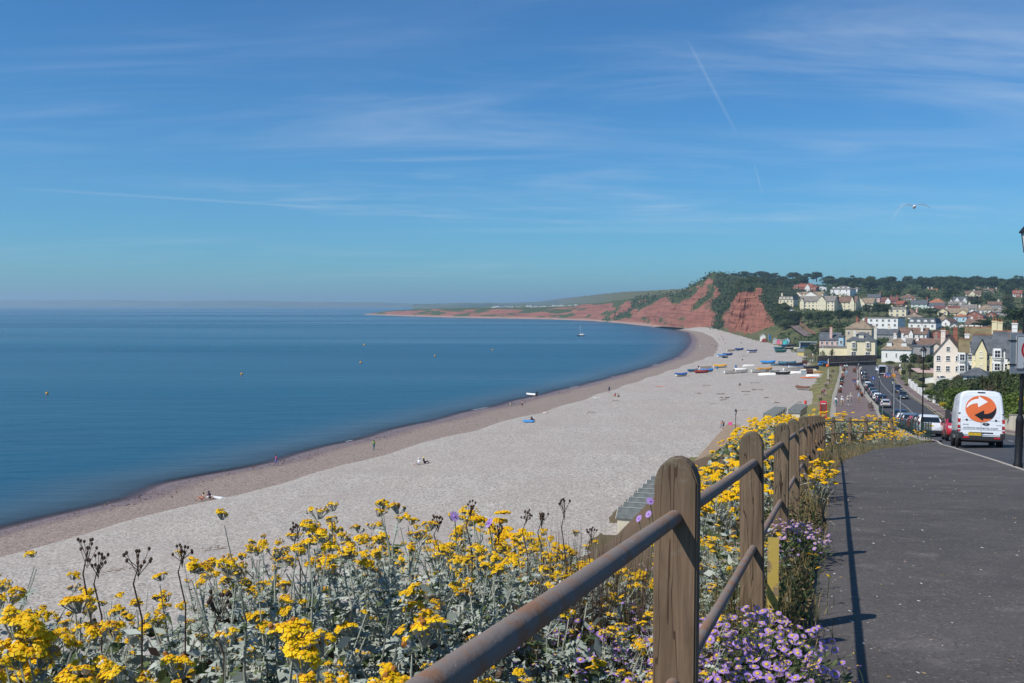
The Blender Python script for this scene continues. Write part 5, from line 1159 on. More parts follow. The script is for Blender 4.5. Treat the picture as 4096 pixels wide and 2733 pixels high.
wall('garden_wall', 'white garden wall with gate piers opposite the parked row', [RX(y) for y in (184, 200, 220, 240)], 1.2, M_ww, M_trim, piers=6)
wall('terrace_wall', 'upper white terrace wall above the pavement gardens', [(float(xRR(205)) + 9, 205), (float(xRR(205)) + 24, 199)], 1.7, M_ww, M_trim)
wall('terrace_wall', 'second white terrace wall behind the gardens', [(float(xRR(222)) + 7, 222), (float(xRR(222)) + 26, 215)], 1.6, M_ww, M_trim)
wall('terrace_wall', 'white terrace wall bounding the pink forecourt', [(float(xRR(236)) + 6, 236), (float(xRR(236)) + 28, 228)], 1.3, M_ww, M_trim)
struct(MB().box(0, 0, 0, 24, 16, .2).build('forecourt', mat('pink paving', (.48, .34, .30), .9, .1, 1), loc=(float(xRR(246)) + 17, 246, gz(float(xRR(246)) + 17, 246) + .9), rz=-.3))
wall('garden_wall', 'low cream wall at the far bend beside the works van', [RX(y) for y in (288, 298, 310, 322)], 1.3, M_yw, M_trim)
def wpx(lst): return [(lambda p: (p.x, p.y))(hit(*K4(u, v))) for u, v in lst]
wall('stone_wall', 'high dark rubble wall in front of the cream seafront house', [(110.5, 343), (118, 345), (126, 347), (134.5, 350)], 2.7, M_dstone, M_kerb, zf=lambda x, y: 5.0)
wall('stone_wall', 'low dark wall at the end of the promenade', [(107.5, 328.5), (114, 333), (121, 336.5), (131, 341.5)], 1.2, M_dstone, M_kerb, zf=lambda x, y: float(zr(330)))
# ================================================================ boats drawn up on the shingle
M_bint = mat('boat timber', (.30, .20, .11), .7, .2, 3)
def bmat(n, c): return mat('boat ' + n, c, .5, .1, 1.5)
BM = dict(white=bmat('white', (.74, .73, .68)), cream=bmat('cream', (.66, .60, .44)), navy=bmat('navy', (.02, .04, .13)), black=bmat('black', (.02, .02, .025)), green=bmat('green', (.02, .13, .09)), grey=bmat('grey', (.34, .38, .40)), red=bmat('red', (.30, .04, .03)), blue=bmat('blue', (.03, .17, .42)))
TM = dict(brown=mat('fishing net', (.15, .065, .04), .9, .4, 6, .6), blue=mat('tarpaulin blue', (.015, .10, .36), .6, .2, 2, .4), sky=mat('tarpaulin sky blue', (.04, .25, .58), .6, .2, 2, .4), navy=mat('tarpaulin navy', (.02, .035, .16), .6, .2, 2, .4), yellow=mat('tarpaulin yellow', (.72, .36, .015), .6, .15, 2, .4), ochre=mat('tarpaulin ochre', (.55, .27, .04), .6, .3, 2, .5), red=mat('tarpaulin red', (.28, .03, .025), .6, .25, 2, .4), green=mat('tarpaulin green', (.015, .10, .07), .6, .2, 2, .4), teal=mat('tarpaulin teal', (.04, .14, .20), .6, .2, 2, .4), black=mat('tarpaulin black', (.02, .02, .024), .6, .2, 2, .4))
def hull_rings(L=4.6, B=1.75, Dp=.72, n=13, inset=0.0):
    rows = []
    for i in range(n):
        u = i / (n - 1); y = (u - .5) * L
        w = B / 2 * (math.sin(math.pi * min(1, .18 + .62 * u ** 1.0 + .0)) ** .8 if u < .5 else (1 - ((u - .5) / .5) ** 2.4) ** .75 if u < 1 else 0); w = max(w, .03)
        if u < .5: w = B / 2 * (.74 + .26 * math.sin(math.pi * u))
        sheer = .16 * (2 * u - 1) ** 2 + .14 * u * u; zt = Dp + sheer; zb = .02 + .26 * max(0, (u - .72) / .28) ** 2 + .06 * max(0, .2 - u)
        w -= inset; row = []
        for k in range(9):
            t = (k / 8 - .5) * 2; s = math.copysign(abs(t) ** .62, t)
            row.append((w * s, y, zb + inset + (zt - zb - inset) * abs(t) ** 2.3))
        rows.append(row)
    return rows
def boat_meshes():
    out = hull_rings(); inn = hull_rings(inset=.05)
    h = MB().grid(out); h.f.append(tuple(range(9))); h.m.append(0); hull = h.mesh('hull', BM['white'], True)
    i_ = MB().grid(inn); inner = i_.mesh('inside', M_bint, True)
    g = MB()
    for e in (0, 8): g.tube([r[e] for r in out], .045, 5)
    g.tube([out[0][0], out[0][8]], .04, 5); gun = g.mesh('gunwale', M_bint)
    th = [MB().box(0, y, .52, 2 * abs(out[k][0][0]) - .12, .26, .04).mesh('thwart', M_bint) for k, y in ((3, out[3][0][1]), (6, out[6][0][1]), (9, out[9][0][1]))]
    keel = MB().tube([(0, -2.2, .0), (0, 1.2, .0), (0, 1.9, .1), (0, 2.28, .45), (0, 2.33, .98)], .035, 5).mesh('keel', M_bint)
    rows = []; rr = random.Random(5)
    for r in out:
        w = abs(r[0][0]) + .06; zt = r[0][2]; y = r[0][1]; row = []
        for k in range(9):
            t = (k / 8 - .5) * 2; drop = .34 if abs(t) == 1 else (.02 if abs(t) == .75 else 0)
            row.append((w * (t / .75 if abs(t) < 1 else math.copysign(1.04, t)), y * 1.02, zt + .05 + .20 * (1 - min(1, abs(t) / .75) ** 2) - drop + rr.uniform(-.03, .03)))
        rows.append(row)
    c = MB().grid(rows); c.f.append(tuple(range(9))); c.m.append(0); cover = c.mesh('cover', TM['blue'], True)
    return hull, inner, gun, th, keel, cover
BH = boat_meshes()
OUTB = MB().box(0, 0, .35, .3, .4, .34).box(0, .02, -.05, .12, .2, .6).mesh('outboard_motor', M_plastic)
TRES = MB().box(0, 0, -.06, .5, .12, .12).mesh('roller', M_bint)
def boat(px, py, lab, hull='white', top=None, up=False, rz=90, L=1.0, motor=False, stripe=None, K=None):
    p = hit(*((K or KB)(px, py))); tilt = random.uniform(-.08, .08); lift = .10 * L
    if up: t = thing('upturned_boat', lab, 'boat', (p.x, p.y, p.z + .72 * L), group='boats drawn up on the beach', rot=(math.pi, 0, R(rz)), scale=L)
    else: t = thing('rowing_boat', lab, 'boat', (p.x, p.y, p.z + lift), group='boats drawn up on the beach', rot=(0, tilt, R(rz)), scale=L)
    hu, inn, gun, th, keel, cov = BH
    link('hull', hu, t, mats=[BM[hull]]); link('gunwale', gun, t, mats=[BM[stripe]] if stripe else None); link('keel', keel, t)
    if not up:
        if top: link('cover', cov, t, mats=[TM[top]])
        else:
            link('inside', inn, t)
            for m in th: link('thwart', m, t)
        if motor: link('outboard_motor', OUTB, t, (0, -2.45, .6))
        for y in (-1.2, 1.0): link('roller', TRES, t, (0, y, 0))
    return t
random.seed(11)
boat(560, 690, 'boat under a royal blue cover, nearest the sea of all the boats', 'cream', 'blue', rz=-62, K=KC)
boat(860, 570, 'small boat with a faded dark blue cover behind the white dinghy bow', 'navy', 'teal', rz=-65, K=KC, L=.85)
boat(1180, 515, 'long white open dinghy right of the faded blue cover', 'white', rz=-70, K=KC, L=1.15, motor=True)
boat(1090, 612, 'boat under a dark red cover with a yellow oar', 'red', 'red', rz=-85, K=KC)
boat(1240, 575, 'boat under a bright blue cover beside the red one', 'blue', 'sky', rz=-70, K=KC, L=.95)
boat(1570, 468, 'white boat under a bright yellow cover', 'white', 'yellow', rz=-85, K=KC, L=1.05)
boat(1620, 178, 'boat with a sky blue cover by the tide line', 'white', 'sky', rz=-70, K=KC); boat(1780, 150, 'boat with a deep blue cover behind the sky blue one', 'blue', 'navy', rz=-70, K=KC); boat(1700, 212, 'small black dinghy in front of the blue covered boats', 'black', 'black', rz=-70, K=KC, L=.6)
boat(1850, 40, 'cream open boat on white rollers far along the beach', 'cream', rz=-75, K=KC, L=1.0); boat(2080, 15, 'boat with blue cover beside the cream open boat', 'blue', 'navy', rz=-70, K=KC)
boat(1850, 615, 'white open dinghy in front of the upturned tender', 'white', rz=-80, K=KC); boat(2120, 600, 'white motor dinghy with dark transom', 'white', rz=-75, K=KC, L=1.05, motor=True); boat(2080, 520, 'white upturned tender stacked behind the motor dinghy', 'white', up=True, rz=-80, K=KC, L=.95)
boat(90, 870, 'lone white upturned boat behind the motor dinghy', 'white', up=True, rz=-75)
boat(210, 490, 'white and green boat under a royal blue canopy', 'white', 'navy', rz=-65, L=1.15, stripe='green')
boat(640, 810, 'grey boat with a streaky blue cover in the middle of the beach', 'grey', 'sky', rz=-85, L=1.15)
boat(830, 855, 'yellow bottomed small boat with clutter beside the streaky blue cover', 'cream', 'teal', rz=-100, L=.7)
boat(1170, 850, 'long white and navy boat with a pale cover', 'navy', 'teal', rz=-95, L=1.3, stripe='white'); boat(1380, 880, 'long dark navy boat in front of the teal cover', 'navy', 'black', rz=-95, L=1.25)
boat(560, 1015, 'boat under a patched ochre canvas', 'cream', 'ochre', rz=-70, L=1.15); boat(380, 1045, 'white open boat in front of the ochre canvas', 'white', rz=-85, L=1.1)
boat(600, 1118, 'broad white upturned boat in front of all the others', 'white', up=True, rz=-95, L=1.15); boat(820, 1035, 'grey dinghy with high transom behind the black boat', 'grey', rz=-90, L=.7)
boat(1050, 1098, 'black boat with a white stripe beside the dry bush', 'black', rz=-85, L=1.05, stripe='white')
boat(1290, 1005, 'white boat with cream topsides in the crowded row', 'white', rz=-85, L=1.2); boat(1430, 945, 'white sailing dinghy hull behind the crowded row', 'white', rz=-95, L=1.2, stripe='blue'); boat(1400, 1060, 'white upturned boat behind the dry bush', 'white', up=True, rz=-95, L=1.0)
boat(1740, 1010, 'rounded white upturned hull behind the rusty winch', 'cream', up=True, rz=-80, L=1.15); boat(1800, 945, 'black boat beside the far winch', 'black', 'black', rz=-80, L=.9)
boat(1865, 1140, 'white upturned boat with a blue and yellow band at the lawn edge', 'white', up=True, rz=-95, L=.85, stripe='blue')
boat(950, 405, 'boat with bright blue stern and dark green cover', 'blue', 'green', rz=-80, L=1.1); boat(995, 488, 'dark green covered boat beyond the ochre canvas', 'green', 'green', rz=-78, L=1.15)
boat(1220, 392, 'white boat on top of a dark cover near the huts', 'black', rz=-90, L=.95, stripe='white'); boat(1410, 378, 'cream upturned boat near the open shed', 'cream', up=True, rz=-80, L=.85); boat(1150, 330, 'boat with navy cover in front of the coloured huts', 'navy', 'navy', rz=-85, L=1.0); boat(1640, 372, 'boat with bright blue cover under the open shed', 'blue', 'sky', rz=-85, L=1.0); boat(1300, 320, 'dark covered boat by the retaining bank', 'black', 'black', rz=-85, L=.95)
boat(2060, 775, 'white boat heaped with brown net on its grassy patch', 'white', 'brown', rz=-150, K=K3, L=.9)
# kayaks
KAY = MB().grid([[(w * math.cos(a), y, .16 + h * math.sin(a)) for a in np.linspace(0, 2 * math.pi, 9)[:-1]] for y, w, h in ((-2.2, .02, .02), (-1.7, .2, .1), (-.8, .33, .15), (0, .36, .16), (.8, .33, .15), (1.7, .2, .1), (2.2, .02, .03))], 0, True).mesh('hull', M_cone, True)
KCO = MB().lathe([(.26, 0), (.28, .05), (.24, .06)], 12).mesh('cockpit', M_plastic)
for px, py, lab, m, rz in [(1770, 1200, 'bright orange kayak lying at the lawn edge', M_cone, -97), (1940, 1048, 'yellow kayak behind the rusty winch', M_ysign, -80)]:
    p = hit(*KB(px, py)); t = thing('kayak', lab, 'kayak', p, R(rz), scale=1.25); link('hull', KAY, t, mats=[m]); link('cockpit', KCO, t, (0, -.1, .29), scale=(1, 1.5, 1))
p = hit(*KC(1030, 612)); t = thing('oar', 'yellow oar leaning on the red covered boat', 'oar', (p.x, p.y - .4, p.z + .1), R(-70)); MB().tube([(0, -1.3, .0), (0, .9, .35)], .03, 6).build('shaft', M_ysign, t); MB().box(0, 1.15, .4, .14, .55, .03).build('blade', M_ysign, t)
# winches and lockers
M_rust = mat('rusty iron', (.10, .035, .022), .9, .4, 4, .4)
p = hit(*KB(1790, 1085)); t = thing('winch', 'rusty brown winch box at the lawn side of the boats', 'winch', p, -.2); MB().box(0, 0, .8, 1.9, 1.2, 1.5).build('housing', M_rust, t); MB().lathe([(.25, -.7), (.25, .7)], 10, 0, Matrix.Translation((0, -.7, .7)) @ Matrix.Rotation(R(90), 4, 'Y')).build('drum', M_rust, t); MB().tube([(-1.1, -.3, 0), (-1.1, -.3, 2.6), (-1.0, .4, 3.4)], .07, 6).build('crane_arm', M_rust, t)
p = hit(*KB(1625, 1105)); t = thing('storage_box', 'pale grey metal locker beside the rusty winch', 'locker', p, -.2); MB().box(0, 0, .65, 1.6, 1.0, 1.3).build('body', BM['grey'], t); MB().box(0, -.02, 1.33, 1.7, 1.1, .08).build('lid', BM['grey'], t)
p = hit(*KB(1985, 960)); t = thing('storage_box', 'black box on the grass behind the winches', 'locker', p, -.2); MB().box(0, 0, .65, 1.2, .9, 1.3).build('body', M_dark, t); MB().box(0, 0, 1.32, 1.3, 1.0, .07).build('lid', M_plastic, t)
p = hit(*KB(1690, 880)); t = thing('winch_post', 'dark timber winch post behind the white hulls', 'winch', p); MB().tube([(0, 0, 0), (.1, 0, 4.2)], .12, 6).build('post', M_rust, t); MB().box(-.5, 0, 1.6, 1.8, .5, 1.2).build('engine_box', M_rust, t)
for px, py, lab, m in [(1980, 465, 'blue barrel behind the white motor dinghy', BM['blue']), (1488, 497, 'small blue drum beside the yellow cover', BM['blue'])]:
    p = hit(*KC(px, py)); t = thing('barrel', lab, 'barrel', p); MB().lathe([(.3, 0), (.34, .2), (.34, .7), (.3, .9)], 12).build('drum', m, t, True); MB().lathe([(.31, .88), (.31, .94)], 12).build('lid', M_plastic, t)

# ================================================================ beach huts and sheds
M_felt = mat('roof felt', (.115, .125, .12), .9, .25, 2, .3); M_hutw = mat('hut cream', (.66, .60, .46), .8, .1, 1.5); M_hutw2 = mat('hut white', (.72, .70, .63), .8, .08, 1.5)
def plank_wall(w, h, n, vertical=True):
    m = MB()
    for i in range(n):
        if vertical: m.box(-w / 2 + w * (i + .5) / n, 0, h / 2, w / n - .012, .03 + .006 * (i % 2), h)
        else: m.box(0, 0, h * (i + .5) / n, w, .03 + .006 * (i % 2), h / n - .01)
    return m
HW, HD, HE, HRH = 1.85, 2.3, 1.85, .72
def hut_meshes():
    wl_ = MB().prism([(-HW / 2, 0), (HW / 2, 0), (HW / 2, HE), (0, HE + HRH), (-HW / 2, HE)], 0, HD).mesh('wall', M_hutw)
    pl = MB().box(0, 0, HE / 2, HW / 8 - .02, .03, HE).mesh('plank', M_hutw)
    rfs = [MB().add([(s * (HW / 2 + .12), -.15, HE - .07), (s * (HW / 2 + .12), HD + .15, HE - .07), (0, HD + .15, HE + HRH + .02), (0, -.15, HE + HRH + .02), (s * (HW / 2 + .12), -.15, HE), (s * (HW / 2 + .12), HD + .15, HE), (0, HD + .15, HE + HRH + .09), (0, -.15, HE + HRH + .09)], [(0, 1, 2, 3), (4, 5, 6, 7), (0, 1, 5, 4), (1, 2, 6, 5), (2, 3, 7, 6), (3, 0, 4, 7)]).mesh('roof_panel', M_felt) for s in (-1, 1)]
    dr = MB().box(0, -.02, .9, .8, .05, 1.75).mesh('door', M_hutw2); hd = MB().box(.3, -.06, .9, .04, .04, .2).mesh('handle', M_dark)
    return wl_, pl, rfs, dr, hd
HUT = hut_meshes(); ORD = ('first', 'second', 'third', 'fourth', 'fifth', 'sixth', 'seventh', 'eighth')
RCAP = MB().box(0, HD / 2, HE + HRH + .10, .16, HD + .34, .05).mesh('ridge_cap', mat('ridge felt', (.30, .32, .31), .8, .15, 2)); BARGE = MB().prism([(-HW / 2 - .12, HE - .1), (0, HE + HRH - .02), (HW / 2 + .12, HE - .1), (HW / 2 + .12, HE + .02), (0, HE + HRH + .1), (-HW / 2 - .12, HE + .02)], -.18, -.155).mesh('barge_board', M_hutw2)
def hut(x, y, rz, lab, m=None, group='cream beach huts below the bank', planks=True, z=None, scale=1.0, felt=None):
    t = thing('beach_hut', lab, 'beach hut', (x, y, gz(x, y) if z is None else z), rz, group, scale=scale)
    mm = [m] if m else None
    link('wall', HUT[0], t, mats=mm)
    if planks:
        for i in range(8):
            if i in (3, 4): continue
            link('plank', HUT[1], t, (-HW / 2 + HW * (i + .5) / 8, -.012, 0), mats=mm)
    for r_ in HUT[2]: link('roof_panel', r_, t, mats=[felt] if felt else None)
    link('ridge_cap', RCAP, t)
    link('barge_board', BARGE, t)
    d_ = link('door', HUT[3], t, mats=mm); link('handle', HUT[4], d_)
    return t
for i in range(8):
    f = i * 2.4; x, y = 10.1 + .322 * f, 88.3 + .947 * f
    hut(x, y, R(-108.8), f'cream beach hut, {ORD[i]} from the near end of the row under the bank', z=4.85)
for i in range(7):
    f = i * 1.85; hut(44.6 + .42 * f, 167.5 + .908 * f, R(-114), f'cream beach hut in the seaward block beyond the lamp, {ORD[i]} from its near end', group='far row of beach huts', z=5.0, scale=.86)
for i in range(6):
    f = i * 1.85; hut(50.2 + .40 * f, 171.5 + .916 * f, R(-114), f'cream beach hut in the landward block near the lawn, {ORD[i]} from its near end', group='far row of beach huts', z=5.3, scale=.86)
cm = lambda n, c: mat('hut ' + n, c, .75, .08, 1.5)
for (u, v, lab, m, sc_) in [(490, 185, 'white beach hut with grey roof standing alone under the red cliff', M_hutw2, 1.5), (830, 262, 'pale grey hut with rounded dark roof at the start of the coloured huts', cm('grey', (.42, .45, .45)), 1.15), (885, 262, 'maroon beach hut beside the pale grey one', cm('maroon', (.22, .03, .04)), .9), (930, 268, 'bright pink beach hut', cm('pink', (.66, .17, .26)), 1.0), (980, 262, 'turquoise blue beach hut between pink and peach huts', cm('turquoise', (.08, .38, .46)), .9), (1025, 262, 'peach coloured beach hut', cm('peach', (.62, .38, .26)), .9), (1065, 265, 'grey beach hut right of the peach one', cm('dgrey', (.2, .2, .21)), .9), (1108, 275, 'aqua green beach hut', cm('aqua', (.08, .52, .50)), 1.0), (1165, 262, 'pale blue beach hut with white gable', cm('paleblue', (.36, .52, .66)), 1.1)]:
    p = hit(*KB(u, v)); hut(p.x, p.y, R(-20), lab, m, 'coloured beach huts under the cliff', False, p.z, sc_ * 1.15)
p = hit(*KB(1540, 575)); t = thing('beach_hut', 'yellow kiosk hut with low grey roof beside the boats', 'beach hut', p, R(-12)); kk = p.y / F / 6.912
W_ = 172 * kk; H_ = 112 * kk; yl = cm('yellow', (.70, .55, .20)); MB().box(0, 1.2, H_ / 2, W_, 2.4, H_).build('wall', yl, t); MB().prism([(-.25, H_), (2.7, H_), (2.5, H_ + .9), (1.2, H_ + 1.25)], -W_ / 2 - .2, W_ / 2 + .2, axis='x').build('roof', mat('kiosk roof', (.16, .17, .17), .9, .15, 2), t); MB().box(-W_ / 2 - .02, 1.2, H_ * .45, .05, .9, H_ * .9).build('door', BM['blue'], t)
p = hit(*KB(1740, 370)); t = thing('shed', 'open fronted shed with pale flat roof near the seafront trees', 'shed', p, R(-15)); MB().box(0, 2.6, 1.3, 7.5, .2, 3.0).box(-3.7, 1.3, 1.3, .2, 2.6, 3).box(2.4, 1.3, 1.3, 2.8, 2.6, 2.9).build('wall', mat('shed boards', (.30, .29, .27), .85, .15, 2), t); MB().box(0, 1.2, 2.95, 8.2, 3.2, .2).build('roof', mat('shed roof', (.46, .53, .56), .6, .1, 1), t); MB().box(-3.65, -.1, 1.4, .25, .2, 2.9).build('post', M_trim, t)
for (u, v, lab, m) in [(655, 195, 'tall blue feather flag beside the cliff huts', BM['blue']), (545, 200, 'red beach shelter beside the lone white hut', BM['red'])]:
    p = hit(*KB(u, v)); t = thing('beach_flag', lab, 'flag', p); MB().tube([(0, 0, 0), (0, 0, 4.6 if 'flag' in lab else 1.9)], .05, 6).build('pole', M_trim, t)
    MB().prism([(0.05, .9), (1.1, .9), (1.2, 3.6), (.6, 4.5), (.05, 4.6)] if 'feather' in lab else [(-1.6, .1), (1.6, .1), (1.0, 1.5), (0, 2.1), (-1.0, 1.5)], -.03, .03 if 'feather' in lab else 1.6).build('cloth', m, t)

# ================================================================ afloat
def buoy(px, py, m, lab, r=.35):
    p = atz(px, py, 0.0); t = thing('mooring_buoy', lab, 'buoy', (p.x, p.y, .1), scale=r / .35); MB().lathe([(.03, -.3), (.25, -.22), (.35, .05), (.28, .28), (.08, .36)], 12).build('float', m, t, True); MB().lathe([(.05, .34), (.05, .6)], 6).build('ring', M_plastic, t)
for px, py, lb, r in [(188, 1576, 'orange buoy nearest the left edge of the sea', .45), (967, 1498, 'orange buoy in the middle of the near sea', .5), (1443, 1452, 'orange buoy farther out than the middle one', .55), (1740, 1425, 'small pale orange buoy towards the anchored yacht', .5), (1971, 1401, 'small buoy close to the anchored yacht', .5), (1458, 1381, 'far pale buoy off the headland', .7)]: buoy(px, py, M_ysign, lb, r)
def yacht():
    p = atz(2323, 1345, 0); t = thing('yacht', 'dark hulled yacht with bare mast anchored in the bay', 'yacht', (p.x, p.y, -.15), R(84)); k = 1.35
    t.scale = (k, k, k); link('hull', BH[0], t, mats=[BM['navy']]); MB().grid([[(-.55, y, .78), (-.45, y, z), (.45, y, z), (.55, y, .78)] for y, z in ((-1.6, .95), (-1.4, 1.25), (.5, 1.2), (1.1, .9))]).build('cabin', BM['white'], t)
    MB().box(0, 0, .80, 1.5, 3.9, .06).build('deck', BM['white'], t); MB().tube([(0, .3, .8), (0, .3, 6.6)], .05, 6).build('mast', M_trim, t); MB().tube([(0, .25, 1.7), (0, -1.9, 1.75)], .06, 6).build('boom', M_trim, t); MB().tube([(0, .3, 6.5), (0, 2.2, 1.0)], .015, 4).tube([(0, .3, 6.5), (0, -2.2, .9)], .015, 4).build('stay', M_trim, t); MB().box(0, -2.0, 1.15, .5, .4, .5).build('dodger', BM['white'], t)
yacht()
def rib():
    p = atz(2127, 1583, 0.0); t = thing('inflatable_boat', 'white inflatable boat with black outboard at the water edge', 'inflatable boat', (p.x, p.y, .05), R(60)); P = [(-.7, -1.6, .3), (-.72, .4, .32), (-.5, 1.2, .4), (0, 1.6, .5), (.5, 1.2, .4), (.72, .4, .32), (.7, -1.6, .3)]
    MB().tube(P, .24, 10).build('tube', BM['white'], t, True); MB().box(0, -.2, .15, 1.2, 2.8, .1).build('floor', BM['grey'], t); MB().box(0, -1.5, .4, 1.2, .08, .5).build('transom', BM['grey'], t); link('outboard_motor', OUTB, t, (0, -1.75, .5), scale=1.3)
rib()

# ================================================================ people
SK = mat('skin', (.50, .29, .20), .6, .08, 3); SKD = mat('tanned skin', (.36, .19, .12), .6, .08, 3)
HAIR = dict(brown=mat('brown hair', (.06, .035, .02), .7, .2, 20), grey=mat('grey hair', (.42, .40, .38), .7, .1, 20), black=mat('black hair', (.015, .012, .012), .6, .2, 20), fair=mat('fair hair', (.38, .26, .12), .7, .15, 20))
_cl = {}
def CLO(n, c):
    return mat('cloth ' + n, c, .85, .1, 6)
C = dict(white=CLO('white', (.72, .72, .72)), pink=CLO('pink', (.72, .06, .26)), blue=CLO('blue', (.10, .12, .42)), navy=CLO('navy', (.02, .03, .09)), black=CLO('black', (.015, .015, .018)), red=CLO('red', (.42, .03, .03)), lime=CLO('lime', (.30, .48, .04)), green=CLO('green', (.03, .10, .06)), khaki=CLO('khaki', (.28, .23, .14)), teal=CLO('teal', (.02, .16, .20)), sky=CLO('sky blue', (.18, .42, .56)), grey=CLO('grey', (.22, .22, .23)), beige=CLO('beige', (.52, .47, .36)), mint=CLO('mint', (.40, .64, .56)), yellow=CLO('yellow', (.72, .60, .28)), lblue=CLO('light blue', (.26, .38, .52)), denim=CLO('denim', (.06, .10, .20)), orange=CLO('orange', (.70, .22, .10)), plum=CLO('plum', (.09, .04, .09)))
def figure(J, name):
    """one continuous skinned body; J: joint -> (xyz, radius). bones carry the clothing zone"""
    B = [('pelvis', 'spine', 1), ('spine', 'chest', 0), ('chest', 'neck', 0), ('neck', 'head', 2), ('head', 'crown', 3)]
    for s in 'lr': B += [('chest', 'sh' + s, 0), ('sh' + s, 'el' + s, 4), ('el' + s, 'wr' + s, 2), ('wr' + s, 'ha' + s, 2), ('pelvis', 'hi' + s, 1), ('hi' + s, 'kn' + s, 1), ('kn' + s, 'an' + s, 5), ('an' + s, 'to' + s, 6)]
    names = list(J); me = bpy.data.meshes.new(name); me.from_pydata([J[n][0] for n in names], [(names.index(a), names.index(b)) for a, b, _ in B], [])
    o = bpy.data.objects.new(name, me); COL.objects.link(o); o.modifiers.new('skin', 'SKIN'); sv = me.skin_vertices[0].data
    for i, n in enumerate(names): sv[i].radius = (J[n][1],) * 2; sv[i].use_root = n == 'pelvis'
    o.modifiers.new('sub', 'SUBSURF').levels = 1
    dg = bpy.context.evaluated_depsgraph_get(); out = bpy.data.meshes.new_from_object(o.evaluated_get(dg)); bpy.data.objects.remove(o); out.name = 'body'
    S = [(Vector(J[a][0]), Vector(J[b][0]), z, (J[a][1] + J[b][1]) / 2) for a, b, z in B]
    idx = []
    for p in out.polygons:
        c = p.center; best = min(S, key=lambda q: ((c - (q[0] + (q[1] - q[0]) * max(0, min(1, (c - q[0]).dot(q[1] - q[0]) / max((q[1] - q[0]).length_squared, 1e-6))))).length - q[3])); idx.append(best[2])
    out.materials.clear()
    for k in range(7): out.materials.append(SK)          # shirt, lower wear, skin, hair, sleeves, shins, shoes
    out.polygons.foreach_set('material_index', idx); out.polygons.foreach_set('use_smooth', [True] * len(idx)); return out
def pose(pel, lean, knees, ankles, elbows, hands, headf=0.0):
    px, py, pz = pel; dy = math.sin(lean); dz = math.cos(lean); T = lambda h, f=0: (px, py + dy * h + f, pz + dz * h); J = {'pelvis': (pel, .135), 'spine': (T(.24), .12), 'chest': (T(.46), .14), 'neck': (T(.60, .01), .055), 'head': (T(.70, .03 + headf), .085), 'crown': (T(.80, .02 + headf), .075)}
    for s, k, a, e, h in zip((1, -1), knees, ankles, elbows, hands):
        q = 'r' if s > 0 else 'l'; sh = T(.52); J['sh' + q] = ((sh[0] + s * .17, sh[1], sh[2]), .065); J['el' + q] = ((s * e[0], e[1], e[2]), .043); J['wr' + q] = ((s * h[0], h[1], h[2]), .032); v = (Vector(J['wr' + q][0]) - Vector(J['el' + q][0])).normalized() * .12; J['ha' + q] = (tuple(Vector(J['wr' + q][0]) + v), .036)
        J['hi' + q] = ((px + s * .10, py, pz - .03), .10); J['kn' + q] = ((s * k[0], k[1], k[2]), .062); J['an' + q] = ((s * a[0], a[1], a[2]), .045); J['to' + q] = ((s * a[0], a[1] + .15, a[2] - .03), .04)
    return J
POSE = {
 'stand': figure(pose((0, 0, .95), 0, [(.11, .02, .50)] * 2, [(.12, -.01, .07)] * 2, [(.26, -.02, 1.16)] * 2, [(.24, .08, .93)] * 2), 'stand'),
 'walk': figure(pose((0, 0, .93), .06, [(.10, .20, .53), (.10, -.02, .48)], [(.10, .27, .09), (.10, -.32, .14)], [(.26, -.14, 1.16), (.26, .08, 1.15)], [(.24, -.10, .92), (.24, .25, .98)]), 'walk'),
 'hold': figure(pose((0, 0, .95), .05, [(.11, .03, .5)] * 2, [(.12, 0, .07)] * 2, [(.27, .0, 1.18)] * 2, [(.12, .24, 1.22)] * 2, .04), 'hold'),
 'sit': figure(pose((0, 0, .13), -.25, [(.15, .42, .42), (.17, .40, .34)], [(.12, .72, .08), (.16, .78, .07)], [(.27, -.12, .42)] * 2, [(.22, .16, .40), (.30, -.32, .14)]), 'sit'),
 'chair': figure(pose((0, 0, .50), -.12, [(.12, .44, .52)] * 2, [(.12, .52, .09)] * 2, [(.27, .04, .78)] * 2, [(.18, .30, .66)] * 2), 'chair'),
 'lie': figure(pose((0, 0, .12), -1.42, [(.11, .42, .14)] * 2, [(.12, .84, .08)] * 2, [(.30, -.35, .10)] * 2, [(.30, -.08, .08)] * 2), 'lie')}
HATM = MB().lathe([(.20, 0), (.19, .02), (.105, .03), (.10, .12), (.06, .14)], 12).mesh('hat', C['beige'])
HAIRM = MB().lathe([(.09, -.16), (.105, -.06), (.10, .03), (.06, .09), (.01, .105)], 10).mesh('hair', HAIR['brown'], True)
BAG = MB().box(0, 0, 0, .12, .26, .28, taper=.8).mesh('bag', C['red'])
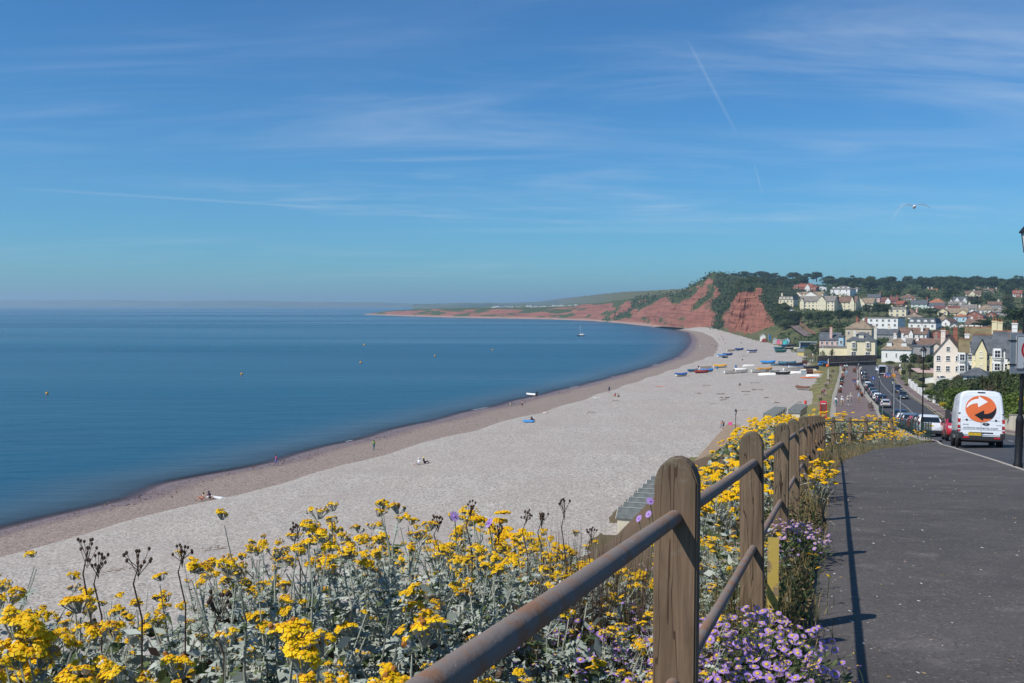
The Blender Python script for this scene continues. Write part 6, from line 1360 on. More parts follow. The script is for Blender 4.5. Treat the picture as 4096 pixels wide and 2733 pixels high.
def person(p, pose_, rz, lab, top, low, skin=SK, hair='brown', hat=None, sleeves=None, shins=None, shoes='black', sc_=1.0, bag=None, stick=False):
    t = thing('person', lab, 'person', p, rz, scale=sc_); b = POSE[pose_]
    get = lambda k: C[k] if isinstance(k, str) else (k or skin)
    link('body', b, t, mats=[get(top), get(low), skin, HAIR[hair], get(sleeves) if sleeves else get(top), get(shins), get(shoes)])
    hd = {'stand': (0, .03, 1.665), 'walk': (0, .07, 1.645), 'hold': (0, .11, 1.66), 'sit': (0, -.15, .83), 'chair': (0, -.05, 1.215), 'lie': (0, -.70, .22)}[pose_]
    if pose_ != 'lie':
        link('hair', HAIRM, t, (hd[0], hd[1] - .03, hd[2] + .07), mats=[HAIR[hair]])
        if hat: link('hat', HATM, t, (hd[0], hd[1], hd[2] + .11), mats=[C[hat]])
    if bag: tag(link('handbag', BAG, None, tuple(Vector(p) + Vector((.34 * math.cos(rz), .34 * math.sin(rz), .62))), rz, mats=[C[bag]]), f'{bag} bag carried by a stroller on the promenade', 'bag')
    if stick: tag(MB().tube([(0, 0, 0), (0, -.05, .92)], .018, 6).build('walking_stick', M_ysign, None, loc=tuple(Vector(p) + Vector((.36, -.1, 0)))), 'brown walking stick held by the grey haired man in pale blue', 'walking stick')
    return t
PR = lambda K, u, v: hit(*K(u, v)) + Vector((0, 0, .015))
TO = lambda y: rdir(y) + math.pi          # facing the viewer down the promenade
for K, u, v, ps, rz, kw in [
  (KS, 560, 503, 'walk', 2.0, dict(lab='person in pink top and blue shorts walking at the water edge', top='pink', low='blue')),
  (KS, 1100, 417, 'hold', .6, dict(lab='person in lime top and teal leggings standing on wet shingle', top='lime', low='teal', shins='teal')),
  (KS, 1856, 187, 'stand', .3, dict(lab='bather in a pale swimsuit standing at the waterline', top='beige', low='beige', sleeves=SK)),
  (KS, 1919, 182, 'stand', -.4, dict(lab='person in dark shorts standing beside the pale swimsuit bather', top=SK, low='navy', sleeves=SK)),
  (KS, 150, 692, 'sit', 2.2, dict(lab='sunbather with orange legs stretched out on a white towel', top=SK, low='orange', sleeves=SK)),
  (KS, 192, 684, 'sit', -2.2, dict(lab='person in plum top sitting back to back with the sunbather', top='plum', low='black', hair='black')),
  (KS, 1345, 497, 'sit', 2.4, dict(lab='person in white shirt and hat sitting on the open shingle', top='white', low='white', hat='white')),
  (KS, 1380, 491, 'sit', -1.0, dict(lab='person in black with a straw hat sitting beside the white shirt', top='black', low='black', hat='yellow', hair='fair')),
  (KS, 1968, 258, 'sit', .2, dict(lab='tanned person sitting behind the blue inflatable', top=SKD, low='navy', skin=SKD, sleeves=SKD)),
  (KS, 1976, 257, 'sit', -.6, dict(lab='second tanned person sitting by the blue inflatable', top='black', low='black', skin=SKD)),
  (KS, 2045, 213, 'lie', 1.5, dict(lab='sunbather lying flat on the shingle beyond the blue inflatable', top=SK, low='white', sleeves=SK)),
  (KP, 800, 1270, 'walk', 'to', dict(lab='stroller in white top and teal trousers with a red bag', top='white', low='teal', shins='teal', bag='red')),
  (KP, 940, 1275, 'walk', 'to', dict(lab='stroller in white shirt, khaki trousers and pale hat', top='white', low='khaki', shins='khaki', hat='white', hair='grey')),
  (KP, 1072, 1270, 'hold', 'to', dict(lab='stroller in white hat and cream shirt studying a paper', top='beige', low='grey', shins='white', hat='white')),
  (KP, 1140, 1185, 'walk', 'to', dict(lab='stroller in beige jacket behind the one with the paper', top='beige', low='grey', shins='grey', hat='beige')),
  (KP, 1322, 1180, 'stand', 'to', dict(lab='grey haired stroller in pale blue shirt leaning on a stick', top='lblue', low='khaki', shins='khaki', hair='grey', stick=True)),
  (KP, 912, 950, 'walk', 'to', dict(lab='man in white shirt and black shorts carrying a white bag', top='white', low='black', bag='white')),
  (KP, 1212, 825, 'walk', 'fro', dict(lab='person in blue shirt and grey shorts walking away', top='blue', low='grey')),
  (KP, 1292, 825, 'walk', 'fro', dict(lab='person in white dress walking beside the blue shirt', top='white', low='white')),
  (KP, 948, 605, 'walk', 'fro', dict(lab='person in yellow top and red trousers', top='yellow', low='red', shins='red')),
  (KP, 1040, 598, 'walk', 'fro', dict(lab='person in bright sky blue tunic', top='sky', low='sky', hair='grey')),
  (KP, 1315, 655, 'walk', 'to', dict(lab='person in grey leaning by the parked cars', top='grey', low='grey')),
  (KP, 1000, 445, 'walk', 'fro', dict(lab='person in white top and black shorts at the far promenade', top='white', low='black')),
  (KP, 1050, 448, 'walk', 'fro', dict(lab='person in mint shirt and black shorts at the far promenade', top='mint', low='black', hair='grey')),
  (KP, 930, 410, 'stand', 'to', dict(lab='child in red by the low dark wall', top='red', low='navy', sc_=.75)),
  (KP, 22, 1546, 'stand', 'to', dict(lab='person in teal shirt and white shorts near the lifebuoy', top='teal', low='white', hat='beige')),
  (KP, 247, 190, 'walk', 'to', dict(lab='person in red top on the path by the lamp', top='red', low='navy')), (KP, 287, 180, 'walk', 'to', dict(lab='person in white hat on the path by the lamp', top='white', low='beige', hat='white')),
  (KP, 232, 292, 'walk', 'fro', dict(lab='walker in navy nearest the yellow grass', top='navy', low='white')), (KP, 285, 295, 'walk', 'fro', dict(lab='walker in grey beside the one in navy', top='grey', low='white')),
  (K3, 675, 205, 'stand', 0, dict(lab='person in white standing on the far curve of the beach', top='white', low='white')), (K3, 832, 180, 'stand', 0, dict(lab='small figure in white far along the beach', top='white', low='navy')), (K3, 882, 195, 'sit', 0, dict(lab='dark figure sitting on the far shingle ridge', top='black', low='navy')),
  (K3, 925, 98, 'sit', 0, dict(lab='dark group member sitting under the cliff', top='navy', low='black')), (K3, 990, 100, 'sit', 1, dict(lab='person in black under the cliff, right of the first', top='black', low='black')), (K3, 1005, 150, 'lie', 1, dict(lab='person in red lying below the cliff', top='red', low='red')), (K3, 962, 75, 'stand', 0, dict(lab='person in blue standing under the cliff', top='blue', low='blue')), (K3, 1225, 150, 'sit', 0, dict(lab='person in navy sitting left of the lone white hut', top='navy', low='navy')), (K3, 1425, 125, 'stand', 0, dict(lab='person in red beside the lone white hut', top='red', low='navy')), (K3, 1240, 392, 'stand', 0, dict(lab='person in white and black among the boats', top='white', low='black')),
  (K3, 1205, 722, 'sit', 0, dict(lab='person in dark clothes sitting alone on the upper shingle', top='black', low='grey')),
  (KS, 2400, 100, 'stand', .2, dict(lab='person in dark clothes standing apart on mid beach', top='navy', low='navy')), (KS, 2432, 120, 'sit', .5, dict(lab='sunbather in red sitting right of the standing figure', top='red', low='red', sleeves=SK)), (KS, 2450, 122, 'sit', -.5, dict(lab='sunbather sitting beside the one in red', top=SK, low='black', sleeves=SK)),
  ]:

    p = PR(K, u, v)
    if 'teal shirt' in kw['lab']: p = Vector((54.3, 178, gz(54.3, 178) + .02))
    if K is KP and v > 400 and u > 700: p.z = float(zr(p.y)) + .02
    person(p, ps, TO(p.y) if rz == 'to' else rdir(p.y) if rz == 'fro' else rz, **kw)
# seated on the lawn bench
pb = hit(*KP(690, 1015)); pb.x = float(xE(pb.y)) - 1.6; person((pb.x, pb.y, gz(pb.x, pb.y) + .08), 'chair', rdir(pb.y) + R(70) + math.pi, 'person in striped pink and white top sitting on a lawn bench', 'pink', 'grey', hair='black')
# towel, beach mat, inflatable, chairs
for K, u, v, m, lab, sz, rz in [(KS, 225, 678, C['white'], 'white towel under the sunbathers on the lower beach', (2.6, 1.0), -.5), (K3, 130, 725, C['orange'], 'orange towel lying alone on the upper shingle', (2.4, 1.0), -.2), (KS, 2330, 128, C['white'], 'white sheet lying on mid beach', (2.0, .8), -.3)]:
    p = PR(K, u, v); tag(MB().box(0, 0, .03, *sz, .03).box(sz[0] * .35, .1, .075, .5, .5, .06).build('towel', m, None, loc=p, rz=rz), lab, 'towel')
p = PR(KS, 1955, 262); t = thing('inflatable', 'blue inflatable dinghy on the shingle', 'inflatable', p, R(75)); MB().tube([(-.45, -1.0, .2), (-.5, .3, .2), (-.3, .9, .24), (0, 1.1, .27), (.3, .9, .24), (.5, .3, .2), (.45, -1.0, .2), (-.45, -1.0, .2)], .2, 8).build('tube', TM['sky'], t, True); MB().box(0, -.1, .1, .9, 1.9, .08).build('floor', TM['blue'], t)
def deckchair(p, rz, lab, m):
    t = thing('beach_chair', lab, 'chair', p, rz)
    for s in (-.3, .3): MB().tube([(s, .35, 0), (s, .28, .42), (s, -.28, .36), (s, -.33, 0)], .018, 6).tube([(s, -.25, .38), (s, -.5, 1.05)], .018, 6).build('frame', M_plastic, t)
    MB().box(0, 0, .42, .58, .56, .04).build('seat', m, t); MB().box(0, -.38, .74, .58, .05, .66, 0, 0, Matrix.Rotation(0, 4, 'X')).build('backrest', m, t)
p = PR(K3, 1068, 1290); deckchair(p, R(150), 'pink camping chair with black back on the beach by the lone lamp', C['pink']); p2 = PR(K3, 968, 1288); deckchair(p2, R(150), 'dark camping chair in which a sunbather sits', C['black']); person((p2.x, p2.y, p2.z - .02), 'chair', R(150), 'sunbather in pale shorts sitting in the camping chair', SKD, 'lblue', SKD, 'black', sleeves=SKD, shins=SKD)
for (u, v, rz) in [(2435, 150, .3), (2300, 215, .5)]:
    p = PR(KS, u, v); t = thing('driftwood', 'bare driftwood branch lying on the ' + ('mid shingle beyond the sunbathers' if u > 2400 else 'shingle right of the blue inflatable'), 'driftwood', p, rz); MB().tube([(-1.2, 0, .1), (-.4, .2, .35), (.4, 0, .4), (1.2, .1, .1)], [.05, .08, .07, .03], 6).build('trunk', M_bint, t); MB().tube([(-.3, .2, .35), (-.5, .5, .8)], [.05, .02], 5).tube([(.4, 0, .4), (.9, .3, .75)], [.05, .02], 5).build('branch', M_bint, t)
# stones along the waterline and lines of weed higher up: nobody could count them
rs = random.Random(4); st = MB()
for i in range(900):
    y = 60 * (300 / 60) ** rs.random(); x = float(xW(y)) + rs.gauss(2.2, 2.0); s = rs.uniform(.06, .22); z = gz(x, y)
    st.add([(s * a * rs.uniform(.7, 1.2), s * b * rs.uniform(.7, 1.2), s * c * .7) for a, b, c in ((1, 0, 0), (0, 1, 0), (-1, 0, 0), (0, -1, 0), (0, 0, 1), (0, 0, -.6))], [(0, 1, 4), (1, 2, 4), (2, 3, 4), (3, 0, 4), (1, 0, 5), (2, 1, 5), (3, 2, 5), (0, 3, 5)], 0, Matrix.Translation((x, y, z)) @ Matrix.Rotation(rs.uniform(0, 6), 4, 'Z'))
stuff(st.build('stones', mat('wet cobble', (.10, .07, .06), .6, .5, 1.5)), 'scattered cobbles along the waterline', 'stones')
wd = MB()
for (u, v, w, h) in [(650, 820, 60, 8), (950, 825, 110, 14), (1000, 880, 130, 16), (990, 910, 80, 8), (860, 962, 90, 14), (1190, 962, 60, 10), (1290, 795, 110, 8), (1300, 845, 120, 10), (1450, 772, 170, 18), (1410, 685, 140, 26), (760, 712, 90, 12), (1560, 878, 60, 10), (1610, 850, 110, 10), (1705, 945, 60, 8), (1270, 318, 90, 30), (2010, 942, 50, 10), (1255, 1050, 120, 8)]:
    for i in range(int(w * .22)):
        q = hit(*K3(u + rs.uniform(-w / 2, w / 2), v + rs.uniform(-h / 2, h / 2))); a = rs.uniform(0, 3.1); l = rs.uniform(.12, .5)
        wd.tube([(q.x - l * math.cos(a), q.y - l * math.sin(a), q.z + .02), (q.x, q.y, q.z + rs.uniform(.04, .16)), (q.x + l * math.cos(a + .4), q.y + l * math.sin(a + .4), q.z + .02)], .03, 3, caps=False)
for i in range(420):
    k = rs.random(); q = hit(100 + 800 * k + rs.gauss(0, 12), 2350 - 160 * k + rs.gauss(0, 7)); a = rs.uniform(-.3, 1.2); l = rs.uniform(.04, .16)
    wd.tube([(q.x - l * math.cos(a), q.y - l * math.sin(a), q.z + .015), (q.x, q.y, q.z + .04), (q.x + l * math.cos(a), q.y + l * math.sin(a), q.z + .015)], .02, 3, caps=False)
stuff(wd.build('seaweed_litter', mat('dry weed', (.13, .085, .055), .9, .5, 3), fixn=False), 'dark patches of dry weed and driftwood scraps on the shingle', 'seaweed')
# lower walk beside the huts
rows = [[(8.4 + .32 * f - .2, 80 + .947 * f, 4.75), (8.4 + .32 * f, 80 + .947 * f, 5.15), (8.4 + .32 * f + 2.4, 80 + .947 * f, 5.0)] for f in range(-22, 95, 4)]
struct(MB().grid(rows).build('lower_walk', mat('sandy concrete', (.30, .215, .14), .9, .2, 1.2, .2)))

# ================================================================ gull
def gull():
    p = at(3657, 829, 46); t = thing('gull', 'white gull gliding with spread wings in the open sky', 'bird', p, R(160)); G = mat('gull white', (.76, .77, .78), .7, .04, 6); GG = mat('gull grey', (.33, .36, .39), .7, .08, 6)
    J = [((0, .30, .02), .012), ((0, .22, .03), .05), ((0, .08, 0), .075), ((0, -.10, -.01), .07), ((0, -.24, 0), .03), ((0, -.34, .01), .015)]
    MB().tube([j[0] for j in J], [j[1] for j in J], 10).build('body', G, t, True); MB().tube([(0, .29, .02), (0, .345, .005)], [.014, .003], 6).build('beak', M_ysign, t); MB().add([(-.02, -.3, .01), (.02, -.3, .01), (.07, -.44, .012), (-.07, -.44, .012), (-.02, -.3, .002), (.02, -.3, .002), (.07, -.44, .006), (-.07, -.44, .006)], [(0, 1, 2, 3), (7, 6, 5, 4), (0, 1, 5, 4), (1, 2, 6, 5), (2, 3, 7, 6), (3, 0, 4, 7)]).build('tail', G, t)
    for s in (-1, 1):
        st = [(.04, .05, .10, -.08), (.20, .12, .12, -.10), (.34, .135, .13, -.07), (.48, .09, .10, -.07), (.62, .01, .03, -.09), (.70, -.04, -.06, -.12)]
        top = [[(s * x, yl, z), (s * x, (yl + yt) / 2, z + .014), (s * x, yt, z - .004), (s * x, (yl + yt) / 2, z - .008)] for x, z, yl, yt in st]
        MB().grid(top[:5], 0, True).build('wing', G, t, True); MB().grid(top[4:], 0, True).build('wing_tip', GG, t, True)
gull()
# ================================================================ post and rail fence
def _wood(base, top):
    def f(g):
        tcn = g.N.new('ShaderNodeTexCoord').outputs['Object']; mp = g.N.new('ShaderNodeMapping'); mp.inputs['Scale'].default_value = (26, 26, 1.6); g.L.new(tcn, mp.inputs[0])
        oi = g.N.new('ShaderNodeObjectInfo').outputs['Random']; off = g.N.new('ShaderNodeVectorMath'); off.operation = 'ADD'; cb = g.N.new('ShaderNodeCombineXYZ'); g.L.new(g.math('MULTIPLY', oi, 37.0), cb.inputs[2]); g.L.new(mp.outputs[0], off.inputs[0]); g.L.new(cb.outputs[0], off.inputs[1])
        gr = g.noise(1.0, 6, .65, off.outputs[0], .8); bl = g.noise(5.0, 4, vec=tcn); sx = g.N.new('ShaderNodeSeparateXYZ'); g.L.new(tcn, sx.inputs[0])
        c = g.mix(g.ramp(gr, .3, .72), tuple(b * .62 for b in base), tuple(min(1, b * 1.45) for b in base))
        c = g.mix(g.math('MULTIPLY', g.ramp(bl, .5, .72), .55), c, top)
        age = g.math('MULTIPLY', g.ramp(sx.outputs[2], 1.05, 1.42), g.math('ADD', .35, g.math('MULTIPLY', bl, .6))); c = g.mix(age, c, tuple(t * .75 for t in top))
        ck = g.noise(.55, 3, .5, off.outputs[0]); crack = g.math('LESS_THAN', g.math('ABSOLUTE', g.math('SUBTRACT', ck, .5)), .0075); c = g.mix(g.math('MULTIPLY', crack, .9), c, (.02, .014, .01))
        kn = g.voro(3.1, 'Distance', tcn); c = g.mix(g.math('MULTIPLY', g.math('LESS_THAN', kn, .085), .6), c, (.07, .04, .025))
        lich = g.math('MULTIPLY', g.ramp(g.noise(11, 5, .7, tcn), .56, .66), g.ramp(sx.outputs[2], .5, 1.3)); c = g.mix(g.math('MULTIPLY', lich, .55), c, (.21, .215, .16))
        c = g.mix(g.math('MULTIPLY', oi, .35), c, g.mix(gr, (.13, .068, .04), (.26, .15, .095)))
        g.bump(g.math('SUBTRACT', gr, g.math('MULTIPLY', crack, 1.5)), .55, .006); return c
    return f
M_post = surf('weathered post', _wood((.175, .128, .084), (.125, .112, .075)), .85, .2)
M_rail = surf('rusty painted pipe', lambda g: (g.bump(g.noise(70, 4), .5, .003), g.mix(g.math('MULTIPLY', g.ramp(g.noise(46, 3), .64, .72), .6), g.mix(g.ramp(g.noise(9, 6, .7), .46, .62), (.20, .165, .145), (.235, .13, .08)), (.40, .37, .33)))[1], .8, .2)
FY = [-6.46, -3.2, 0.02, 3.26] + [3.26 + 3.11 * i for i in range(1, 13)]
FP = [(0.568 + .343 * (y - 3.26), y) for y in FY] + [(14.95, 44.0), (16.7, 46.7), (18.45, 49.3), (20.2, 51.9), (21.9, 54.5)]
PH = 1.43
def post_mesh(seed):
    rr = random.Random(seed); w, dp = .075 + rr.uniform(-.003, .003), .048; prof = [(-w, -.5), (w, -.5), (w, PH - .075)] + [(w * .93 * math.cos(a) , PH - .075 + .075 * math.sin(a)) for a in np.linspace(.25, math.pi - .25, 9)] + [(-w, PH - .075)]
    bm = bmesh.new(); vs_ = [bm.verts.new((x, -dp, z)) for x, z in prof]; f = bm.faces.new(vs_); r_ = bmesh.ops.extrude_face_region(bm, geom=[f]); bmesh.ops.translate(bm, vec=(0, 2 * dp, 0), verts=[v for v in r_['geom'] if isinstance(v, bmesh.types.BMVert)])
    bmesh.ops.recalc_face_normals(bm, faces=bm.faces); bmesh.ops.bevel(bm, geom=[e for e in bm.edges], offset=.006, segments=2, affect='EDGES')
    me = bpy.data.meshes.new('post'); bm.to_mesh(me); bm.free(); me.materials.append(M_post); me.polygons.foreach_set('use_smooth', [True] * len(me.polygons)); me.set_sharp_from_angle(angle=R(35)); return me
PMS = [post_mesh(i) for i in range(4)]
def fence():
    fx, fy = FP[0]; o = thing('post_and_rail_fence', 'weathered timber post fence with two rusty pipe rails beside the path', 'fence', (fx, fy, float(zr(fy)))); b = o.location.copy()
    top = lambda i: float(zr(FP[i][1])) + PH - .01
    for i, (x, y) in enumerate(FP):
        j = min(i, len(FP) - 2); a = math.atan2(FP[j + 1][1] - FP[j][1], FP[j + 1][0] - FP[j][0]) - math.pi / 2
        rr = random.Random(i * 7); link('post', PMS[i % 4], o, (x - b.x, y - b.y, float(zr(y)) - .01 - b.z), rot=(rr.uniform(-.012, .012), rr.uniform(-.02, .012), a))
    for i in range(len(FP) - 1):
        for h, k in ((.205, 0), (.785, 1)):
            p, q = Vector((FP[i][0], FP[i][1], top(i) - h)) - b, Vector((FP[i + 1][0], FP[i + 1][1], top(i + 1) - h)) - b
            e = (q - p).normalized() * .0
            r_ = MB().tube([p, p.lerp(q, .33) + Vector((0, 0, -.004)), p.lerp(q, .66) + Vector((0, 0, -.003)), q], .026 if k == 0 else .0245, 14, caps=False).build('rail', M_rail, o, True)
            if (i + k) % 2 == 0:
                c = p.lerp(q, .22 if k == 0 else .12); d_ = (q - p).normalized(); MB().tube([c - d_ * .035, c + d_ * .035], .0305, 14).build('collar', M_rail, r_, True)
fence()
yp = Vector((1.66, 5.98, float(zr(5.98)) - .05)); t = thing('marker_post', 'short peeling yellow marker post with slanted top beside the second fence post', 'marker post', yp, -.25)
MB().prism([(-.045, -.2), (.045, -.2), (.045, .74), (-.045, .82)], -.034, .034, axis='x').build('shaft', surf('peeling yellow', lambda g: (g.bump(g.noise(30, 4), .4, .004), g.mix(g.ramp(g.noise(14, 5), .56, .64), (.50, .36, .085), (.26, .19, .11)))[1], .7), t)

# ================================================================ plants of the bank
M_silver = leafmat('silver leaf', (.19, .23, .18), (.50, .53, .46), .8, .12, 3.0); M_gleaf = leafmat('green leaf', (.055, .085, .03), (.13, .165, .06), .6, .25, 3.0)
M_stem = leafmat('silver stem', (.24, .26, .20), (.38, .38, .30), .8, .0); M_dstem = leafmat('dead stem', (.035, .022, .016), (.10, .065, .045), .9, .0)
M_ray = leafmat('ragwort petals', (.76, .45, .004), (.85, .61, .008), .6, .2, 20); M_eye = leafmat('ragwort disc', (.60, .26, .003), (.76, .42, .004), .8, .0, 20); M_bud = leafmat('ragwort buds', (.42, .40, .34), (.62, .60, .52), .8, .0, 10); M_old = leafmat('faded florets', (.20, .075, .02), (.36, .15, .03), .8, .0, 10)
def leaf(mb, p, d, L, W, mat_, rr, lobes=3):
    """lobed leaf from point p along d"""
    d = d.normalized(); side = d.cross(Vector((0, 0, 1))); side = side.normalized() if side.length > .01 else Vector((1, 0, 0)); nrm = side.cross(d); tw = rr.uniform(-.7, .7); side = side * math.cos(tw) + nrm * math.sin(tw); nrm = side.cross(d)
    v = []; f = []; n = lobes
    mid = [p + d * (L * k / n) - nrm * (L * .28 * (k / n) ** 2) for k in range(n + 1)]
    for k in range(n + 1): v.append(mid[k])
    for s in (-1, 1):
        for k in range(n):
            w = W * (.75 + .5 * math.sin(math.pi * (k + .8) / n)) * rr.uniform(.8, 1.15); tip = mid[k].lerp(mid[k + 1], .62) + side * (s * w) + d * (L * .10) - nrm * (w * .25); base = mid[k].lerp(mid[k + 1], .15) + side * (s * w * .28); o = len(v); v += [base, tip]
            f += [(k, o, o + 1), (k, o + 1, k + 1)] if s > 0 else [(k, o + 1, o), (k, k + 1, o + 1)]
    tipv = len(v); v.append(mid[n] + d * L * .16); f += [(n, tipv, 3 * 0 + n)] if False else []
    mb.add(v, f, mat_)
def corymb(seed, full=1.0):
    rr = random.Random(seed); m = MB(); n = int(17 + 9 * full); cup = Vector((0, 0, -.045)); sub = [(rr.uniform(-.034, .034), rr.uniform(-.034, .034), rr.uniform(-.02, .008)) for _ in range(4)]
    for i in range(n):
        sb = sub[i % 4]; a = i * 2.39996; r = .026 * math.sqrt((i + .5) / n); x, y = sb[0] + r * math.cos(a) + rr.uniform(-.004, .004), sb[1] + r * math.sin(a) + rr.uniform(-.004, .004); z = sb[2] + .012 * (1 - (r / .03) ** 2) + rr.uniform(-.007, .007); r = math.hypot(x, y); c = Vector((x, y, z)); tilt = Matrix.Translation(c) @ Matrix.Rotation(math.atan2(y, x), 4, 'Z') @ Matrix.Rotation(r * 9 + rr.uniform(-.2, .2), 4, 'Y')
        u = rr.random(); open_ = u < full
        m.tube([tuple(cup + Vector((x, y, 0)) * .25), tuple(c - Vector((0, 0, .012)))], .0016, 3, 2, False)
        m.lathe([(.0025, -.014), (.0062, -.008), (.0062, -.001)], 5, 3 if open_ or u < .93 else 4, tilt, False)
        if open_:
            k = 7; ph = rr.uniform(0, 1)
            for j in range(k):
                t0, t1 = ph + 2 * math.pi * j / k, ph + 2 * math.pi * (j + .78) / k; R0, R1 = .004, .015 * rr.uniform(.8, 1.15)
                m.add([(R0 * math.cos(t0), R0 * math.sin(t0), .001), (R1 * math.cos(t0), R1 * math.sin(t0), -.003), (R1 * math.cos(t1), R1 * math.sin(t1), -.003), (R0 * math.cos(t1), R0 * math.sin(t1), .001)], [(0, 1, 2, 3)], 0, tilt)
            m.lathe([(.0062, .0), (.0056, .003), (.002, .0045)], 6, 1, tilt)
        else: m.lathe([(.0065, -.001), (.006, .006), (.002, .009)], 6, 4 if u > .8 else 3, tilt)
    return m
CORY = [corymb(i, f).mesh('flower_head', [M_ray, M_eye, M_stem, M_bud, M_old], fixn=False) for i, f in enumerate((1, .95, .9, .75, .4, 1))]
CORYV = [corymb(i + 50, .95) for i in range(2)]
def ragwort(seed, nst=6, nleaf=22):
    rr = random.Random(seed); st, lf, heads = MB(), MB(), []
    for s in range(nst):
        a = rr.uniform(0, 6.28); out = rr.uniform(.05, .36); h = rr.uniform(.55, 1.0); b = Vector((.06 * math.cos(a), .06 * math.sin(a), -.05)); pts = [b]
        for k in range(1, 6):
            t_ = k / 5; pts.append(Vector((math.cos(a) * (.06 + out * t_ ** 1.3), math.sin(a) * (.06 + out * t_ ** 1.3), h * t_ * .86)) + Vector((rr.uniform(-.02, .02), rr.uniform(-.02, .02), 0)))
        st.tube(pts, [.007, .0065, .006, .0055, .005, .004], 5, 0, False)
        nb = rr.randint(1, 3)
        for q in range(nb):
            a2 = a + rr.uniform(-1.6, 1.6); e = pts[-1] + Vector((math.cos(a2) * rr.uniform(.02, .10), math.sin(a2) * rr.uniform(.02, .10), rr.uniform(.05, .16) * (h + .2))); src = pts[rr.choice((3, 4, 5))]
            st.tube([src, src.lerp(e, .6) + Vector((0, 0, -.015)), e], [.004, .0032, .0025], 4, 0, False); heads.append((e + Vector((0, 0, .06)), rr.uniform(.65, 1.25), rr.uniform(-.4, .4), rr.uniform(-.4, .4)))
            for w in range(2): leaf(lf, src.lerp(e, rr.uniform(.1, .6)), Vector((math.cos(a2 + rr.uniform(-1, 1)), math.sin(a2 + rr.uniform(-1, 1)), rr.uniform(.1, .7))), rr.uniform(.04, .07), rr.uniform(.010, .018), 0, rr)
        for k in range(nleaf):
            t_ = rr.random() ** .8; i = min(4, int(t_ * 5)); p = pts[i].lerp(pts[i + 1], t_ * 5 - i); a3 = rr.uniform(0, 6.28); leaf(lf, p, Vector((math.cos(a3), math.sin(a3), rr.uniform(-.25, .75))), rr.uniform(.045, .095) * (1.15 - .4 * t_), rr.uniform(.011, .022), 0 if rr.random() < .8 else 1, rr)
    for k in range(5):
        a = rr.uniform(0, 6.28); st.tube([(0, 0, 0), (math.cos(a) * .12, math.sin(a) * .12, rr.uniform(.1, .3)), (math.cos(a) * .28, math.sin(a) * .28, rr.uniform(.15, .5))], [.006, .005, .003], 4, 1, False)
    return st.mesh('stems', [M_stem, M_dstem], fixn=False), lf.mesh('foliage', [M_silver, M_gleaf], fixn=False), heads
RAG = [ragwort(100 + i, 8, 44) for i in range(7)]
def far_ragwort(seed):
    st, lf, heads = ragwort(seed, 5, 12); rr = random.Random(seed); m = MB()
    for (p, s, a, b) in heads:
        for q in range(2):
            pp = p + Vector((rr.uniform(-.07, .07), rr.uniform(-.07, .07), rr.uniform(-.03, .03))) * (q > 0)
            M_ = Matrix.Translation(pp) @ Matrix.Rotation(a, 4, 'X') @ Matrix.Scale(s * 1.15, 4); n = 13
            for i in range(n):
                an = i * 2.4; r = .05 * math.sqrt((i + .5) / n); m.lathe([(.017, -.004), (.010, .009), (.002, .012)], 5, 0 if i % 3 else 1, M_ @ Matrix.Translation((r * math.cos(an), r * math.sin(an), .02 - r * .4)), False)
    return st, lf, m.mesh('blossom', [M_ray, M_eye], fixn=False)
RAGF = [far_ragwort(200 + i) for i in range(5)]
GRP = 'silver leaved yellow ragwort on the bank'
SILU = [0, 70, 180, 300, 420, 520, 640, 760, 900, 1000, 1080, 1150, 1300, 1420, 1510, 1600, 1640, 1690, 1740, 1800, 1870, 1950]; SILV = [1285, 1325, 1370, 1365, 1325, 1265, 1210, 1175, 1165, 1210, 1195, 1220, 1255, 1300, 1300, 1085, 1035, 1000, 965, 955, 950, 950]
rp = random.Random(21); near_n = 0; pts_ = []
def allowed_top(x, y):
    u = 1175 + x / y * 2180; return EYE - y * (np.interp(u, SILU, SILV) - 698) / 2180, u
tries = 0
while near_n < 88 and tries < 6000:
    tries += 1; y = 1.25 * (7.6 / 1.25) ** rp.random(); e = rp.uniform(.12, 3.3 if y < 5.5 else 2.2); x = float(xE(y)) - e / .945
    u = 1175 + x / y * 2180
    if u < -260 or u > 1720: continue
    if any((x - a) ** 2 + (y - b) ** 2 < .36 ** 2 for a, b in pts_): continue
    if y > 5.0 and 1380 < u < 1760 and rp.random() < .75: continue
    top, u = allowed_top(x, y); z = gz(x, y); h = min(1.08 * rp.uniform(.82, 1.08), top - z + rp.uniform(-.10, .04))
    if e < .55: h = min(h, .62)
    if h < .3: continue
    pts_.append((x, y)); near_n += 1; v = rp.randrange(len(RAG)); st_, lf_, hd_ = RAG[v]; sc_ = h / 1.05
    o = thing('silver_ragwort', 'silver leaved ragwort with clustered yellow flower heads in the foreground', 'plant', (x, y, z), rp.uniform(0, 6.28), GRP, scale=(max(sc_, .72), max(sc_, .72), sc_))
    link('stems', st_, o); stuff(link('foliage', lf_, o))
    for i, (p, s, a, b) in enumerate(hd_):
        if rp.random() < .2: continue
        link('flower_head', CORY[rp.choice((0, 1, 2, 3, 5, 3, 1, 4, 4))], o, p, rot=(a, b, rp.uniform(0, 6)), scale=s * (1.1 if y < 2.7 else .76))
far_n = 0
def far_plant(x, y, s, lab='silver leaved ragwort in full yellow flower along the bank'):
    st_, lf_, bl_ = RAGF[rp.randrange(5)]; o = thing('silver_ragwort', lab, 'plant', (x, y, gz(x, y) - .02), rp.uniform(0, 6.28), GRP, scale=s); link('stems', st_, o); stuff(link('foliage', lf_, o)); stuff(link('blossom', bl_, o))
